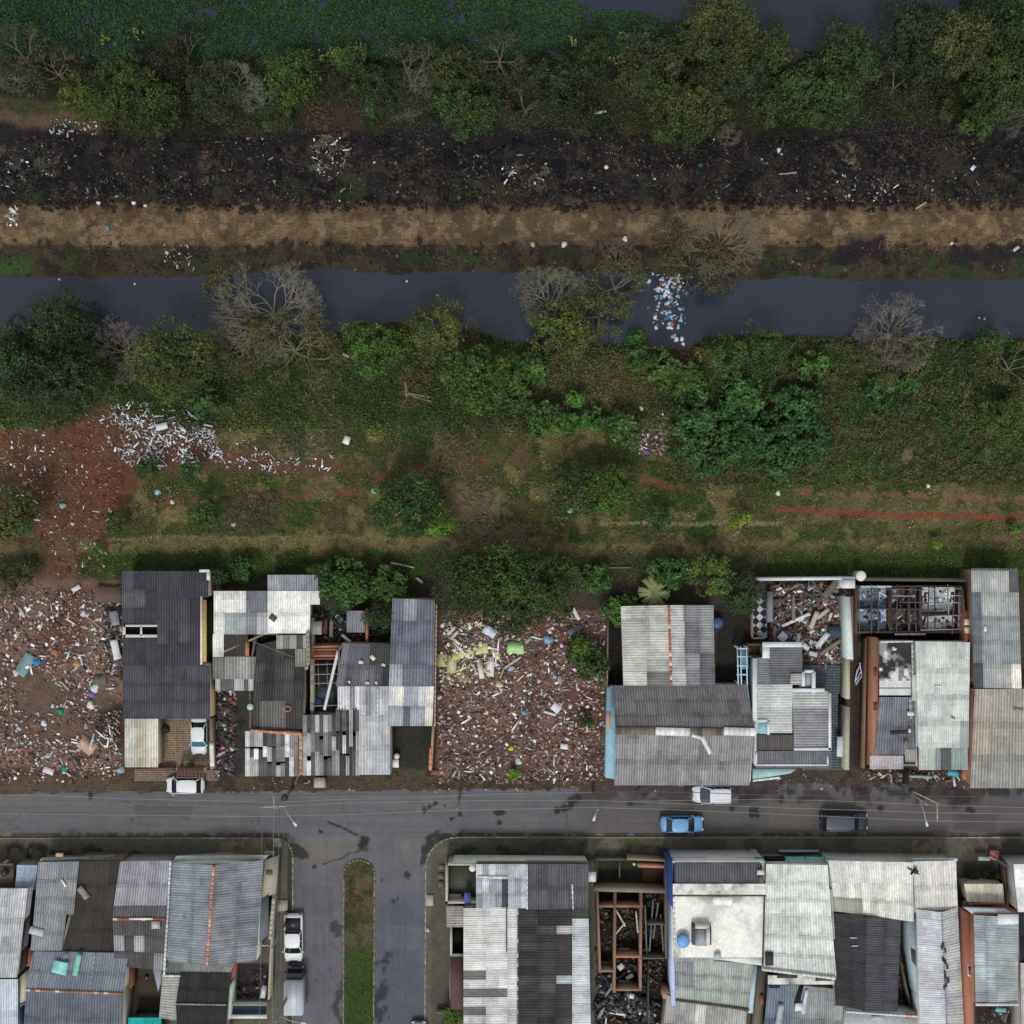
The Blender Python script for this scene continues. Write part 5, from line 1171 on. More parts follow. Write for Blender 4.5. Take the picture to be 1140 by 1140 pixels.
roof(h, [(184, 1067), (203, 1070), (202, 1084), (182, 1084)], [2.9, 2.9, 2.8, 2.8], 2, 1, [((98, 106, 98), 1)], valley=.75); roof(h, [(203, 1070), (260, 1070), (256, 1084), (202, 1084)], [2.9, 2.9, 2.8, 2.8], 5, 1, [((128, 132, 130), 1)], valley=.68)
strip(h, [(181, 1086, 3.0), (201, 1086, 3.0)], .2, (200, 204, 208), .12, 'parapet'); slab(h, [(256, 1070), (263, 1072), (260, 1092), (256, 1092)], 2.3, (160, 92, 76), 2.2, 'brick_wall')
h = house('annex', 'narrow pale strip roof running down beside the bare earth yard', 'annex', 188, 1110)
walls(h, [(182, 1090, 2.5), (198, 1088, 2.5), (196, 1132, 2.5), (178, 1130, 2.5)], (150, 140, 126)); roof(h, [(181, 1087), (201, 1087), (196, 1136), (177, 1133)], [2.7, 2.7, 2.6, 2.6], 1, 4, [((156, 158, 152), 1)], 'h', valley=.68)
slab(h, [(170, 1078), (181, 1070), (180, 1092), (176, 1104)], 2.4, (140, 146, 156), .1, 'side_canopy')
h = house('house', 'black roofed low house with a pale ridge line beside the lane', 'house', 226, 1115)
walls(h, [(202, 1086, 3.0), (255, 1086, 3.0), (250, 1160, 3.0), (200, 1160, 3.0)], (110, 104, 98))
roof(h, [(201, 1083), (257, 1084), (252, 1118), (196, 1117)], [3.0, 3.0, 3.5, 3.5], 5, 2, [((52, 52, 53), 2), ((46, 46, 48), 1)], valley=.75); roof(h, [(196, 1118), (252, 1119), (250, 1165), (198, 1165)], [3.5, 3.5, 3.0, 3.0], 5, 2, [((46, 46, 49), 1)], valley=.75)
strip(h, [(196, 1117.5, 3.55), (252, 1118.5, 3.55)], .16, (132, 126, 112), .08, 'ridge_cap')
slab(h, [(253, 1102), (260, 1090), (259, 1098), (256, 1135), (253, 1135)], 2.6, (176, 186, 176), 2.5, 'gable_wall'); slab(h, (257, 1115, 297, 1120), 2.3, (120, 128, 118), .15, 'beam'); slab(h, (257, 1120, 296, 1130), 1.6, (54, 66, 84), .1, 'blue_tarp_roof'); slab(h, (255, 1130, 297, 1134), 2.2, (200, 204, 198), .2, 'parapet')
item('white_locker', 294, 1103, 5, 13, 8, (200, 204, 216), 'small white locker standing by the pavement wall', 'locker', 1.6, .4, M_metal)
rubble('yard_junk', [(262, 1076), (298, 1076), (298, 1112), (258, 1112)], 260, [((60, 56, 54), 4), ((100, 60, 58), 1), ((130, 128, 124), 1), ((40, 36, 44), 2)], (.08, .6), .3, 'dark junk filling the little yard beside the lane', 'junk')
h = house('house', 'house with blue grey gable roof, turquoise patches and a red ridge', 'house', 85, 1100)
walls(h, [(36, 1062, 3.3), (140, 1064, 3.3), (136, 1102, 4.2), (135, 1160, 3.3), (29, 1160, 3.3), (30, 1100, 4.2)], (160, 156, 148))
roof(h, [(38, 1059), (143, 1061), (137, 1105), (29, 1101)], [3.3, 3.3, 4.2, 4.2], 9, 2, [((126, 134, 144), 2), ((118, 126, 136), 1)], valley=.68, jit=.03)
roof(h, [(29, 1103), (137, 1107), (136, 1160), (26, 1160)], [4.2, 4.2, 3.2, 3.2], 9, 2, [((98, 104, 114), 2), ((104, 110, 120), 1)], valley=.7, jit=.03)
strip(h, [(29, 1102, 4.25), (137, 1106, 4.25)], .22, (160, 104, 88), .1, alt=(196, 184, 176)); strip(h, [(106, 1062, 3.4), (100, 1102, 4.2)], .1, (150, 158, 166), .05, 'seam')
item('turquoise_roofing', 67, 1077, 14, 16, -78, (140, 208, 204), 'rounded turquoise panel on the blue grey gable roof', 'panel', 3.8, .05, M_plastic); item('turquoise_roofing', 86, 1074, 24, 6, 102, (122, 178, 166), 'long narrow turquoise panel right of the rounded one', 'panel', 3.8, .05, M_plastic); item('green_scrap', 73, 1064, 8, 3, -60, (96, 140, 130), 'small green scrap at the roof top above the turquoise panels', 'scrap', 3.6, .04, M_plastic)
slab(h, [(143, 1078), (147, 1078), (146, 1100), (138, 1104)], 2.2, (140, 86, 62), 2.1, 'brick_wall')
h = house('canopy', 'turquoise sheet canopy at the bottom edge of the earth yard', 'canopy', 160, 1150)
roof(h, (143, 1133, 179, 1170), [2.6, 2.6, 2.5, 2.5], 1, 2, [((40, 156, 150), 1)], valley=.9, amp=.012); walls(h, [(146, 1136, 2.4), (176, 1136, 2.4), (176, 1168, 2.4), (146, 1168, 2.4)], (90, 110, 106))
b = MB(); b.box((*P(163, 1126)[:2], .15), (.6, .5, .12), (40, 40, 38)); ob('manhole_cover', b, M_metal, None, 'dark square hatch in the bare earth yard', 'hatch')
b = MB(); b.lathe((*P(164, 1087)[:2], .12), [(.2, 0), (.22, .3), (.16, .32)], (40, 38, 36), 12); ob('black_bucket', b, M_plastic, None, 'black bucket in the upper part of the earth yard', 'bucket')

# ---- east block
h = house('house', 'large corner house with long streaked white roof beside a black one', 'house', 580, 1050)
walls(h, [(531, 964, 3.5), (654, 964, 3.5), (654, 1010, 3.5), (655, 1160, 3.5), (518, 1160, 3.5), (518, 1012, 3.5), (531, 1010, 3.5)], (140, 124, 106))
roof(h, (530, 962, 587, 1011), [3.6, 3.6, 3.6, 3.6], 8, 3, [((160, 166, 170), 2), ((184, 188, 190), 2), ((140, 150, 158), 1)], valley=.82, patches=[(.55, .4, .66, 1, (70, 74, 80))])
roof(h, (587, 962, 655, 1012), [3.7, 3.6, 3.6, 3.7], 6, 2, [((92, 93, 97), 2), ((86, 87, 90), 1)], valley=.62)
strip(h, [(586.8, 962, 3.75), (587, 1012, 3.75)], .14, (206, 206, 204), .1, 'flashing'); strip(h, [(637, 984, 3.7), (638, 1012, 3.7)], .16, (200, 200, 204), .05, 'flashing'); strip(h, [(532, 976, 3.66), (565, 977, 3.66)], .3, (196, 204, 208), .04, 'flashing')
slab(h, [(506, 952), (651, 953), (655, 961), (503, 961)], 3.2, (130, 136, 130), .15, 'street_canopy', label='greenish grey street canopy')
roof(h, (516, 1011, 541, 1160), [3.6, 3.6, 3.5, 3.5], 1, 15, [((200, 200, 196), 3), ((184, 186, 184), 2), ((110, 110, 108), .8)], 'h', valley=.85)
roof(h, (541, 1010, 565, 1160), [3.6, 3.6, 3.5, 3.5], 1, 15, [((198, 199, 196), 3), ((190, 192, 188), 2), ((120, 120, 118), .5)], 'h', valley=.85, lift=.03)
roof(h, (565, 1010, 577, 1160), [3.6, 3.5, 3.4, 3.5], 1, 13, [((192, 194, 192), 3), ((176, 180, 178), 2)], 'h', valley=.85)
roof(h, [(577, 1012), (640, 1012), (639, 1160), (577, 1160)], [3.5, 3.7, 3.6, 3.4], 3, 16, [((64, 62, 61), 3), ((74, 72, 70), 1.2), ((54, 53, 53), 1.4)], 'h', valley=.75, patches=[(.6, .15, 1, .18, (170, 168, 162)), (.6, .52, 1, .58, (176, 182, 182)), (.3, .56, .66, .62, (80, 80, 80))])
roof(h, [(637, 1012), (655, 1012), (658, 1160), (637, 1160)], [3.7, 3.6, 3.5, 3.6], 1, 14, [((184, 190, 192), 3), ((172, 178, 180), 2)], 'h', valley=.82, lift=.03, patches=[(0, .0, 1, .08, (70, 70, 68)), (0, .2, 1, .24, (80, 80, 80))])
strip(h, [(576.6, 1013, 3.7), (576, 1160, 3.6)], .14, (120, 86, 78), .1, 'ridge_cap', alt=(170, 166, 160)); strip(h, [(564, 984, 3.72), (564, 1060, 3.7)], .12, (70, 72, 74), .04, 'seam')
opening(h, (531, 964, 3.5), (654, 964, 3.5), .7, 1.4, 1.0, 1.2, 1); opening(h, (531, 964, 3.5), (654, 964, 3.5), .35, .9, .1, 2.1, 1, 'door', pcol=(110, 80, 60))
w = house('walled_yard', 'small walled terrace with a white tank at the corner house', 'terrace', 513, 984)
for q in ((497, 961, 530, 963.5), (496, 961, 498.5, 1006), (496, 1003.5, 530, 1006)): slab(w, q, 3.0, (172, 168, 152), 2.9, 'wall')
slab(w, (498, 963, 530, 1004), 1.4, (80, 82, 74), 1.3, 'floor', M_pave)
tank('water_tank', 526, 967, 1.45, .38, 1.0, (222, 224, 226), 'white round tank in the corner of the walled terrace')
item('blue_hatch', 520.5, 1000, 7, 12, 0, (80, 90, 150), 'blue framed hatch at the lower wall of the terrace', 'frame', 2.9, .1); item('grey_crate', 507, 998, 14, 7, 0, (140, 136, 128), 'grey crate against the lower wall of the terrace', 'crate', 1.6, .5)
h = house('lean_to', 'grey side lean-to roof beside the streaked white roof', 'shed', 507, 1022); walls(h, [(499, 1012, 2.6), (515, 1012, 2.6), (515, 1030, 2.6), (499, 1030, 2.6)], (130, 120, 108)); roof(h, (497, 1009, 516, 1032), [2.8, 2.8, 2.6, 2.6], 2, 2, [((140, 136, 134), 2), ((160, 156, 150), 1)], 'h')
slab(h, (503, 1034, 515, 1062), 1.0, (26, 26, 27), .1, 'pit_floor'); slab(h, (501, 1032, 503.3, 1064), 2.2, (186, 186, 178), 2.1, 'wall'); slab(h, (503, 1062, 516, 1066), 2.4, (150, 152, 148), .2, 'beam')
h = house('annex', 'maroon side roof at the left of the streaked white roof', 'annex', 508, 1095); walls(h, [(503, 1068, 2.5), (515, 1068, 2.5), (515, 1122, 2.5), (503, 1122, 2.5)], (130, 110, 100)); slab(h, (502, 1067, 516, 1124), 2.65, (94, 66, 68), .1, 'roof', M_roof)
w = house('boundary_wall', 'low wall and gate line along the east lane pavement', 'wall', 501, 1090); walls(w, [(501, 1066, 1.6), (501, 1128, 1.6)], (120, 116, 106), .15, False); walls(w, [(486, 1128, 1.2), (501, 1128, 1.2)], (130, 120, 108), .12, False)
# masonry boxes on pavement
for i, (x, y, L, w_, lb) in enumerate([(478.5, 1002, 8, 12, 'pale concrete ramp on the east lane kerb'), (294+20, 1008, 13, 12, 'pale concrete ramp on the west lane kerb'), (309, 938, 9, 10, 'pale concrete slab at the west street corner'), (300, 950, 12, 6, 'long pale slab beside the canopy at the west corner'), (492, 965, 7, 5, 'upper grey block on the pavement at the corner house'), (491, 975, 6, 6, 'middle grey block on the pavement at the corner house'), (491, 984, 6, 7, 'lower grey block on the pavement at the corner house')]):
    item('concrete_slab', x, y, L, w_, 0, [(168, 162, 148), (170, 160, 146), (150, 148, 138), (160, 156, 142), (108, 106, 100), (100, 98, 92), (96, 94, 90)][i], lb, 'slab', .16, .12, M_pave)
blob('white_bin_bag', 476.5, 1035, 2.4, .35, (190, 190, 186), 'small pale bag on the kerb of the east lane', 'bag', .15)
# ruined brick partitions
h = house('ruined_house', 'roofless brick ruin of narrow rooms between the black roof and blue house', 'ruin', 700, 1030)
BR = (140, 112, 90)
def rw(pts, nm='wall', col=BR, t=.26, z=2.4): walls(h, [(x, y, z) for x, y in pts], col, t, False, name=nm, drop=0)
rw([(665, 990), (742, 992)], 'wall', (126, 116, 104), .5); rw([(665, 992), (668, 1082)]); rw([(668, 1009), (715, 1009)], 'wall', (150, 112, 88)); rw([(685, 994), (684, 1104)]); rw([(714, 992), (713, 1102)], 'wall', (142, 110, 88)); rw([(668, 1081), (684, 1081)]); rw([(686, 1065), (713, 1065)], 'wall', (172, 120, 92)); rw([(686, 1102), (713, 1102)])
rw([(742, 958), (742, 1065)], 'wall', (110, 96, 84)); rw([(713, 1067), (744, 1067)], 'wall', (96, 90, 82), .15); rw([(722, 1029), (740, 1029)], 'wall', (110, 96, 84), .15); rw([(663, 957), (700, 957)], 'wall', (96, 96, 84), .12, 1.4); rw([(700, 956), (742, 958)], 'wall', (130, 118, 96), .3, 1.8); rw([(712, 964), (742, 965)], 'wall', (170, 124, 98), .35, 1.6); rw([(722, 1068), (722, 1140)], 'wall', (70, 68, 66), .12, 1.8)
rw([(664, 957), (664, 988)], 'wall', (96, 92, 82), .12, 1.4); rw([(690, 958), (690, 978)], 'wall', (110, 108, 100), .1, 1.2)
for q, c in (((669, 993, 684, 1008), (34, 32, 32)), ((687, 993, 713, 1008), (34, 32, 32)), ((669, 1010, 684, 1080), (42, 38, 36)), ((686, 1010, 713, 1064), (54, 52, 42)), ((686, 1067, 713, 1101), (34, 33, 34)), ((715, 993, 741, 1066), (42, 40, 40))): slab(h, q, .25, c, .2, 'room_floor', M_pave)
slab(h, (687, 1056, 701, 1063), .5, (150, 196, 196), .2, 'turquoise_tiles'); slab(h, [(687, 1091), (712, 1094), (712, 1100), (687, 1100)], .5, (96, 172, 190), .2, 'turquoise_tiles'); slab(h, (669, 1071, 684, 1079), .5, (120, 134, 124), .2, 'worn_tiles')
slab(h, (715, 966, 738, 984), .35, (86, 60, 52), .3, 'red_soil')
for x, y, L, a, lb in [(719, 1036, 56, 88, 'long grey post leaning in the right room, leftmost'), (725, 1030, 58, 94, 'long grey post leaning in the right room, second'), (730, 1024, 40, 98, 'shorter grey post leaning in the right room, third'), (737, 1040, 44, 86, 'grey post nearest the blue house inside the ruin'), (691, 1022, 20, 60, 'white stick crossing in the middle room of the brick ruin'), (690, 1034, 18, -50, 'white stick leaning down in the middle room of the brick ruin'), (709, 1026, 24, 85, 'thin pale pole against the right wall of the middle room')]:
    item('leaning_post', x, y, L, 1.6, a, (112, 110, 106) if 'grey' in lb else (186, 186, 178), lb, 'pole', 1.5, .1)
item('white_sack', 691, 1076, 6, 7, 50, (196, 204, 212), 'white crumpled sheet in the lower room of the brick ruin', 'sheet', .5, .1, M_plastic); item('white_sack', 701, 1087, 9, 4, -30, (200, 198, 190), 'pale broken chair frame in the lower room of the brick ruin', 'chair', .5, .2, M_plastic); item('white_sack', 703, 1108, 5, 5, 10, (210, 210, 206), 'small white box below the brick ruin', 'box', .5, .3, M_plastic)
item('white_bars', 659, 976, 8, 11, 0, (200, 206, 210), 'white slatted bars beside the ribbed dark roof', 'grille', 2.6, .08, M_metal)
rubble('ruin_rubble', [(664, 990), (744, 992), (744, 1140), (664, 1140)], 1500, [((42, 38, 35), 6), ((74, 64, 54), 3), ((110, 100, 88), .6), ((170, 172, 172), .15), ((110, 72, 56), .8)], (.06, .5), .25, 'dark rubble covering the floors of the brick ruin', 'rubble', zadd=.3, fl=0)
rubble('burnt_heap', [(664, 1084), (684, 1084), (690, 1106), (730, 1108), (724, 1134), (664, 1130)], 900, [((38, 37, 38), 5), ((72, 72, 74), 2), ((120, 122, 124), 1), ((190, 192, 192), .3)], (.08, .7), .2, 'black heap of scrap below the brick ruin', 'heap', zadd=.4, fl=0)
tank('plastic_drum', 706, 962, .1, .18, .4, (210, 208, 196), 'tiny white drum in the weedy front yard of the ruin')
# blue-white building
h = house('house', 'building with bright white flat roof, blue tank and cobalt side wall', 'house', 800, 1030)
walls(h, [(748, 960, 4.6), (850, 960, 4.6), (850, 1064, 4.5), (750, 1064, 4.5)], (214, 214, 210), .25); walls(h, [(752, 1066, 4.1), (838, 1074, 4.1), (832, 1120, 3.6), (752, 1110, 3.6)], (190, 196, 194))
roof(h, (751, 960, 846, 984), [4.5, 4.5, 4.8, 4.8], 8, 1, [((92, 94, 100), 1)], valley=.66)
def wst(u, v_, X, Y):
    nz = fbm(X*10, Y*10, 26, 61, 5); s_ = np.clip((.16-v_)*4, 0, 1)*np.clip((.6-nz)*5, 0, 1)+np.clip((.42-nz)*3, 0, .3)+((u < .12) & (v_ > .55))*np.clip((.62-nz)*6, 0, 1)*.7
    return C(232, 232, 224)*(1-.7*np.clip(s_, 0, 1))[:, None]*(.9+.18*nz[:, None])
def lst(u, v_, X, Y):
    nz = fbm(X*14, Y*14, 14, 62, 5); return C(208, 208, 202)*(.25+.85*np.clip(nz*2.3-.35, 0, 1))[:, None]
patchslab(h, (749, 984, 853, 996), 4.95, lst, .12, .2, 'parapet_ledge'); patchslab(h, (751, 998, 850, 1066), 4.7, wst, .14, .2, 'flat_roof'); 
slab(h, [(798, 1066.2), (850, 1066.2), (848, 1075), (798, 1068)], 4.69, (206, 208, 204), .2, 'roof_edge')
strip(h, [(749, 997, 4.9), (853, 997, 4.9)], .14, (92, 88, 78), .1, 'gutter'); strip(h, [(851, 998, 4.85), (849, 1075, 4.85)], .16, (70, 72, 74), .12, 'gutter'); strip(h, [(750, 998, 4.95), (751, 1055, 4.95)], .2, (208, 210, 212), .15, 'parapet')
slab(h, [(743, 957), (748.5, 957), (751, 1015), (745.5, 1005)], 4.5, (44, 72, 132), 4.4, 'side_wall', label='cobalt blue side wall'); slab(h, [(745.5, 1006), (750, 1016), (752, 1120), (748, 1120)], 4.2, (170, 186, 212), 4.1, 'side_wall')
slab(h, (745, 954.5, 786, 958), 3.3, (168, 184, 204), .15, 'balcony_rail'); slab(h, (744, 956.5, 848, 959.6), 3.0, (40, 58, 112), .15, 'balcony_rail'); slab(h, (790, 956, 820, 959), 3.35, (140, 146, 142), .12, 'balcony_rail'); slab(h, (822, 955, 838, 958), 3.4, (150, 170, 206), .12, 'balcony_rail')
slab(h, (843, 969, 851, 974), 5.0, (206, 196, 190), .2, 'chimney'); slab(h, (845, 974, 850, 984), 4.9, (96, 92, 88), .2, 'chimney')
item('roof_hatch', 804.5, 1002.5, 22, 9, 0, (224, 226, 222), 'white rectangular hatch on the bright flat roof', 'hatch', 4.75, .12, M_wall)
tank('water_tank', 761, 1048.5, 4.75, .68, .8, (78, 132, 184), 'blue round tank on the bright white flat roof', (96, 156, 206))
s_ = house('stair_hut', 'small stair hut with pale steps on the white flat roof', 'hut', 778, 1043)
for q, z_, c in (((771, 1030, 774, 1052), 5.6, (80, 78, 76)), ((774, 1030, 790, 1034), 5.6, (196, 194, 190)), ((787, 1034, 790.5, 1052), 5.7, (200, 202, 202)), ((790, 1032, 792, 1052), 5.3, (60, 60, 60)), ((774, 1035, 787, 1053), 5.0, (150, 152, 160))): slab(s_, q, z_, c, z_-4.7, 'wall')
b = MB(); b.tube([P(797, 1062, 5.0), P(796, 1066, 5), P(799, 1068, 5)], .16, (160, 190, 208), 8); b.lathe(P(799, 1063, 4.8), [(.3, 0), (.34, .3), (.2, .4)], (170, 168, 160), 14); ob('vent_pipe', b, M_plastic, None, 'pale vent pipe at the edge of the white flat roof', 'pipe')
roof(h, [(751, 1055), (797, 1055), (795, 1070), (750, 1070)], [4.3, 4.3, 4.2, 4.2], 4, 1, [((156, 160, 160), 1)], valley=.74); roof(h, [(750, 1068), (838, 1072), (834, 1122), (751, 1112)], [4.2, 4.2, 3.7, 3.7], 8, 3, [((158, 164, 158), 2), ((150, 157, 152), 1)], valley=.76, jit=.03, patches=[(0, 0, .25, .8, (134, 138, 140))])
slab(h, [(838, 1075), (843, 1075), (838, 1128), (833, 1128)], 3.9, (166, 190, 202), .3, 'side_parapet', label='pale blue side parapet'); strip(h, [(751, 1113, 3.8), (834, 1124, 3.8)], .22, (92, 82, 74), .12, 'gutter')
h = house('house', 'house with speckled grey roof at the bottom edge below the white flat roof', 'house', 785, 1130)
walls(h, [(742, 1112, 3.3), (831, 1128, 3.3), (828, 1170, 3.3), (738, 1170, 3.3)], (150, 126, 108)); roof(h, [(742, 1108), (831, 1126), (828, 1170), (736, 1170)], [3.5, 3.5, 3.4, 3.4], 8, 2, [((160, 162, 158), 2), ((150, 152, 148), 1)], valley=.74, patches=[(.36, 0, .5, .5, (204, 204, 198))])
slab(h, [(739, 1104), (748, 1106), (748, 1112), (738, 1112)], 3.3, (176, 130, 104), 3.2, 'brick_pier')
w = house('boundary_wall', 'stained wall strip between the white flat roof and the dark ribbed roof', 'wall', 846, 1110); slab(w, [(843, 1078), (855, 1076), (853, 1105), (846, 1150), (838, 1150)], 1.6, (112, 108, 98), 1.5, 'wall'); slab(w, (846, 1108, 850, 1118), 1.9, (170, 92, 66), .3, 'brick_block')
# pale big roofs
h = house('house', 'two storey house with big pale roof and turquoise balcony frames', 'house', 888, 1020)
walls(h, [(856, 964, 4.4), (921, 964, 4.4), (926, 1082, 4.4), (853, 1078, 4.4)], (190, 192, 188))
roof(h, [(853, 962), (921, 963), (925, 1020), (851, 1020)], [4.6, 4.6, 4.5, 4.5], 6, 3, [((200, 203, 198), 1), ((195, 198, 193), 1)], valley=.86, jit=.02); roof(h, [(851, 1020), (925, 1020), (931, 1087), (848, 1080)], [4.5, 4.5, 4.4, 4.4], 6, 3, [((196, 200, 195), 1), ((190, 194, 189), 1)], valley=.84, jit=.02, holes=[])
slab(h, (852, 1060, 861, 1075), 4.62, (60, 60, 62), .05, 'dark_skylight'); strip(h, [(849, 1079, 4.6), (930, 1089, 4.6)], .25, (206, 208, 204), .15, 'parapet')
for i, (x0, x1) in enumerate(((841, 848), (874, 918))):
    bb = MB()
    for A_, B_ in (((x0, 955), (x1, 955)), ((x0, 955), (x0+7, 963)), ((x1, 955), (x1+6, 963)), ((x0+7, 962.5), (x1+6, 963)), (((x0+x1)/2, 955), ((x0+x1)/2+6, 963))): bb.wall((*P(*A_, 3.6)[:2], 3.7), (*P(*B_, 3.6)[:2], 3.7), .16, (72, 190, 176), 3.5)
    bb.wall((*P(x0, 955, 3.6)[:2], 1.2), (*P(x1, 955, 3.6)[:2], 1.2), .1, (150, 156, 150), .2)
    ob('balcony_frame', bb, M_paint, h)
slab(h, (850, 953, 874, 960), 3.0, (34, 34, 32), .1, 'dark_canopy')
h = house('house', 'house with white streaked wide sheets reaching the pavement', 'house', 970, 990)
walls(h, [(924, 960, 4.0), (1016, 962, 4.0), (1016, 1022, 4.0), (928, 1014, 4.0)], (190, 190, 184))
roof(h, [(922, 958), (1016, 960), (1016, 983), (926, 983)], [4.2, 4.2, 4.2, 4.2], 11, 1, [((204, 205, 198), 2), ((190, 194, 190), 1)], valley=.84, jit=.06); roof(h, [(926, 983), (1016, 983), (1017, 1026), (929, 1014)], [4.2, 4.2, 4.1, 4.1], 11, 2, [((206, 206, 196), 2), ((186, 190, 184), 1.4)], valley=.84, jit=.07, patches=[(0, .75, .4, 1, (150, 150, 138))])
roof(h, [(919, 990), (926, 990), (929, 1045), (917, 1043)], [4.1, 4.1, 4.1, 4.1], 1, 2, [((158, 162, 156), 1)], valley=.8, lift=.08)
b = MB(); p0 = P(1017, 970, 4.4)
for a_, L_ in ((.5, 1.3), (2.2, .7), (-.9, .8)): b.wall((p0[0]-cos(a_)*L_/2, p0[1]-sin(a_)*L_/2*-1, 4.45), (p0[0]+cos(a_)*L_/2, p0[1]+sin(a_)*L_/2*-1, 4.45), .12, (44, 46, 50), 4.3)
b.lathe((p0[0]+.2, p0[1], 4.3), [(.2, 0), (.28, .25), (.1, .3)], (50, 52, 58), 10); ob('rooftop_antenna', b, M_metal, None, 'black antenna mount where two pale roofs meet', 'antenna')
h = house('house', 'house with black ribbed roof and a faint pale ridge line', 'house', 962, 1070)
walls(h, [(928, 1020, 3.8), (962, 1020, 4.5), (1000, 1024, 3.8), (998, 1122, 3.8), (964, 1122, 4.5), (930, 1120, 3.8)], (130, 122, 112))
roof(h, [(925, 1016), (965, 1021), (963, 1125), (930, 1118)], [3.8, 4.6, 4.6, 3.8], 2, 10, [((66, 64, 68), 1), ((62, 60, 64), 1)], 'h', valley=.68, jit=.03); roof(h, [(965, 1021), (1003, 1023), (999, 1126), (963, 1125)], [4.6, 3.8, 3.8, 4.6], 2, 10, [((82, 82, 88), 1), ((78, 78, 84), 1)], 'h', valley=.7, jit=.03)
for q in ((946, 1044, 954), (948, 1053, 955), (961, 1089, 967), (962, 1110, 965)): strip(h, [(q[0], q[1], 4.4), (q[2], q[1], 4.5)], .08, (206, 206, 206), .04, 'flashing')
slab(h, [(922, 1043), (930, 1052), (930, 1090), (926, 1086)], 3.4, (180, 182, 176), .2, 'side_gutter')
h = house('house', 'narrow house with white ribbed roof split by a dark holed ridge', 'house', 1045, 1070)
walls(h, [(1022, 1016, 4.0), (1049, 1018, 4.6), (1066, 1014, 4.0), (1070, 1160, 4.0), (1052, 1160, 4.6), (1025, 1160, 4.0)], (186, 190, 192))
roof(h, [(1020, 1012), (1048, 1016), (1055, 1160), (1024, 1160)], [4.1, 4.7, 4.7, 4.1], 1, 15, [((190, 192, 196), 1), ((184, 186, 190), 1)], 'h', valley=.8, jit=.02); roof(h, [(1048, 1016), (1066, 1010), (1074, 1160), (1055, 1160)], [4.7, 4.1, 4.1, 4.7], 1, 15, [((170, 170, 170), 1), ((176, 176, 174), 1)], 'h', valley=.8, jit=.02)
strip(h, [(1048.5, 1018, 4.75), (1055, 1160, 4.75)], .12, (130, 148, 176), .05, 'ridge_cap', alt=(60, 64, 72)); strip(h, [(1050.5, 1048, 4.8), (1053, 1105, 4.8)], .22, (60, 62, 66), .03, 'ridge_gap', jag=.3)
slab(h, [(1010, 1030), (1019, 1014), (1023, 1120), (1012, 1060)], 3.4, (150, 170, 176), 3.3, 'gable_wall'); slab(h, [(1014, 1055), (1019, 1058), (1020, 1076), (1015, 1070)], 3.45, (72, 74, 82), .05, 'window')
h = house('house', 'white roofed house between the streaked roof and the weedy garden', 'house', 1041, 985)
walls(h, [(1018, 962, 3.9), (1062, 962, 3.9), (1064, 1012, 3.9), (1020, 1016, 3.9)], (190, 188, 182)); roof(h, [(1016, 959), (1064, 958), (1066, 1012), (1019, 1014)], [4.1, 4.1, 4.0, 4.0], 5, 2, [((198, 196, 190), 1), ((192, 190, 186), 1)], valley=.86, jit=.03)
slab(h, (1016, 955.5, 1066, 958.5), 3.4, (206, 214, 220), .2, 'street_canopy')
h = house('brick_house', 'tall house with orange brick flank and pale blue grey roof', 'house', 1102, 1065)
walls(h, [(1086, 1018, 5.2), (1132, 1018, 5.2), (1132, 1115, 5.2), (1086, 1115, 5.2)], (164, 106, 80), .22, name='brick_wall')
roof(h, [(1084, 1019), (1110, 1020), (1110, 1118), (1086, 1117)], [5.4, 5.5, 5.5, 5.4], 2, 7, [((158, 170, 174), 2), ((148, 160, 164), 1)], 'h', valley=.84); roof(h, [(1110, 1020), (1134, 1022), (1133, 1118), (1110, 1118)], [5.5, 5.3, 5.3, 5.5], 1, 7, [((150, 158, 158), 2), ((160, 166, 164), 1)], 'h', valley=.84)
slab(h, [(1072, 1010), (1119, 1012), (1134, 1020), (1085, 1019)], 5.0, (176, 190, 196), .15, 'front_parapet'); slab(h, (1111, 1018, 1134, 1029), 5.55, (214, 218, 220), .08, 'white_sheet'); strip(h, [(1086, 1118, 5.5), (1134, 1118, 5.5)], .25, (200, 202, 200), .15, 'parapet')
slab(h, [(1070, 1012), (1082, 1020), (1084.5, 1160), (1076, 1160)], 4.0, (166, 106, 78), 3.9, 'brick_flank', label='orange brick side wall with one small window')
for y_ in (1075,): 
    f = slab(h, [(1077, y_-2), (1082, y_), (1082, y_+14), (1077.5, y_+11)], 4.06, (206, 208, 206), .05, 'window'); slab(f, [(1078, y_), (1081.2, y_+1.5), (1081.2, y_+12), (1078.4, y_+9.5)], 4.1, (40, 50, 64), .04, 'pane', M_glass)
h = house('shed', 'cream striped shed roof beside the weedy garden', 'shed', 1096, 995)
walls(h, [(1076, 986, 3.0), (1116, 986, 3.0), (1117, 1004, 3.0), (1079, 1004, 3.0)], (170, 160, 150)); roof(h, [(1073, 984), (1116, 984), (1118, 1005), (1077, 1004)], [3.2, 3.2, 3.1, 3.1], 6, 1, [((196, 194, 174), 2), ((180, 178, 164), 1)], valley=.8, patches=[(.3, 0, .4, 1, (76, 78, 66))])
strip(h, [(1078, 1006, 3.1), (1118, 1006, 3.1)], .15, (170, 110, 92), .1, 'coping'); rubble('terrace_rubble', [(1064, 976), (1074, 978), (1078, 1012), (1066, 1005)], 160, [((170, 150, 144), 2), ((120, 116, 112), 2), ((200, 200, 200), 1)], (.1, .5), .2, 'pale rubble beside the cream striped shed', 'rubble', fl=2.0)
h = house('house', 'white roofed house at the far right edge of the south row', 'house', 1150, 990)
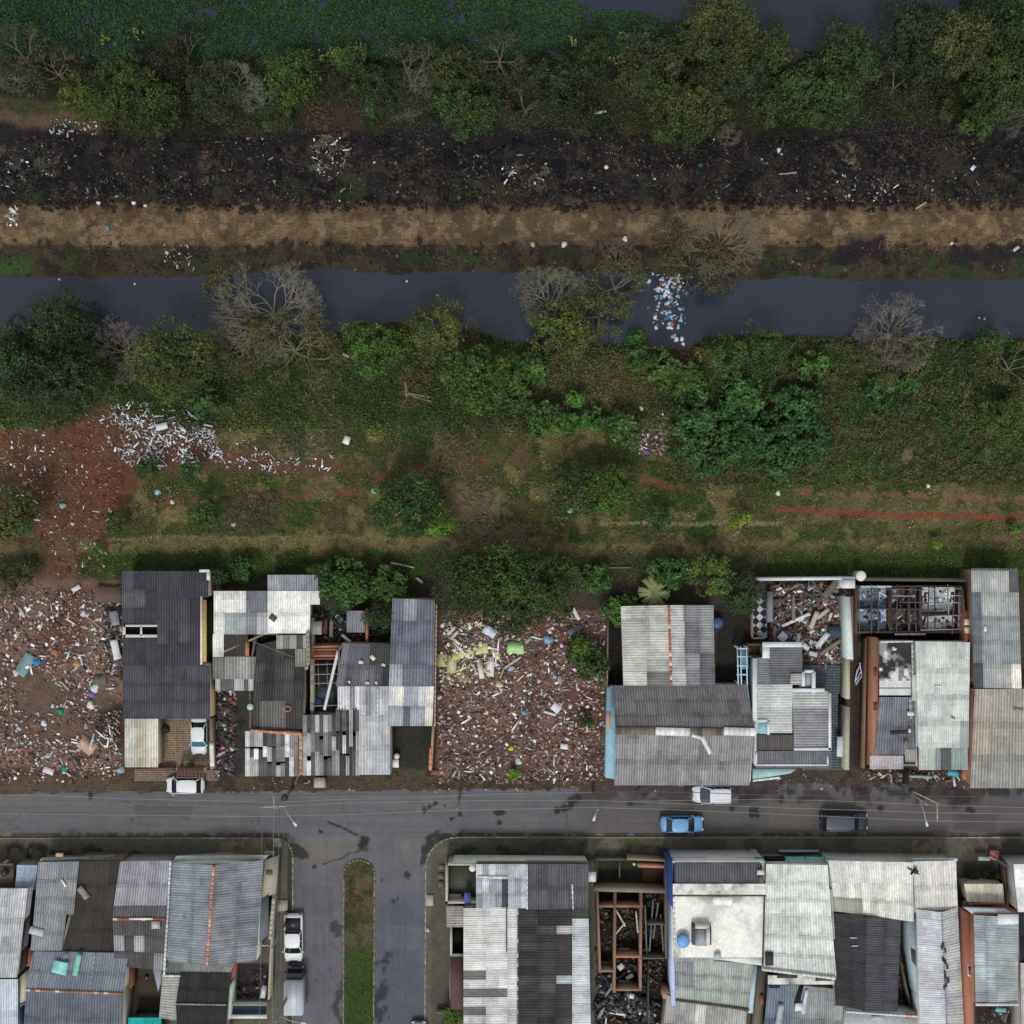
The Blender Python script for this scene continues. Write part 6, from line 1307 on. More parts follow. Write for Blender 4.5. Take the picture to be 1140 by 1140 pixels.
walls(h, [(1130, 964, 4.0), (1180, 964, 4.0), (1180, 1012, 4.0), (1134, 1012, 4.0)], (180, 182, 180)); roof(h, [(1128, 962), (1185, 962), (1185, 1015), (1133, 1015)], [4.2, 4.2, 4.1, 4.1], 4, 2, [((214, 216, 216), 1)], valley=.9, jit=.02)
roof(h, [(1134, 1016), (1185, 1016), (1185, 1070), (1136, 1070)], [3.2, 3.2, 3.1, 3.1], 4, 2, [((40, 44, 54), 1)]); walls(h, [(1136, 1018, 3), (1180, 1018, 3), (1180, 1160, 3), (1138, 1160, 3)], (160, 156, 150)); roof(h, [(1136, 1072), (1185, 1072), (1185, 1160), (1137, 1160)], [3.4, 3.4, 3.3, 3.3], 4, 3, [((170, 172, 168), 1)], valley=.8)
w = house('yard_fence', 'reddish barred gate and dark bars in front of the narrow right passage', 'gate', 1120, 965)
b = MB()
for i in range(10): b.wall((*P(1108+i*2.6, 953+i*1.8, 2)[:2], 2.0), (*P(1112+i*2.4, 962+i*1.6, 2)[:2], 2.0), .08, (70, 66, 66), 1.9)
b.wall((*P(1103, 952, 2)[:2], 2.1), (*P(1142, 978, 2)[:2], 2.1), .2, (84, 88, 94), 1.9); ob('bars', b, M_metal, w)
b = MB(); b.wall((*P(1118, 960, 1.8)[:2], 1.8), (*P(1122, 1010, 1.8)[:2], 1.8), .18, (104, 76, 60)); ob('side_wall', b, M_wall, w)
item('orange_crate', 1105, 951, 10, 10, 8, (178, 106, 88), 'orange red crate of bricks on the pavement by the garden', 'crate', .35, .5, M_wood); item('pale_box', 1094, 955, 12, 4, 2, (160, 166, 160), 'long pale box beside the orange crate', 'box', .9, .4, M_wall)
for x, y, n_ in ((1083, 975, 'weedy clump in the left half of the small front garden'), (1104, 976, 'weedy clump in the right half of the small front garden')): tree(x, y, 9, 's', (58, 78, 44), n_, 'shrub', h=1.2)
h = house('house', 'house with ribbed blue grey roof and stained rounded parapet at the bottom', 'house', 895, 1120)
walls(h, [(858, 1094, 3.3), (936, 1104, 3.3), (936, 1170, 3.3), (856, 1170, 3.3)], (150, 140, 128)); roof(h, [(855, 1098), (881, 1096), (880, 1170), (848, 1170)], [3.5, 3.5, 3.3, 3.3], 3, 2, [((116, 126, 142), 1)], valley=.7); roof(h, [(881, 1096), (939, 1102), (936, 1170), (880, 1170)], [3.5, 3.5, 3.3, 3.3], 6, 2, [((142, 148, 146), 1), ((134, 140, 140), 1)], valley=.68)
patchslab(h, (855, 1086, 938, 1096), 3.8, lst, .12, .25, 'stained_parapet')
for q in ((865, 1084, 888, 1089), (908, 1087, 926, 1092)): slab(h, q, 3.86, (70, 66, 60), .05, 'opening')
slab(h, (856, 1092, 868, 1100), 3.75, (40, 44, 48), .05, 'opening'); slab(h, [(891, 1096), (895, 1096), (890, 1118), (884, 1118)], 3.7, (26, 30, 38), .04, 'torn_gap')
item('white_cloth', 889, 1121, 8, 8, 0, (210, 214, 216), 'white square sheet on the ribbed blue grey roof', 'sheet', 3.7, .04, M_plastic); item('white_strip', 896, 1115, 26, 4, 100, (186, 196, 206), 'long pale strip right of the white square on the ribbed roof', 'strip', 3.7, .04, M_metal); item('grey_strip', 868, 1130, 24, 7, 98, (160, 168, 172), 'broad pale strip on the left part of the ribbed roof', 'strip', 3.7, .04, M_metal)
h = house('house', 'low white flat roof with cables at the bottom edge', 'house', 985, 1145)
slab(h, [(940, 1124), (1030, 1130), (1032, 1170), (938, 1170)], 3.3, (196, 202, 206), 3.2, 'flat_roof'); strip(h, [(942, 1126, 3.4), (1030, 1132, 3.4)], .2, (206, 210, 212), .12, 'parapet'); slab(h, (970, 1131, 984, 1136), 3.45, (170, 176, 180), .15, 'roof_hatch'); slab(h, (1008, 1126, 1022, 1134), 2.6 and 3.4, (150, 96, 74), .1, 'brick_patch')
w = house('boundary_wall', 'thin wall along the narrow dark passage by the holed ridge roof', 'wall', 1008, 1090); walls(w, [(1003, 1070, 2), (1018, 1135, 2)], (110, 100, 88), .12, False)
rubble('passage_junk', [(1000, 1025), (1014, 1030), (1020, 1130), (1000, 1125)], 160, [((70, 60, 58), 3), ((120, 60, 60), 1), ((150, 148, 146), 1)], (.08, .5), .3, 'junk on the floor of the narrow dark passage', 'junk')
rubble('back_yard_junk', [(1088, 1122), (1140, 1122), (1140, 1160), (1088, 1160)], 300, [((60, 56, 50), 3), ((110, 106, 96), 1.5), ((90, 120, 120), .5), ((160, 158, 150), .5)], (.1, .9), .3, 'timber and scrap in the yard at the bottom right corner', 'junk')
item('turquoise_tray', 1114, 1124, 12, 5, 5, (110, 160, 160), 'oval turquoise tray in the bottom right yard', 'tray', 1.2, .08, M_plastic)
# ================================================================ vehicles
car('parked_car', 'white compact car parked along the kerb outside the barred gate', 'car', 205.5, 875, pi, 4.25, 1.72, 0, (212, 214, 216), 'hatch')
car('parked_car', 'white sedan standing on the tiled patio beside the dark roof', 'car', 221, 819.5, -pi/2, 4.2, 1.7, 0, (206, 212, 214), 'sedan', wsglass=(60, 110, 130))
car('parked_car', 'silvery white people carrier parked in front of the ribbed gable roof', 'car', 792.5, 884.5, pi, 4.3, 1.75, 0, (206, 209, 216), 'mpv', wsglass=(56, 72, 84))
car('parked_car', 'light blue sedan standing on the street below the white people carrier', 'car', 759.5, 918, 0, 4.8, 1.7, 0, (88, 150, 198), 'sedan')
car('parked_car', 'dark navy estate car with roof rails driving on the right half of the street', 'car', 940.5, 915, 0, 5.2, 1.9, 0, (38, 42, 56), 'suv', roofc=(58, 64, 74))
car('pickup_truck', 'white pickup with black bed cover parked in the west lane', 'pickup', 326.3, 1044.5, -pi/2, 5.3, 1.95, 0, (212, 214, 214), 'pickup')
car('parked_car', 'grey car whose roof just enters the bottom edge in the east lane', 'car', 466, 1159, pi/2, 4.2, 1.75, 0, (130, 134, 140), 'hatch')
X, Y, _ = P(329, 1103, 1.2)
t = empty('box_truck', (X, Y, .02), 'small box truck with dull silver cargo box parked behind the pickup', 'truck', None, pi/2)
def LB(nm, b, m, par=None):
    o = ob(nm, b, m, None, origin=(0, 0, 0)); o.parent = par or t; return o
b = MB(); b.box((-.35, 0, 1.62), (3.6, 2.05, 2.0), (186, 192, 196))
for i in range(1, 3): b.box((-.35, -1.02+i*.68, 2.63), (3.5, .03, .02), (150, 156, 162))
for s_ in (-1, 1): b.box((-.35, s_*1.03, 1.62), (3.62, .04, .08), (120, 124, 128))
LB('cargo_box', b, M_metal)
b = MB(); b.box((-.2, 0, .48), (4.6, .8, .2), (36, 36, 38)); LB('chassis', b, M_rubber)
b = MB(); hwc = .92
b.prism([(1.5, -hwc), (2.35, -hwc), (2.5, -.7), (2.5, .7), (2.35, hwc), (1.5, hwc)], .45, 1.2, (56, 62, 70)); b.prism([(1.5, -.85), (2.05, -.85), (2.15, -.6), (2.15, .6), (2.05, .85), (1.5, .85)], 1.75, 1.85, (56, 62, 70))
for s_ in (-1, 1):
    b.tube([(2.4, s_*.8, 1.2), (2.1, s_*.78, 1.78)], .05, (56, 62, 70), 6); b.tube([(1.55, s_*.88, 1.2), (1.55, s_*.84, 1.78)], .05, (56, 62, 70), 6)
cab = LB('cab', b, M_paint)
b = MB(); b.add([(2.44, -.72, 1.2), (2.44, .72, 1.2), (2.13, .68, 1.76), (2.13, -.68, 1.76)], np.array([[0, 1, 2, 3]]), (24, 28, 34)); LB('windshield', b, M_glass, cab)
for s_ in (-1, 1):
    b = MB(); b.add([(1.58, s_*.9, 1.2), (2.36, s_*.9, 1.2), (2.05, s_*.86, 1.76), (1.58, s_*.86, 1.76)], np.array([[0, 1, 2, 3]]), (24, 28, 34)); LB('side_window', b, M_glass, cab)
    b = MB(); b.box((2.48, s_*.7, .75), (.08, .26, .16), (206, 206, 200)); LB('headlight', b, M_glass)
    b = MB(); b.box((2.2, s_*1.06, 1.5), (.08, .2, .3), (30, 30, 32)); LB('side_mirror', b, M_rubber)
    for xw in (-1.3, 1.9):
        tb = MB(); tb.lathe((0, 0, 0), [(.2, -.1), (.34, -.1), (.36, -.05), (.36, .05), (.34, .1), (.2, .1)], (26, 26, 27), 18)
        VV = np.concatenate(tb.v)[:, [0, 2, 1]]+np.array([xw, s_*.85, .36]); tb.v = [VV]; wo = LB('wheel', tb, M_rubber)
        tb = MB(); tb.lathe((0, 0, 0), [(.2, 0), (.2, .11), (.08, .09)], (140, 142, 146), 12); VV = np.concatenate(tb.v)[:, [0, 2, 1]]*np.array([1, s_, 1])+np.array([xw, s_*.85, .36]); tb.v = [VV]; LB('rim', tb, M_metal, wo)

# ================================================================ poles, lamps, cables
def pole(bx, by, H_, label, arms=(), lampto=None, trans=None, lean=None):
    X, Y, _ = P(bx, by, 0); t = empty('utility_pole', (X, Y, 0), label, 'utility pole')
    b = MB(); b.tube([(X, Y, 0), (X, Y, H_*.5), (X, Y, H_)], [.17, .14, .1], (140, 136, 126), 10); ob('pole', b, M_pave, t)
    for (A, B, z) in arms:
        b = MB(); A = P(*A, z); B = P(*B, z); b.wall((*A[:2], z+.06), (*B[:2], z+.06), .09, (168, 166, 158), z-.05)
        ca = ob('crossarm', b, M_wood, t); L = np.array(B)-np.array(A)
        q = MB()
        for f in (.04, .35, .65, .96): p_ = np.array(A)+L*f; q.lathe((p_[0], p_[1], z+.06), [(.04, 0), (.055, .06), (.035, .12), (.05, .16)], (180, 160, 140), 8)
        ob('insulator', q, M_plastic, ca)
    if lampto:
        E = P(*lampto, 7.6); b = MB(); pts = [(X, Y, 7.0), (X+(E[0]-X)*.5, Y+(E[1]-Y)*.5, 7.6), (E[0], E[1], 7.7)]; b.tube(pts, .04, (176, 178, 180), 6); la = ob('lamp_arm', b, M_metal, t)
        b = MB(); b.box((E[0], E[1], 7.66), (.55, .24, .12), (200, 202, 204), math.atan2(E[1]-Y, E[0]-X)); b.box((E[0], E[1], 7.58), (.35, .16, .06), (226, 226, 220), math.atan2(E[1]-Y, E[0]-X)); ob('lamp_head', b, M_plastic, la)
    if trans:
        p_ = P(*trans, 6.4); b = MB(); b.lathe((p_[0], p_[1], 5.9), [(.3, 0), (.32, .1), (.32, .8), (.25, .9), (.1, .95)], (70, 72, 74), 14)
        for j in range(8): b.box((p_[0]+.33*cos(j*pi/4), p_[1]+.33*sin(j*pi/4), 6.35), (.08, .02, .6), (60, 62, 64), j*pi/4)
        ob('transformer', b, M_metal, t)
    return t
def pz(x, y, z): return P(x, y, z)
def basepx(x, y, z):      # foot of a pole whose top shows at x, y
    k = (HC-z)/HC; return 570+(x-570)*k, 570+(y-570)*k
pole(326, 877, 9.2, 'concrete pole with white crossarms at the top of the west lane', arms=[((291, 898.5), (318, 897.5), 8.9), ((305, 885), (305, 900), 8.6)], lampto=(328.5, 917), trans=(317, 888))
pole(660, 881, 8.4, 'slim pole by the street between rubble lot and blue sided house', lampto=(661.5, 911))
pole(512, 886, 6, 'short wooden pole at the street edge below the rubble lot')
pole(1000, 873, 9.4, 'leaning cable pole with dark crossarm at the right of the street', arms=[((1043, 893), (1043.5, 914), 9.2), ((1018, 882), (1045, 895), 8.8)], lampto=(1031.5, 917), trans=(1016, 881))
pole(*basepx(303, 1055, 8.3), 8.5, 'pole with a white crossarm beside the parked pickup', arms=[((284, 1052.5), (301, 1052.5), 8.2)])
pole(*basepx(307, 1137, 8.3), 8.5, 'pole at the bottom of the west lane pavement', lampto=(338, 1139))
def cable(pts, z, r=.03, col=(120, 122, 124), label='', sag=.0, name='overhead_cable', group='overhead cables along the street'):
    P3 = []
    for i, ((x0, y0), (x1, y1)) in enumerate(zip(pts[:-1], pts[1:])):
        for k in range(6):
            f = k/6; P3.append(P(x0+(x1-x0)*f, y0+(y1-y0)*f, z))
    P3.append(P(*pts[-1], z)); b = MB(); b.tube(P3, r, col, 4, False)
    return ob(name, b, M_metal, None, label, 'cable', group, origin=P3[len(P3)//2])
LC = (150, 152, 154)
cable([(-150, 879), (0, 885), (60, 885.5), (130, 889), (305, 893), (380, 890), (470, 888), (540, 884), (600, 882.5), (660, 882)], 8.5, .022, LC, 'upper pale cable along the left half of the street')
cable([(-150, 905), (0, 906), (150, 907.5), (290, 909), (400, 906.5), (470, 903), (560, 901), (660, 899), (740, 901), (850, 905.5), (960, 910.5), (1043, 914), (1140, 915), (1300, 916)], 8.9, .022, LC, 'lowest pale cable running the whole length of the street')
cable([(318, 897), (400, 893.5), (470, 892), (560, 891), (660, 891), (740, 894), (860, 899), (960, 902), (1043, 905), (1140, 906), (1300, 907)], 8.9, .022, LC, 'middle cable from the white crossarms to the right edge')
cable([(700, 892), (850, 890), (930, 891.5), (1043, 896.5), (1140, 899), (1300, 901)], 8.9, .02, LC, 'upper cable over the right end of the street')
cable([(0, 893.5), (160, 896), (291, 898.5)], 8.8, .018, (130, 132, 134), 'faint middle cable over the left end of the street')
cable([(-150, 872), (60, 878), (305, 886), (470, 884), (620, 882), (700, 881.5), (770, 882), (830, 884.5), (930, 886), (1018, 886.5), (1140, 887), (1300, 888)], 6.6, .035, (90, 94, 112), 'thick telephone bundle close to the north kerb')
for xt, xb, r, lb in ((292, 289, .014, 'leftmost thin cable running down the west lane'), (304.5, 303, .02, 'second cable running down the west lane'), (311, 306, .035, 'thick dark cable bundle running down the west lane'), (316, 310.5, .026, 'rightmost cable running down the west lane')):
    cable([(xt, 899), (xt-(xt-xb)*.6, 1052), (xb, 1140), (xb-1, 1300)], 8.2, r, (96, 106, 110) if r > .02 else (150, 152, 154), lb, group='cables down the west lane')
cable([(328, 873), (330, 868), (333, 862)], 4, .03, (150, 160, 160), 'short service cable from the pole to the striped shed', group=None)
b = MB(); b.box((*P(356, 871, 1)[:2], .6), (1.1, 1.0, 1.1), (150, 148, 138)); b.box((*P(356, 871, 1)[:2], 1.18), (1.2, 1.1, .08), (166, 164, 152)); b.box((*P(362, 872, 1)[:2], .5), (.1, .9, .9), (130, 128, 118)); ob('meter_box', b, M_wall, None, 'square pale masonry box at the kerb below the patchwork roofs', 'box')

# ================================================================ trees (x, y, radius in dm, kind, colour, label)
OG, OL, DG, BG, BRT = (62, 74, 38), (80, 82, 52), (48, 60, 34), (56, 82, 54), (84, 104, 44)
NB = 'trees on the bank of the lake'
TR = [
(22, 62, 40, 'a', (66, 72, 50), 'grey green sparse tree in the top left corner by the lake'),
(60, 78, 34, 'a', (62, 64, 46), 'dull sparse tree second from the left on the lake bank'),
(12, 84, 24, 'b', None, 'pale bare bush at the left edge above the burnt strip'),
(140, 105, 44, 'd', OG, 'olive tree of two lobes left of the brown shrub on the lake bank'),
(92, 112, 28, 'd', (76, 86, 44), 'low yellowish tree at the left end of the burnt strip'),
(172, 128, 38, 'd', (54, 66, 36), 'dark olive tree hanging over the burnt strip at left'),
(200, 68, 40, 'a', (58, 56, 42), 'brownish sparse shrub tree left of the white bare tree'),
(192, 75, 26, 's', (50, 52, 38), 'dark brown thicket under the sparse shrub tree', ),
(258, 92, 40, 'b', (134, 138, 126), 'white leafless tree on the lake bank beside the bright green tree'),
(290, 112, 24, 'b', (126, 130, 118), 'smaller white leafless tree touching the bright green tree'),
(240, 110, 34, 's', (56, 62, 40), 'low dull green thicket around the white leafless tree'),
(325, 92, 36, 'd', (68, 84, 42), 'bright green round tree on the lake bank'),
(308, 130, 18, 's', (60, 74, 38), 'small green bush below the bright green round tree'),
(390, 72, 20, 's', (58, 76, 40), 'small green bush right of the bright green tree'),
(410, 92, 22, 'd', (46, 60, 34), 'small dark tree left of the grey airy tree'),
(414, 122, 10, 'c', (56, 92, 52), 'little bright plant at the edge of the burnt strip'),
(458, 88, 46, 'a', (72, 76, 54), 'grey airy tree in the middle left of the lake bank', ),
(455, 105, 34, 'b', (120, 120, 106), 'leafless grey crown within the grey airy tree'),
(432, 106, 28, 's', (50, 60, 36), 'dark green bush below the grey airy tree'),
(506, 88, 34, 'd', (58, 66, 40), 'dull green tree between the airy tree and the green dome'),
(525, 128, 38, 'd', (60, 76, 42), 'green dome tree leaning over the burnt strip'),
(556, 62, 40, 'a', (70, 76, 52), 'sparse pale tree at the lake edge left of centre'),
(585, 118, 36, 'a', (68, 72, 50), 'sparse drooping tree right of the green dome tree'),
(620, 100, 38, 'd', (50, 58, 36), 'dark dull tree in the centre of the lake bank'),
(660, 62, 26, 'd', (44, 58, 32), 'dark low bush below the lake weed'),
(640, 128, 26, 's', (52, 54, 38), 'brownish low thicket left of the white trough'),
(722, 80, 42, 'd', (62, 68, 46), 'grey olive tree left of the tall olive tree'),
(758, 128, 46, 'd', (66, 74, 42), 'olive tree hanging far over the burnt strip'),
(800, 42, 50, 'd', (70, 76, 46), 'tall olive tree cutting into the dark lake water'),
(850, 60, 34, 'd', (62, 72, 42), 'olive tree right of the bare white limbs by the lake'),
(828, 74, 40, 'b', (134, 140, 138), 'leafless white limbs amid the tall olive trees'),
(800, 92, 36, 'd', (60, 66, 42), 'dull olive crown below the leafless white limbs'),
(812, 150, 16, 'b', (118, 110, 100), 'tiny bare grey bush beside the overhanging olive tree'),
(862, 112, 30, 'd', (54, 62, 40), 'dull green tree between two large olive trees'),
(912, 112, 48, 'd', (60, 76, 44), 'large green tree right of the lake inlet'),
(938, 68, 40, 'd', (58, 74, 42), 'green tree bordering the lake inlet'),
(1000, 92, 38, 'a', (60, 66, 46), 'sparse dark tree right of the lake inlet'),
(1018, 52, 50, 'd', (44, 56, 36), 'dark wide tree at the right of the lake inlet'),
(1062, 56, 48, 'd', (74, 78, 50), 'brown olive tree in the top right group'),
(1112, 38, 46, 'd', (50, 66, 38), 'green tree in the top right corner'),
(1105, 98, 44, 'd', (56, 70, 40), 'green tree at the right edge above the burnt strip'),
(1085, 138, 24, 'd', (62, 80, 44), 'small green tree dipping onto the burnt strip at right'),
(1128, 128, 26, 'b', (110, 108, 98), 'pale bare bush at the right edge above the burnt strip'),
(1055, 128, 14, 's', (70, 74, 46), 'small yellowish bush on the edge of the burnt strip at right'),
(1150, 70, 40, 'd', (48, 62, 36), 'dark tree just entering the right edge by the lake'),
# canal
(806, 268, 46, 'b', (132, 124, 108), 'large bare tree on the north canal bank by the dyke road'),
(775, 295, 40, 'a', (78, 76, 48), 'thin leaved tree below the dyke road beside the floating litter'),
(800, 300, 36, 'a', (66, 62, 46), 'tangled sparse tree leaning over the canal right of the litter'),
(745, 262, 22, 'a', (74, 72, 48), 'small sparse bush on the dyke slope left of the bare tree'),
(688, 290, 30, 'b', (122, 116, 100), 'small bare tree on the north bank above the yellowish canal tree'),
(78, 368, 44, 'd', (46, 56, 32), 'dark dense tree with its crown over the canal at left'),
(28, 418, 42, 'd', (46, 60, 38), 'dark bluish tree at the left edge below the canal'),
(84, 428, 44, 'd', (44, 54, 34), 'dark tree below the dense canal tree at left'),
(30, 380, 30, 'd', (46, 58, 36), 'bluish green tree at the left edge touching the canal'),
(136, 388, 34, 'b', (134, 124, 116), 'grey leafless tree between the dark and the olive canal trees', ),
(202, 402, 50, 'd', (68, 76, 44), 'wide olive tree on the canal bank above the white debris heap'),
(228, 446, 22, 'c', (46, 74, 52), 'bluish broad leaved bush at the top right of the white heap'),
(298, 345, 68, 'b', (140, 134, 116), 'great bare tree spreading over the canal'),
(325, 388, 50, 'a', (86, 84, 52), 'yellowish sparse crown below the great bare tree'),
(272, 380, 44, 'a', (78, 76, 50), 'brownish sparse crown left below the great bare tree'),
(240, 318, 20, 'a', (96, 92, 46), 'yellowish twiggy crown reaching over the canal left of the great bare tree'),
(395, 372, 16, 's', (72, 92, 44), 'small bright bush at the canal right of the great bare tree'),
(424, 392, 34, 'd', (60, 82, 40), 'green tree between the great bare tree and the olive dome'),
(485, 362, 38, 'a', (96, 98, 58), 'olive dome tree standing over the canal'),
(484, 372, 32, 's', (84, 88, 52), 'olive leafy underlayer of the dome tree over the canal'),
(532, 424, 40, 'd', (64, 84, 42), 'bright green tree below the canal left of the yellow tree'),
(518, 372, 26, 'b', (92, 80, 70), 'dark brown bare bush by the canal water'),
(614, 336, 46, 'b', (138, 134, 108), 'bare limbs over the canal left of the yellow green tree'),
(650, 350, 44, 'a', (82, 88, 48), 'yellow green tree leaning over the canal', ),
(625, 370, 38, 'd', (74, 80, 44), 'olive yellow crown at the foot of the yellow green tree'),
(686, 318, 42, 'a', (84, 88, 54), 'sparse yellowish crown beside the floating litter'),
(706, 378, 14, 's', (54, 84, 40), 'small bright bush at the canal corner by the litter'),
(998, 372, 46, 'b', (140, 134, 126), 'grey leafless dome tree by the canal at right'),
(992, 398, 36, 'a', (84, 84, 56), 'sparse olive underlayer below the grey leafless dome'),
(1130, 410, 40, 'a', (84, 86, 52), 'sparse olive tree at the right edge below the canal'),
(1112, 470, 30, 's', (70, 84, 44), 'loose green bush at the right edge below the sparse olive tree'),
(838, 366, 13, 'b', (140, 140, 136), 'tiny white bare sapling standing in the canal edge'),
# broad-leaved shrubs
(592, 408, 24, 'c', BG, 'bluish large leaved bush right of the bright green tree'),
(575, 440, 24, 'c', BG, 'bluish large leaved bush in the second row below the canal'),
(606, 466, 26, 'c', BG, 'lowest bluish bush of the cluster left of centre'),
(628, 470, 16, 'c', (56, 94, 62), 'small bluish bush right of the lowest one'),
(640, 444, 12, 'c', (58, 98, 56), 'tiny bright leaved bush alone in the grass'),
(660, 468, 16, 'c', (56, 92, 56), 'small bluish bush left of the litter patch'),
(694, 478, 26, 'c', BG, 'bluish bush touching the left side of the litter patch'),
(735, 410, 26, 'c', BG, 'bluish bush below the canal corner of floating litter'),
(768, 428, 24, 'c', BG, 'bluish bush above the big broad leaved thicket'),
(712, 402, 16, 'c', (56, 90, 56), 'small bluish bush left of the canal corner'),
(806, 400, 26, 's', (58, 78, 42), 'green bush on the canal edge right of the corner'),
(850, 395, 30, 's', (56, 76, 42), 'wide green bush on the canal edge'),
(770, 470, 30, 'c', (48, 80, 56), 'upper left clump of the big broad leaved thicket'),
(782, 506, 30, 'c', (48, 78, 54), 'lower left clump of the big broad leaved thicket'),
(822, 448, 30, 'c', (50, 84, 58), 'top clump of the big broad leaved thicket'),
(826, 492, 34, 'c', (44, 74, 52), 'central clump of the big broad leaved thicket'),
(868, 512, 26, 'c', (48, 78, 54), 'bottom clump of the big broad leaved thicket'),
(888, 452, 28, 'c', (50, 86, 62), 'upper right clump of the big broad leaved thicket'),
(896, 492, 30, 'c', (46, 78, 58), 'right clump of the big broad leaved thicket'),
(862, 475, 24, 'c', (42, 70, 48), 'inner dark clump of the big broad leaved thicket'),
(902, 408, 20, 'c', (56, 88, 54), 'isolated bluish bush above the thicket'),
(1012, 430, 12, 'c', (58, 96, 60), 'small bluish bush below the grey leafless dome'),
(978, 440, 18, 'c', (50, 82, 54), 'bluish bush left below the grey leafless dome'),
(1098, 382, 20, 's', (48, 78, 44), 'green bush on the canal edge at the far right'),
(1112, 476, 12, 'c', (66, 98, 48), 'small bright leaved plant at the right edge'),
# waste ground
(452, 562, 42, 'd', (50, 70, 38), 'dark green bush tree in the middle of the waste ground'),
(488, 580, 20, 'd', (84, 112, 44), 'bright green bush against the dark bush tree'),
(640, 548, 34, 'd', (56, 66, 40), 'dark left half of the tree above the track'),
(680, 548, 32, 'd', (72, 90, 42), 'bright yellowish tree above the track'),
(822, 577, 13, 'd', (96, 116, 40), 'small bright round bush on the track edge'),
(733, 578, 16, 's', (54, 76, 44), 'small dull bush on the light line left of the bright bush'),
(18, 574, 34, 'd', (62, 70, 38), 'olive bush tree at the left edge of the waste ground'),
(132, 582, 16, 's', (58, 78, 40), 'small bush right of the red soil'),
(232, 576, 20, 's', (58, 76, 40), 'low bush in the grass right of the red soil'),
(168, 522, 16, 's', (50, 72, 40), 'small bush below the white debris heap'),
(215, 523, 14, 's', (50, 74, 42), 'green weeds below the right end of the white heap'),
(20, 642, 26, 's', (54, 62, 40), 'dull bush at the left edge above the rubble lot'),
(1128, 590, 8, 's', (88, 108, 44), 'bright weed at the right edge of the track'),
(1042, 605, 8, 's', (94, 112, 44), 'bright round weed below the red track'),
# behind the houses
(384, 650, 34, 'c', (50, 78, 48), 'bluish green tree behind the patchwork roofs'),
(432, 656, 26, 'c', (46, 72, 44), 'bluish green tree left of the long blue grey roof'),
(422, 688, 20, 's', (42, 58, 38), 'dark bush in the yard beside the lean-to'),
(355, 642, 16, 's', (54, 76, 42), 'bush tip overlapping the grey back roof'),
(520, 650, 40, 'd', (50, 62, 34), 'dark tree at the top left of the rubble lot'),
(566, 642, 44, 'd', (54, 70, 34), 'dense green tree behind the middle of the rubble lot'),
(610, 652, 42, 'd', (52, 66, 34), 'dense green tree behind the right of the rubble lot'),
(570, 676, 34, 'd', (46, 58, 32), 'dark crown hanging over the top of the rubble lot'),
(662, 642, 20, 'c', (50, 82, 50), 'bluish bush right of the dense green trees'),
(690, 678, 20, 'c', (54, 84, 48), 'bush at the corner of the gabled house'),
(648, 724, 16, 'c', (50, 78, 44), 'upper leafy bush on the rubble lot'),
(660, 742, 20, 'c', (46, 70, 42), 'dark leafy bush on the right of the rubble lot'),
(652, 802, 8, 's', (50, 66, 34), 'tiny weed near the brick coloured soil of the lot'),
(573, 862, 7.5, 's', (90, 122, 46), 'small bright bush at the street edge of the rubble lot'),
(745, 636, 24, 'c', (50, 80, 50), 'bluish bush behind the gabled house'),
(728, 658, 16, 'p', (122, 132, 86), 'pale star shaped palm behind the gabled house'),
(790, 642, 28, 'd', (70, 86, 42), 'yellowish green tree right behind the gabled house'),
(805, 628, 10, 'd', (116, 134, 48), 'bright yellow green top of the tree behind the gabled house'),
(822, 662, 26, 'd', (46, 60, 36), 'dark tree beside the checkered ruin'),
(270, 632, 15, 'c', (48, 78, 46), 'small bush behind the patchwork house near the yellow wall'),
(245, 643, 12, 's', (44, 66, 38), 'small dark bush at the corner of the dark roof'),
(110, 612, 8, 's', (66, 90, 44), 'little weed on the grass verge above the rubble'),
(503, 1131, 13, 's', (76, 98, 46), 'leafy shrub by the pavement at the corner house'),
(213, 852, 5, 's', (70, 84, 46), 'small potted plant inside the patio gate'),
]
NB_ = 0
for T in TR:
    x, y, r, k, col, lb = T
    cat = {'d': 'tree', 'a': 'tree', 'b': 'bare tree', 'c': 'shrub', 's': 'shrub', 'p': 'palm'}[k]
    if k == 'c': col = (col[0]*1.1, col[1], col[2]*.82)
    if y < 175 and col and k != 'b': col = tuple(c_*.88 for c_ in col)  # lake side leaves dimmed: duller light at that end put into the colour
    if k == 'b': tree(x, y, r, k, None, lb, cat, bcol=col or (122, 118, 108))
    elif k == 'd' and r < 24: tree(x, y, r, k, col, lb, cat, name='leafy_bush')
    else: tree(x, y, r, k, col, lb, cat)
# yellow-leaved water plants along the lake
for i in range(30):
    x, y = random.choice([(random.uniform(50, 165), random.uniform(32, 52)), (random.uniform(360, 440), random.uniform(56, 74)), (random.uniform(635, 700), random.uniform(45, 90)), (random.uniform(690, 720), random.uniform(60, 78))])
    b = MB(); X, Y, Z = P(x, y, -1.2); m = 14
    c = np.stack([rng.normal(X, .4, m), rng.normal(Y, .3, m), rng.uniform(-1.1, -.6, m)], 1); c[:, 2] += .9
    nrm = rvec(m)+np.array([0, 0, 1.5]); nrm /= np.linalg.norm(nrm, axis=1)[:, None]
    leafquads(b, c, nrm, .42, C(112, 120, 62)*rng.uniform(.5, 1.5, m)[:, None], .4)
    for q in c: b.tube([(X, Y, -1.5), q], .015, (60, 70, 40), 3, False)
    ob('broad_leaved_plant', b, M_leaf, None, 'clump of pale yellow leaved plants on the lake bank', 'plant', 'pale yellow leaved plants along the lake bank')

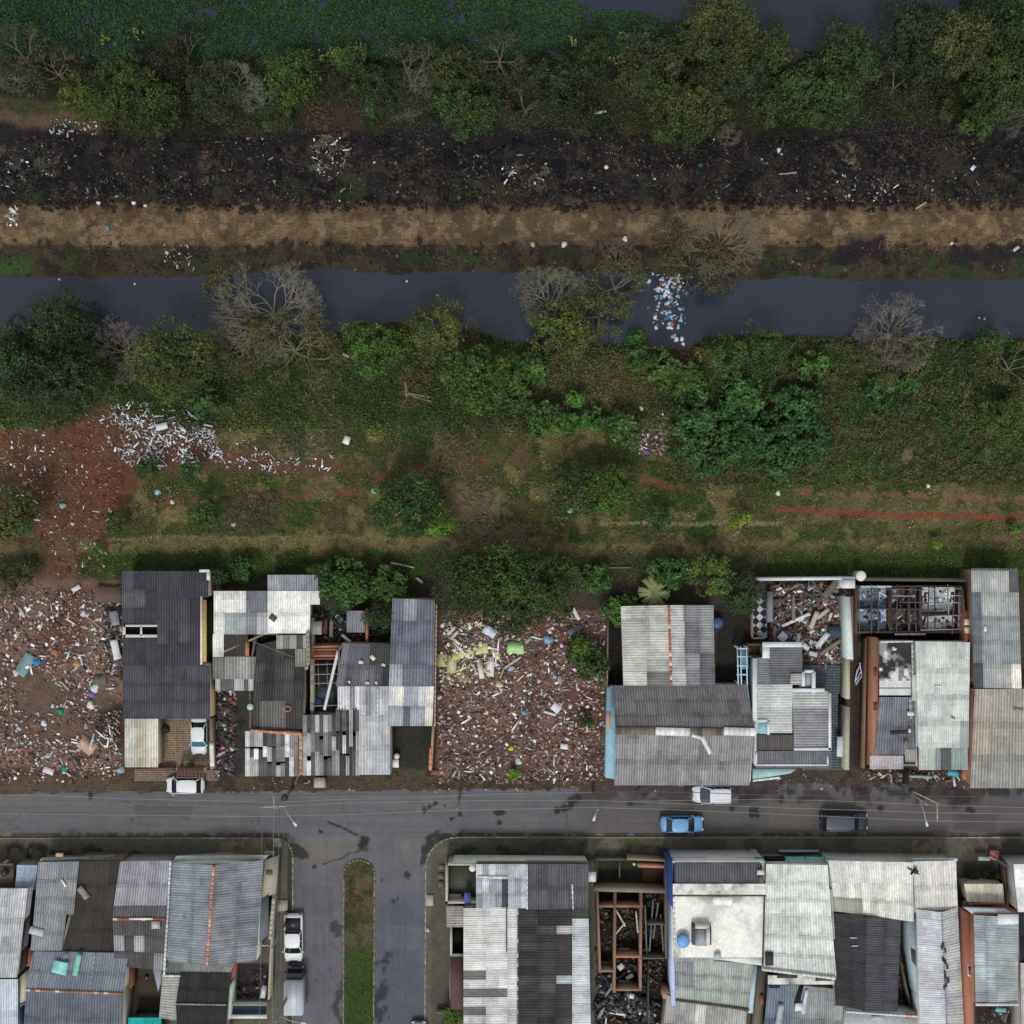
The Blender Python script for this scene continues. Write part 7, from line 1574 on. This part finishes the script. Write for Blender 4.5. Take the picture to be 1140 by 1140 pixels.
# ================================================================ ground cover
def cover(name, x0, y0, x1, y1, n, size, hgt_, mask=None, seed=0, colf=None, rndf=.45, label=None, up=1.2, gain=1.35):
    x = rng.uniform(x0, x1, n); y = rng.uniform(y0, y1, n)
    c = samp(x, y); 
    k = np.ones(n, bool)
    if mask is not None: k = mask(x, y, c)
    x, y, c = x[k], y[k], c[k]; m = len(x)
    bump = fbm(x, y, 11, 200+seed, 4); z = hgt(x, y)+np.clip((bump-.35)*2, 0, 1.4)*hgt_*rng.uniform(.3, 1, m)+.04
    p = np.stack([(x-570)*.1, (570-y)*.1, z], -1)
    nrm = rvec(m)+np.array([0, 0, up]); nrm /= np.linalg.norm(nrm, axis=1)[:, None]
    cc = (colf(x, y, c) if colf else c*gain)*(rng.uniform(1-rndf, 1+rndf, m)*(.6+.95*bump))[:, None]*np.array([.93, 1.0, .84])
    b = MB(); leafquads(b, p, nrm, size*rng.uniform(.5, 1.5, m), np.clip(cc, 0, 1), .4)
    ob(name, b, M_leaf, None, label, 'vegetation', kind='stuff')
grn = lambda x, y, c: c[:, 1] > c[:, 0]*.86
def lakeedge(x, y):
    e = np.interp(x, [-200, 640, 720, 780, 850, 1340], [-200, -200+0, 18, 26, 20, 20])
    return e
def lake_mask(x, y, c):
    lim = np.interp(x, [-200, 600, 650, 700, 760, 800], [66, 60, 58, 58, 52, 40])+(fbm(x, y, 12, 401, 3)-.5)*14
    top = np.interp(x, [-200, 636, 660, 720, 780, 1340], [-300, -5, 6, 10, 22, 1000])+(fbm(x, y, 10, 402, 3)-.5)*10
    right = (x > 1075) & (y < 40)
    return ((y < lim) & (y > top) & (x < 800) & (fbm(x, y, 9, 403, 3) > .3)) | right
def lake_col(x, y, c):
    nz = fbm(x, y, 30, 404, 4); return C(36, 62, 32)*(.7+.6*nz)[:, None]*np.array([1, 1, 1])
b = MB()
def lakeweed(n):
    x = rng.uniform(-200, 1340, n); y = rng.uniform(-120, 75, n); k = lake_mask(x, y, None); x, y = x[k], y[k]; m = len(x)
    p = np.stack([(x-570)*.1, (570-y)*.1, WL+rng.uniform(.03, .4, m)], -1); nrm = rvec(m)*.7+np.array([0, 0, 1.1]); nrm /= np.linalg.norm(nrm, axis=1)[:, None]
    b = MB(); leafquads(b, p, nrm, .24*rng.uniform(.6, 1.4, m), lake_col(x, y, None)*rng.uniform(.45, 1.6, m)[:, None], .75)
    ob('floating_weed', b, M_leaf, None, 'dense carpet of green water weed covering the lake edge', 'water weed', kind='stuff')
lakeweed(260000)
cover('bank_undergrowth', -60, 55, 1200, 165, 60000, .26, .9, lambda x, y, c: (fbm(x, y, 22, 7, 3) > .4) & (y < 158-20*fbm(x, y, 20, 8, 2)) & ~((x < 105) & (y > 104)) & (y > np.where((x > 860) & (x < 980), 75-.0*x, 50)), 1, gain=1.9, label='tangled undergrowth between the trees of the lake bank')
cover('lake_bank_scrub', -60, 62, 1200, 150, 70000, .22, 1.4, lambda x, y, c: (y > np.interp(x, [0, 800, 830, 880, 930, 960, 1200], [62, 62, 70, 92, 70, 55, 40])) & (y < 146-18*fbm(x, y, 20, 8, 2)) & ~((x < 108) & (y > 100)) & ~((x > 335) & (x < 400) & (y > 112)) & (fbm(x, y, 16, 37, 3) > .36), 21, colf=lambda x, y, c: C(50, 58, 36)*(.6+.8*fbm(x, y, 24, 38, 3))[:, None], rndf=.55, label='dense low scrub filling the gaps between the lake bank trees')
cover('burnt_strip_scrub', -60, 160, 1200, 230, 26000, .2, .35, lambda x, y, c: fbm(x, y, 15, 9, 3) > .5, 2, rndf=.6, gain=1.5, label='charred twigs and weeds on the burnt strip')
cover('dyke_slope_weeds', -60, 275, 1200, 306, 15000, .18, .25, lambda x, y, c: fbm(x, y, 15, 10, 3) > .42, 3, rndf=.5, gain=1.4, label='weeds on the slope between dyke road and canal')
cover('dyke_road_straw', -60, 230, 1200, 276, 9000, .12, .05, lambda x, y, c: fbm(x, y, 15, 13, 3) > .5, 9, rndf=.35, gain=1.25, label='short dry straw on the dyke road')
cover('canal_bank_thicket', -60, 362, 1200, 480, 95000, .24, .9, lambda x, y, c: (y > ip(x, SSH)-2) & grn(x, y, c), 4, rndf=.6, gain=1.75, label='low thicket on the south bank of the canal')
cover('creeper_mass', 740, 368, 1200, 540, 80000, .3, 1.3, lambda x, y, c: (y > ip(x, SSH)-3) & (fbm(x, y, 18, 20, 3) > .33), 5, colf=lambda x, y, c: C(56, 74, 42)*(.75+.5*fbm(x, y, 26, 21, 3))[:, None]*np.where(fbm(x, y, 22, 22, 3) > .58, 1, 0)[:, None]+C(72, 74, 48)*np.where(fbm(x, y, 22, 22, 3) > .58, 0, 1)[:, None], label='creeping vines smothering the ground right of the thicket')
cover('waste_ground_grass', -60, 470, 1200, 655, 190000, .2, .3, lambda x, y, c: grn(x, y, c) & (fbm(x, y, 9, 23, 3) > .3), 6, gain=1.3, label='rough grass and weeds across the waste ground')
cover('weed_clumps', -60, 400, 1200, 650, 60000, .3, .55, lambda x, y, c: grn(x, y, c) & (fbm(x, y, 13, 27, 4) > .56), 16, gain=1.6, rndf=.55, label='taller weed clumps across the waste ground')
cover('straw_litter', -60, 470, 1200, 645, 90000, .17, .12, lambda x, y, c: ~grn(x, y, c) & (c[:, 0] < c[:, 1]*1.6) & (fbm(x, y, 7, 28, 4) > .4), 17, rndf=.6, gain=1.35, label='dead stalks and straw on the bare soil of the waste ground')
cover('dry_grass', -60, 540, 1200, 640, 40000, .16, .15, lambda x, y, c: ~grn(x, y, c) & (c[:, 0] < c[:, 1]*1.45) & (fbm(x, y, 9, 24, 3) > .45), 7, gain=1.2, label='short dry grass beside the tracks')
cover('verge_weeds', -60, 935, 1200, 957, 9000, .14, .12, lambda x, y, c: grn(x, y, c) & ((x < 300) | (x > 500)) & (fbm(x, y, 9, 25, 3) > .42), 8, gain=1.3, label='weeds growing on the pavement verge south of the street')
x = rng.uniform(383, 416, 5200); y = rng.uniform(962, 1180, 5200); c = samp(x, y); k = grn(x, y, c) | (rng.random(5200) < .35); x, y, c = x[k], y[k], c[k]; m = len(x)
b = MB(); nrm = rvec(m)+np.array([0, 0, 1.2]); nrm /= np.linalg.norm(nrm, axis=1)[:, None]
leafquads(b, np.stack([(x-570)*.1, (570-y)*.1, np.full(m, .19)], -1), nrm, .14*rng.uniform(.6, 1.4, m), np.clip(c*1.25*rng.uniform(.6, 1.4, m)[:, None], 0, 1), .4)
ob('median_grass', b, M_leaf, None, 'patchy grass on the kerbed median between the two lanes', 'grass', kind='stuff')
# twigs
def twigs(name, poly_, n, L, col, label, seed=0, parent=None):
    xs = [p[0] for p in poly_]; ys = [p[1] for p in poly_]; x = rng.uniform(min(xs), max(xs), n); y = rng.uniform(min(ys), max(ys), n); k = inpoly(x, y, poly_); x, y = x[k], y[k]; m = len(x)
    b = MB(); s = rng.uniform(L*.4, L, m); cols = C(*col)*rng.uniform(.6, 1.3, m)[:, None]
    chips(b, x, y, hgt(x, y)+rng.uniform(.05, .5, m), s, np.full(m, .035), np.full(m, .035), cols, .25); ob(name, b, M_wood, None, label, 'brushwood', kind='stuff')
twigs('brushwood', [(445, 415), (480, 410), (478, 450), (445, 455)], 260, 1.6, (112, 100, 72), 'dry brushwood heap below the olive dome tree')
twigs('brushwood', [(255, 550), (310, 548), (305, 590), (250, 588)], 340, 2.2, (96, 88, 78), 'tangle of grey cut branches right of the low bush')
twigs('brushwood', [(470, 480), (520, 478), (545, 560), (530, 600), (480, 545)], 500, 1.4, (130, 116, 92), 'dry reed litter in the middle of the waste ground')
twigs('brushwood', [(520, 570), (600, 585), (600, 605), (510, 600)], 300, 1.4, (140, 124, 100), 'straw coloured cut reeds above the track')
twigs('brushwood', [(410, 618), (450, 615), (450, 645), (400, 640)], 120, 1.6, (92, 76, 66), 'reddish twigs behind the leafy trees by the roofs')
twigs('brushwood', [(300, 480), (370, 478), (370, 505), (300, 505)], 220, 1.3, (110, 104, 92), 'grey broken reeds at the tail of the white heap')
twigs('brushwood', [(980, 145), (1080, 150), (1080, 175), (990, 170)], 200, 1.8, (84, 78, 70), 'scorched twigs on the burnt strip at right')

# ================================================================ rubbish
EARTH = [((126, 98, 84), 4), ((98, 76, 66), 3), ((152, 124, 110), 4), ((166, 158, 152), 2.6), ((214, 214, 212), 1.7), ((116, 78, 66), 1.6), ((64, 58, 56), 3), ((150, 168, 186), .35), ((90, 150, 160), .1)]
rubble('rubble_spread', [(-80, 660), (134, 655), (136, 868), (-80, 870)], 13000, EARTH, (.035, .34), .13, 'brick crumbs, plaster and plastic spread over the left lot', 'rubble', dens=(30, .38))
rubble('rubble_spread', [(488, 690), (674, 682), (674, 872), (487, 872)], 14000, EARTH, (.035, .34), .13, 'brick crumbs, plaster and plastic spread over the central lot', 'rubble', dens=(30, .3))
WHT = [((214, 216, 220), 3), ((180, 182, 188), 2.4), ((130, 130, 132), 2), ((104, 78, 68), 3.4), ((206, 196, 180), .7), ((150, 196, 206), .25)]
rubble('white_debris_heap', [(112, 450), (150, 446), (215, 458), (240, 480), (248, 512), (205, 520), (150, 528), (128, 505), (112, 480)], 2100, WHT, (.05, .24), .35, 'heap of white splintered board and plaster on the red soil', 'debris', zadd=.1, dens=(12, .47))
rubble('white_debris_heap', [(262, 490), (300, 505), (375, 508), (370, 528), (300, 528), (240, 518)], 420, WHT, (.05, .24), .4, 'tail of white splinters right of the main white heap', 'debris', zadd=.1, dens=(12, .48, 33))
rubble('soil_crumbs', [(-60, 490), (112, 455), (140, 530), (110, 640), (60, 640), (20, 540)], 2200, [((120, 84, 68), 4), ((150, 120, 104), 2), ((204, 202, 198), .7), ((84, 56, 46), 3)], (.05, .26), .3, 'crumbs of brick and plaster over the red soil', 'rubble')
rubble('litter_patch', [(700, 470), (740, 458), (752, 452), (745, 480), (740, 505), (712, 508), (700, 490)], 900, [((104, 76, 68), 4), ((150, 120, 108), 3), ((200, 198, 200), 1.1), ((80, 80, 130), .3)], (.05, .28), .3, 'patch of broken brick and rubbish beside the big thicket', 'rubbish', zadd=.15)
rubble('burnt_strip_litter', [(-60, 150), (1200, 150), (1200, 226), (-60, 226)], 2600, [((130, 126, 118), 2), ((196, 196, 194), .35), ((92, 84, 74), 4), ((50, 48, 50), 3)], (.05, .26), .2, 'specks of ash and rubbish on the burnt strip', 'rubbish', dens=(20, .5))
rubble('dyke_edge_clods', [(-60, 224), (1200, 224), (1200, 236), (-60, 236)], 1500, [((34, 32, 33), 4), ((58, 48, 40), 2)], (.08, .45), .1, 'charred clods along the upper edge of the dyke road', 'clods', dens=(12, .5, 77))
rubble('slope_clods', [(-60, 270), (1200, 270), (1200, 300), (-60, 300)], 1800, [((40, 36, 34), 4), ((70, 58, 46), 3), ((96, 84, 66), 1)], (.06, .35), .1, 'dark clods of earth on the canal slope', 'clods', dens=(12, .5, 78))
rubble('burnt_strip_clods', [(-60, 146), (1200, 146), (1200, 228), (-60, 228)], 9000, [((30, 28, 29), 5), ((44, 41, 42), 3), ((60, 54, 48), 1.5)], (.1, .45), .1, 'charred clods and stubble of the burnt strip', 'burnt ground', dens=(20, .46, 55))
for pl, n_, lb in [([(345, 145), (388, 145), (386, 180), (372, 202), (350, 196)], 150, 'pale rubbish spill on the burnt strip left of centre'), ([(5, 232), (22, 232), (22, 254), (8, 254)], 60, 'small rubbish spill at the left end of the dyke road'), ([(-20, 150), (60, 160), (60, 205), (-20, 205)], 90, 'scattered white crumbs at the left end of the burnt strip'), ([(50, 128), (108, 128), (108, 146), (50, 146)], 90, 'rubbish along the brown clearing left of the trees'), ([(185, 270), (215, 270), (215, 300), (180, 300)], 60, 'litter on the canal slope at left'), ([(930, 190), (1000, 200), (990, 228), (930, 226)], 120, 'rubbish on the burnt strip right of centre'), ([(555, 180), (610, 185), (608, 215), (560, 205)], 60, 'pale crumbs on the burnt strip in the middle')]:
    rubble('rubbish_spill', pl, n_, [((200, 202, 204), 2), ((150, 148, 140), 2), ((120, 100, 80), 2), ((120, 160, 166), .4)], (.06, .3), .3, lb, 'rubbish')
rubble('street_side_crumbs', [(-60, 862), (1200, 860), (1200, 880), (-60, 882)], 1500, [((110, 100, 88), 3), ((76, 68, 60), 4), ((180, 178, 172), .5), ((130, 90, 70), 1)], (.04, .2), .2, 'crumbs and grit along the north street edge', 'grit', dens=(20, .45))
rubble('canal_edge_debris', [(722, 383), (790, 388), (790, 402), (726, 400)], 420, [((130, 78, 56), 4), ((96, 66, 52), 3), ((160, 140, 120), .6)], (.08, .4), .4, 'rust brown debris at the canal corner below the litter', 'debris', zadd=.15)
rubble('litter_patch', [(-60, 500), (60, 495), (50, 560), (-60, 560)], 200, WHT, (.05, .25), .4, 'sparse splinters at the left edge beside the red soil', 'rubbish')
rubble('pale_rubble_drift', [(488, 694), (540, 692), (562, 735), (520, 762), (488, 758)], 330, [((206, 202, 176), 3), ((184, 184, 150), 2), ((212, 212, 208), 2), ((130, 118, 104), 1.5)], (.08, .5), .25, 'drift of cream foam and plaster lumps at the upper left of the central lot', 'rubble', zadd=.1, dens=(10, .48, 91))
rubble('white_scraps', [(490, 690), (672, 684), (672, 866), (490, 868)], 420, [((212, 212, 212), 3), ((170, 180, 190), 1)], (.06, .4), .3, 'white scraps drifted in clumps over the central lot', 'scraps', zadd=.1, dens=(14, .6, 92))
rubble('white_scraps', [(-60, 670), (132, 664), (132, 862), (-60, 864)], 420, [((212, 212, 212), 3), ((170, 180, 190), 1)], (.06, .4), .3, 'white scraps drifted in clumps over the left lot', 'scraps', zadd=.1, dens=(14, .6, 93))
# loose pieces on the central lot
for x, y, L, w_, a, c, lb in [
 (545, 703, 15, 10, 30, (196, 204, 214), 'crumpled pale blue sheet near the top of the central lot'),
 (574, 721, 19, 13, 4, (170, 206, 142), 'lime green rounded panel on the central lot'),
 (546, 742, 8, 21, 2, (214, 206, 206), 'pinkish white upright board on the central lot'),
 (535, 744, 6, 22, -10, (214, 208, 192), 'cream leaning board left of the pinkish board'),
 (523, 728, 9, 9, 10, (214, 210, 170), 'cream foam block beside the two boards'),
 (536, 722, 14, 12, -8, (190, 190, 140), 'pale olive mattress piece on the central lot'),
 (493, 735, 14, 14, 3, (176, 176, 126), 'mossy yellow slab at the left wall of the central lot'),
 (503, 739, 10, 20, 2, (192, 194, 152), 'yellow grey slab right of the mossy slab'),
 (508, 731, 9, 7, 0, (182, 182, 130), 'small yellow slab piece above the yellow grey slab'),
 (514, 728, 7, 7, 15, (204, 202, 150), 'square cream tile near the foam block'),
 (554, 731, 5, 6, 0, (214, 208, 150), 'small cream cube right of the olive mattress'),
 (570, 738, 24, 2.2, -34, (190, 168, 142), 'tan plank slanting up across the central lot'),
 (559, 749, 12, 1.6, -68, (170, 150, 130), 'short tan lath under the slanting plank'),
 (619, 788, 10, 9, 40, (206, 210, 214), 'white folded board right of centre on the lot'),
 (612, 794, 14, 2.6, 16, (200, 204, 208), 'narrow white strip under the folded board'),
 (628, 831, 8, 6, 5, (214, 216, 218), 'white box lid on the lower right of the lot'),
 (640, 701, 16, 6, -30, (110, 112, 116), 'grey curled sheet at the top right of the lot'),
 (641, 683, 16, 4, 62, (206, 206, 208), 'white forked scrap at the top right of the lot'),
 (557, 822, 12, 2, -38, (120, 118, 104), 'olive lath in the lower centre of the lot'),
 (587, 742, 0, 0, 0, None, None),
 (503, 702, 12, 3, -48, (212, 210, 204), 'white slat in the bundle at the top left of the lot'),
 (506, 707, 12, 3, -52, (200, 198, 192), 'pale slat below the first white slat of the bundle'),
 (508, 714, 10, 3, 40, (206, 204, 196), 'short slat crossing the bundle at the top left'),
 (516, 755, 10, 9, 10, (150, 118, 96), 'brown board fragment on the left of the lot'),
 (623, 757, 5, 9, 5, (150, 142, 138), 'grey oval stone on the right of the lot'),
 (638, 835, 3, 11, 4, (110, 50, 48), 'dark red frame near the white box lid'),
 (588, 713, 9, 3, -40, (150, 160, 130), 'greenish slat right of the lime panel'),
 (640, 756, 18, 1.8, -55, (140, 112, 90), 'brown stick leaning by the dark leafy bush'),
 (490, 860, 20, 6, 2, (128, 82, 66), 'red brown kerb fragment at the lower left of the lot')]:
    if c: item('loose_board' if min(L, w_) < 4 else 'scrap_board', x, y, L, w_, a, c, lb, 'board' if min(L, w_) < 4 else 'panel')
for x, y, r_, c, lb in [(610, 712, 5.5, (110, 150, 176), 'blue bag bundle at the top of the central lot'), (584, 793, 3.2, (70, 160, 166), 'turquoise bag in the middle of the central lot'), (569, 744, 3.5, (150, 176, 190), 'pale blue bag under the tan plank'), (569, 833, 3, (190, 206, 70), 'lime coloured bag low on the central lot'), (577, 848, 4, (196, 204, 208), 'large white bag near the bright bush'), (600, 758, 2.4, (204, 204, 204), 'small white bag near the middle of the lot'), (635, 786, 2.8, (210, 210, 210), 'white bag right of the folded board'), (584, 690, 0, None, None), (579, 690, 2.6, (206, 204, 210), 'white bag below the dark crown'), (556, 762, 4.2, (198, 180, 156), 'tan bag left of centre on the lot'), (489, 776, 3, (208, 208, 204), 'white bag by the left wall of the lot')]:
    if c: blob('plastic_bag', x, y, r_, .35, c, lb, 'bag')
for x, y, L, w_, a, c, lb in [(28, 740, 26, 13, -58, (120, 146, 150), 'translucent grey panel on the left lot'), (97, 830, 19, 15, 38, (184, 152, 124), 'tan square board on the left lot near the veranda'), (54, 858, 12, 7, 20, (206, 200, 210), 'pale lilac box near the street on the left lot'), (112, 757, 13, 10, -4, (100, 98, 92), 'grey slatted pallet left of the dark house'), (106, 694, 26, 1.6, 38, (150, 134, 122), 'thin plank slanting by the dark house wall'), (24, 681, 13, 3, 62, (176, 172, 168), 'grey lath at the upper left of the left lot'), (46, 697, 10, 1.8, -72, (206, 190, 170), 'cream lath upright on the left lot'), (79, 692, 12, 2, 34, (190, 186, 178), 'short pale lath in the middle of the left lot'), (70, 740, 13, 2.4, -18, (140, 112, 90), 'brown lath near the middle of the left lot'), (62, 727, 8, 6, 40, (160, 100, 66), 'rust orange scrap on the left lot'), (110, 712, 24, 2, -56, (130, 116, 100), 'brown stick leaning towards the dark house'), (72, 763, 14, 2, 46, (160, 158, 154), 'grey stick below the middle of the left lot'), (85, 655, 10, 5, -30, (206, 208, 212), 'white scrap above the left lot at the dark house'), (93, 664, 0, 0, 0, None, '')]:
    if c: item('loose_board' if min(L, w_) < 4 else 'scrap_board', x, y, L, w_, a, c, lb, 'board' if min(L, w_) < 4 else 'panel')
for x, y, r_, c, lb in [(41, 737, 4.5, (40, 120, 172), 'bright blue bag beside the translucent panel'), (68, 792, 3.4, (30, 150, 120), 'emerald bag in the middle of the left lot'), (72, 856, 3.4, (20, 160, 140), 'teal bag near the street on the left lot'), (102, 773, 4, (120, 90, 160), 'violet cloth bundle near the dark house'), (106, 766, 5, (190, 204, 206), 'white bag above the violet bundle'), (93, 683, 3.6, (190, 196, 206), 'pale bag at the top right of the left lot'), (18, 734+15, 3.6, (196, 190, 204), 'pale bag left below the translucent panel'), (59, 665, 0, None, ''), (135, 857, 4.5, (140, 156, 170), 'grey blue bag at the corner of the veranda'), (86, 739, 4, (166, 146, 40), 'mustard coloured bag on the left lot'), (49, 805, 3.6, (212, 212, 216), 'white bag at the lower left of the left lot'), (101, 785, 4.5, (204, 206, 212), 'white bag below the violet bundle'), (54, 841, 3.5, (150, 176, 190), 'pale blue bag in the lower left lot')]:
    if c: blob('plastic_bag', x, y, r_, .35, c, lb, 'bag')
# waste ground pieces
for x, y, L, w_, a, c, lb in [(386, 490, 7, 9, 20, (216, 216, 210), 'lone white sheet on the grass below the great bare tree'), (386, 396, 10, 3, 20, (200, 200, 200), 'white strip at the canal below the great bare tree'), (668, 125, 14, 3, -10, (150, 168, 166), 'pale trough on the lake bank among dark bushes'), (14, 234, 8, 3.4, 38, (206, 206, 208), 'white board at the left end of the dyke road'), (448, 629, 27, 2, 12, (150, 148, 134), 'long pale post behind the leafy trees'), (467, 646, 9, 3, 40, (166, 164, 156), 'short pale post by the long blue grey roof'), (452, 433, 17, 2.6, 86, (128, 118, 88), 'upright dry palm leaf below the olive dome tree'), (466, 440, 24, 2.6, 10, (132, 122, 92), 'flat dry palm leaf below the olive dome tree'), (470, 444, 22, 2, 16, (120, 110, 84), 'second flat dry palm leaf below the first'), (1025, 229, 14, 2, -32, (150, 146, 128), 'pale log at the top edge of the dyke road'), (1131, 277, 8, 3.4, -36, (176, 178, 172), 'pale slab on the canal slope at the right edge'), (690, 632, 26, 1.2, 0, (116, 110, 96), 'thin pale rail behind the corner bush'), (1083, 187, 6, 4, -50, (196, 204, 222), 'pale blue scrap on the burnt strip at right'), (877, 193, 20, 2, -6, (130, 126, 116), 'pale lath on the burnt strip')]:
    item('discarded_piece' if w_ > 3 else 'loose_pole', x, y, L, w_, a, c, lb, 'piece' if w_ > 3 else 'pole', z=hz(x, y)+.35)
for x, y, r_, c, lb in [(176, 548, 3.6, (150, 190, 190), 'turquoise plastic below the white heap'), (192, 559, 2.6, (214, 208, 196), 'white bag in the grass right of the red soil'), (260, 584, 2.6, (210, 210, 206), 'white bag beside the cut grey branches'), (70, 563, 3.4, (120, 170, 170), 'turquoise bag on the red soil'), (81, 583, 2, (214, 210, 200), 'white crumb bag on the red soil'), (123, 568, 2.6, (214, 206, 190), 'cream bag at the edge of the red soil'), (696, 266, 3, (200, 204, 208), 'white bag on the dyke slope'), (628, 272, 3.4, (190, 188, 180), 'pale bag pair on the dyke slope'), (593, 272, 3, (150, 148, 126), 'olive bag on the dyke slope'), (110, 226, 2.4, (200, 202, 206), 'white bag at the lower edge of the burnt strip, left'), (149, 226, 2.4, (214, 212, 206), 'white bag at the lower edge of the burnt strip, second'), (162, 229, 2, (190, 196, 200), 'pale bag beside the second white bag'), (120, 254, 3, (90, 130, 126), 'dull green bag on the dyke road'), (867, 167, 2.6, (196, 200, 206), 'white bag on the burnt strip right of the olive tree'), (714, 455, 2.6, (200, 206, 196), 'white bag above the litter patch'), (698, 494, 3, (150, 180, 160), 'pale green bag below the litter patch'), (719, 503, 3.4, (90, 84, 150), 'purple bag at the bottom of the litter patch'), (1033, 541, 2.4, (216, 214, 200), 'white scrap on the edge of the creeping vines'), (675, 186, 2.4, (200, 204, 200), 'white bag in the middle of the burnt strip'), (365, 558+4, 0, None, ''), (780, 184, 3, (20, 70, 80), 'dark teal bag on the burnt strip'), (416, 547, 3, (150, 170, 160), 'pale bush shaped bag left of the dark bush tree'), (635, 568, 4, (110, 170, 140), 'mint coloured plastic below the dark tree half'), (866, 549, 3, (190, 210, 196), 'pale plastic on the grass edge below the thicket'), (1059, 268+3, 2, (196, 196, 190), 'white scrap on the canal slope right')]:
    if c: blob('plastic_bag', x, y, r_, .3, c, lb, 'bag')
# splinters one can tell apart in the white heap
for i in range(46):
    a_ = random.random()*6.28; q = random.random()**.6; x = 188+cos(a_)*q*52; y = 487+sin(a_)*q*34
    item('white_splinter', x, y, random.uniform(4, 11), random.uniform(.8, 2.2), random.uniform(-80, 80), random.choice([(214, 216, 220), (200, 202, 206), (170, 172, 176)]), 'long white splintered board in the white heap on the red soil', 'board', hz(x, y)+random.uniform(.1, .35), .05, None, 'white splintered boards of the heap')
item('white_scrap', 180, 475, 13, 7, -14, (204, 212, 216), 'broad white panel in the middle of the white heap', 'panel', .6, .08)
# floating litter
for i in range(150):
    cx_ = random.gauss(742, 10); cy_ = random.uniform(302, 366)
    if random.random() < .1: cx_, cy_ = random.uniform(748, 765), random.uniform(340, 382)
    if cx_ < 726 and cy_ > 350: continue
    col = random.choice([(206, 210, 216)]*6+[(150, 160, 176)]*3+[(96, 130, 170), (70, 96, 130), (120, 80, 76), (90, 140, 130)])
    if random.random() < .45:
        b = MB(); X, Y, Z = P(cx_, cy_, WL); a_ = random.random()*3.14; L_ = random.uniform(.22, .42); d_ = np.array([cos(a_), sin(a_), 0]); p0 = np.array([X, Y, WL+.05])
        b.tube([p0, p0+d_*L_*.7, p0+d_*L_*.85, p0+d_*L_], [.07, .07, .03, .03], col, 8)
        ob('plastic_bottle', b, M_plastic, None, 'pale plastic bottle floating in the litter raft on the canal', 'bottle', 'bottles floating in the canal litter raft')
    else:
        blob('floating_bag', cx_, cy_, random.uniform(1.0, 2.7), .18, col, 'small plastic bag floating in the litter raft on the canal', 'bag', WL-.03, None, 'bags floating in the canal litter raft')
blob('blue_jerrycan', 743.5, 353, 2.8, .3, (30, 120, 190), 'bright blue can at the lower end of the floating litter', 'can', WL); blob('orange_bag', 748, 361, 2.6, .25, (190, 96, 50), 'orange bag under the blue can in the floating litter', 'bag', WL); item('floating_board', 747, 365, 5, 2.6, 38, (222, 224, 226), 'small white board below the orange bag on the water', 'board', WL+.05); blob('floating_bag', 753, 378, 2.8, .2, (214, 218, 224), 'white bag drifting below the litter raft, upper one', 'bag', WL); blob('floating_bag', 760.5, 383, 2.2, .2, (210, 214, 220), 'white bag drifting below the litter raft, lower one', 'bag', WL)
for x, y in [(150, 316), (66, 311), (540, 300), (425, 299), (631, 299), (652, 300), (453, 313), (1090, 354), (1096, 355)]:
    blob('floating_scrap', x, y, 1.3, .1, (190, 196, 206), 'tiny white scrap drifting alone on the canal water', 'scrap', WL, None, 'tiny scraps drifting on the canal')

# ================================================================ light, sky, camera
sc = bpy.context.scene
w = bpy.data.worlds.new('World'); sc.world = w; w.use_nodes = True
nt = w.node_tree; bg = nt.nodes['Background']
sky = nt.nodes.new('ShaderNodeTexSky'); sky.sky_type = 'NISHITA'; sky.sun_disc = False
EL, AZ = radians(58), radians(188)       # sun to the south, a little west
sky.sun_elevation = EL; sky.sun_rotation = AZ; sky.air_density = 1.0; sky.dust_density = 2.0; sky.ozone_density = 1.0
hs = nt.nodes.new('ShaderNodeHueSaturation'); hs.inputs['Saturation'].default_value = .2
nt.links.new(sky.outputs[0], hs.inputs['Color']); nt.links.new(hs.outputs[0], bg.inputs['Color']); bg.inputs['Strength'].default_value = SKY
ld = bpy.data.lights.new('sun', 'SUN'); ld.energy = SUN; ld.angle = radians(12); ld.color = (1.0, .97, .93)
lo = bpy.data.objects.new('sun', ld); COL.objects.link(lo)
d = np.array([sin(AZ)*cos(EL), cos(AZ)*cos(EL), sin(EL)])
from mathutils import Vector
lo.rotation_euler = Vector(d).to_track_quat('Z', 'Y').to_euler()
cd = bpy.data.cameras.new('camera'); co = bpy.data.objects.new('camera', cd); COL.objects.link(co)
co.location = (0, 0, HC); co.rotation_euler = (0, 0, 0); cd.sensor_width = 36; cd.lens = 18*HC/57.0; cd.clip_end = 20000; cd.clip_start = .5
sc.camera = co
sc.view_settings.view_transform = 'Standard'; sc.view_settings.look = 'None'; sc.view_settings.exposure = 0; sc.view_settings.gamma = 1
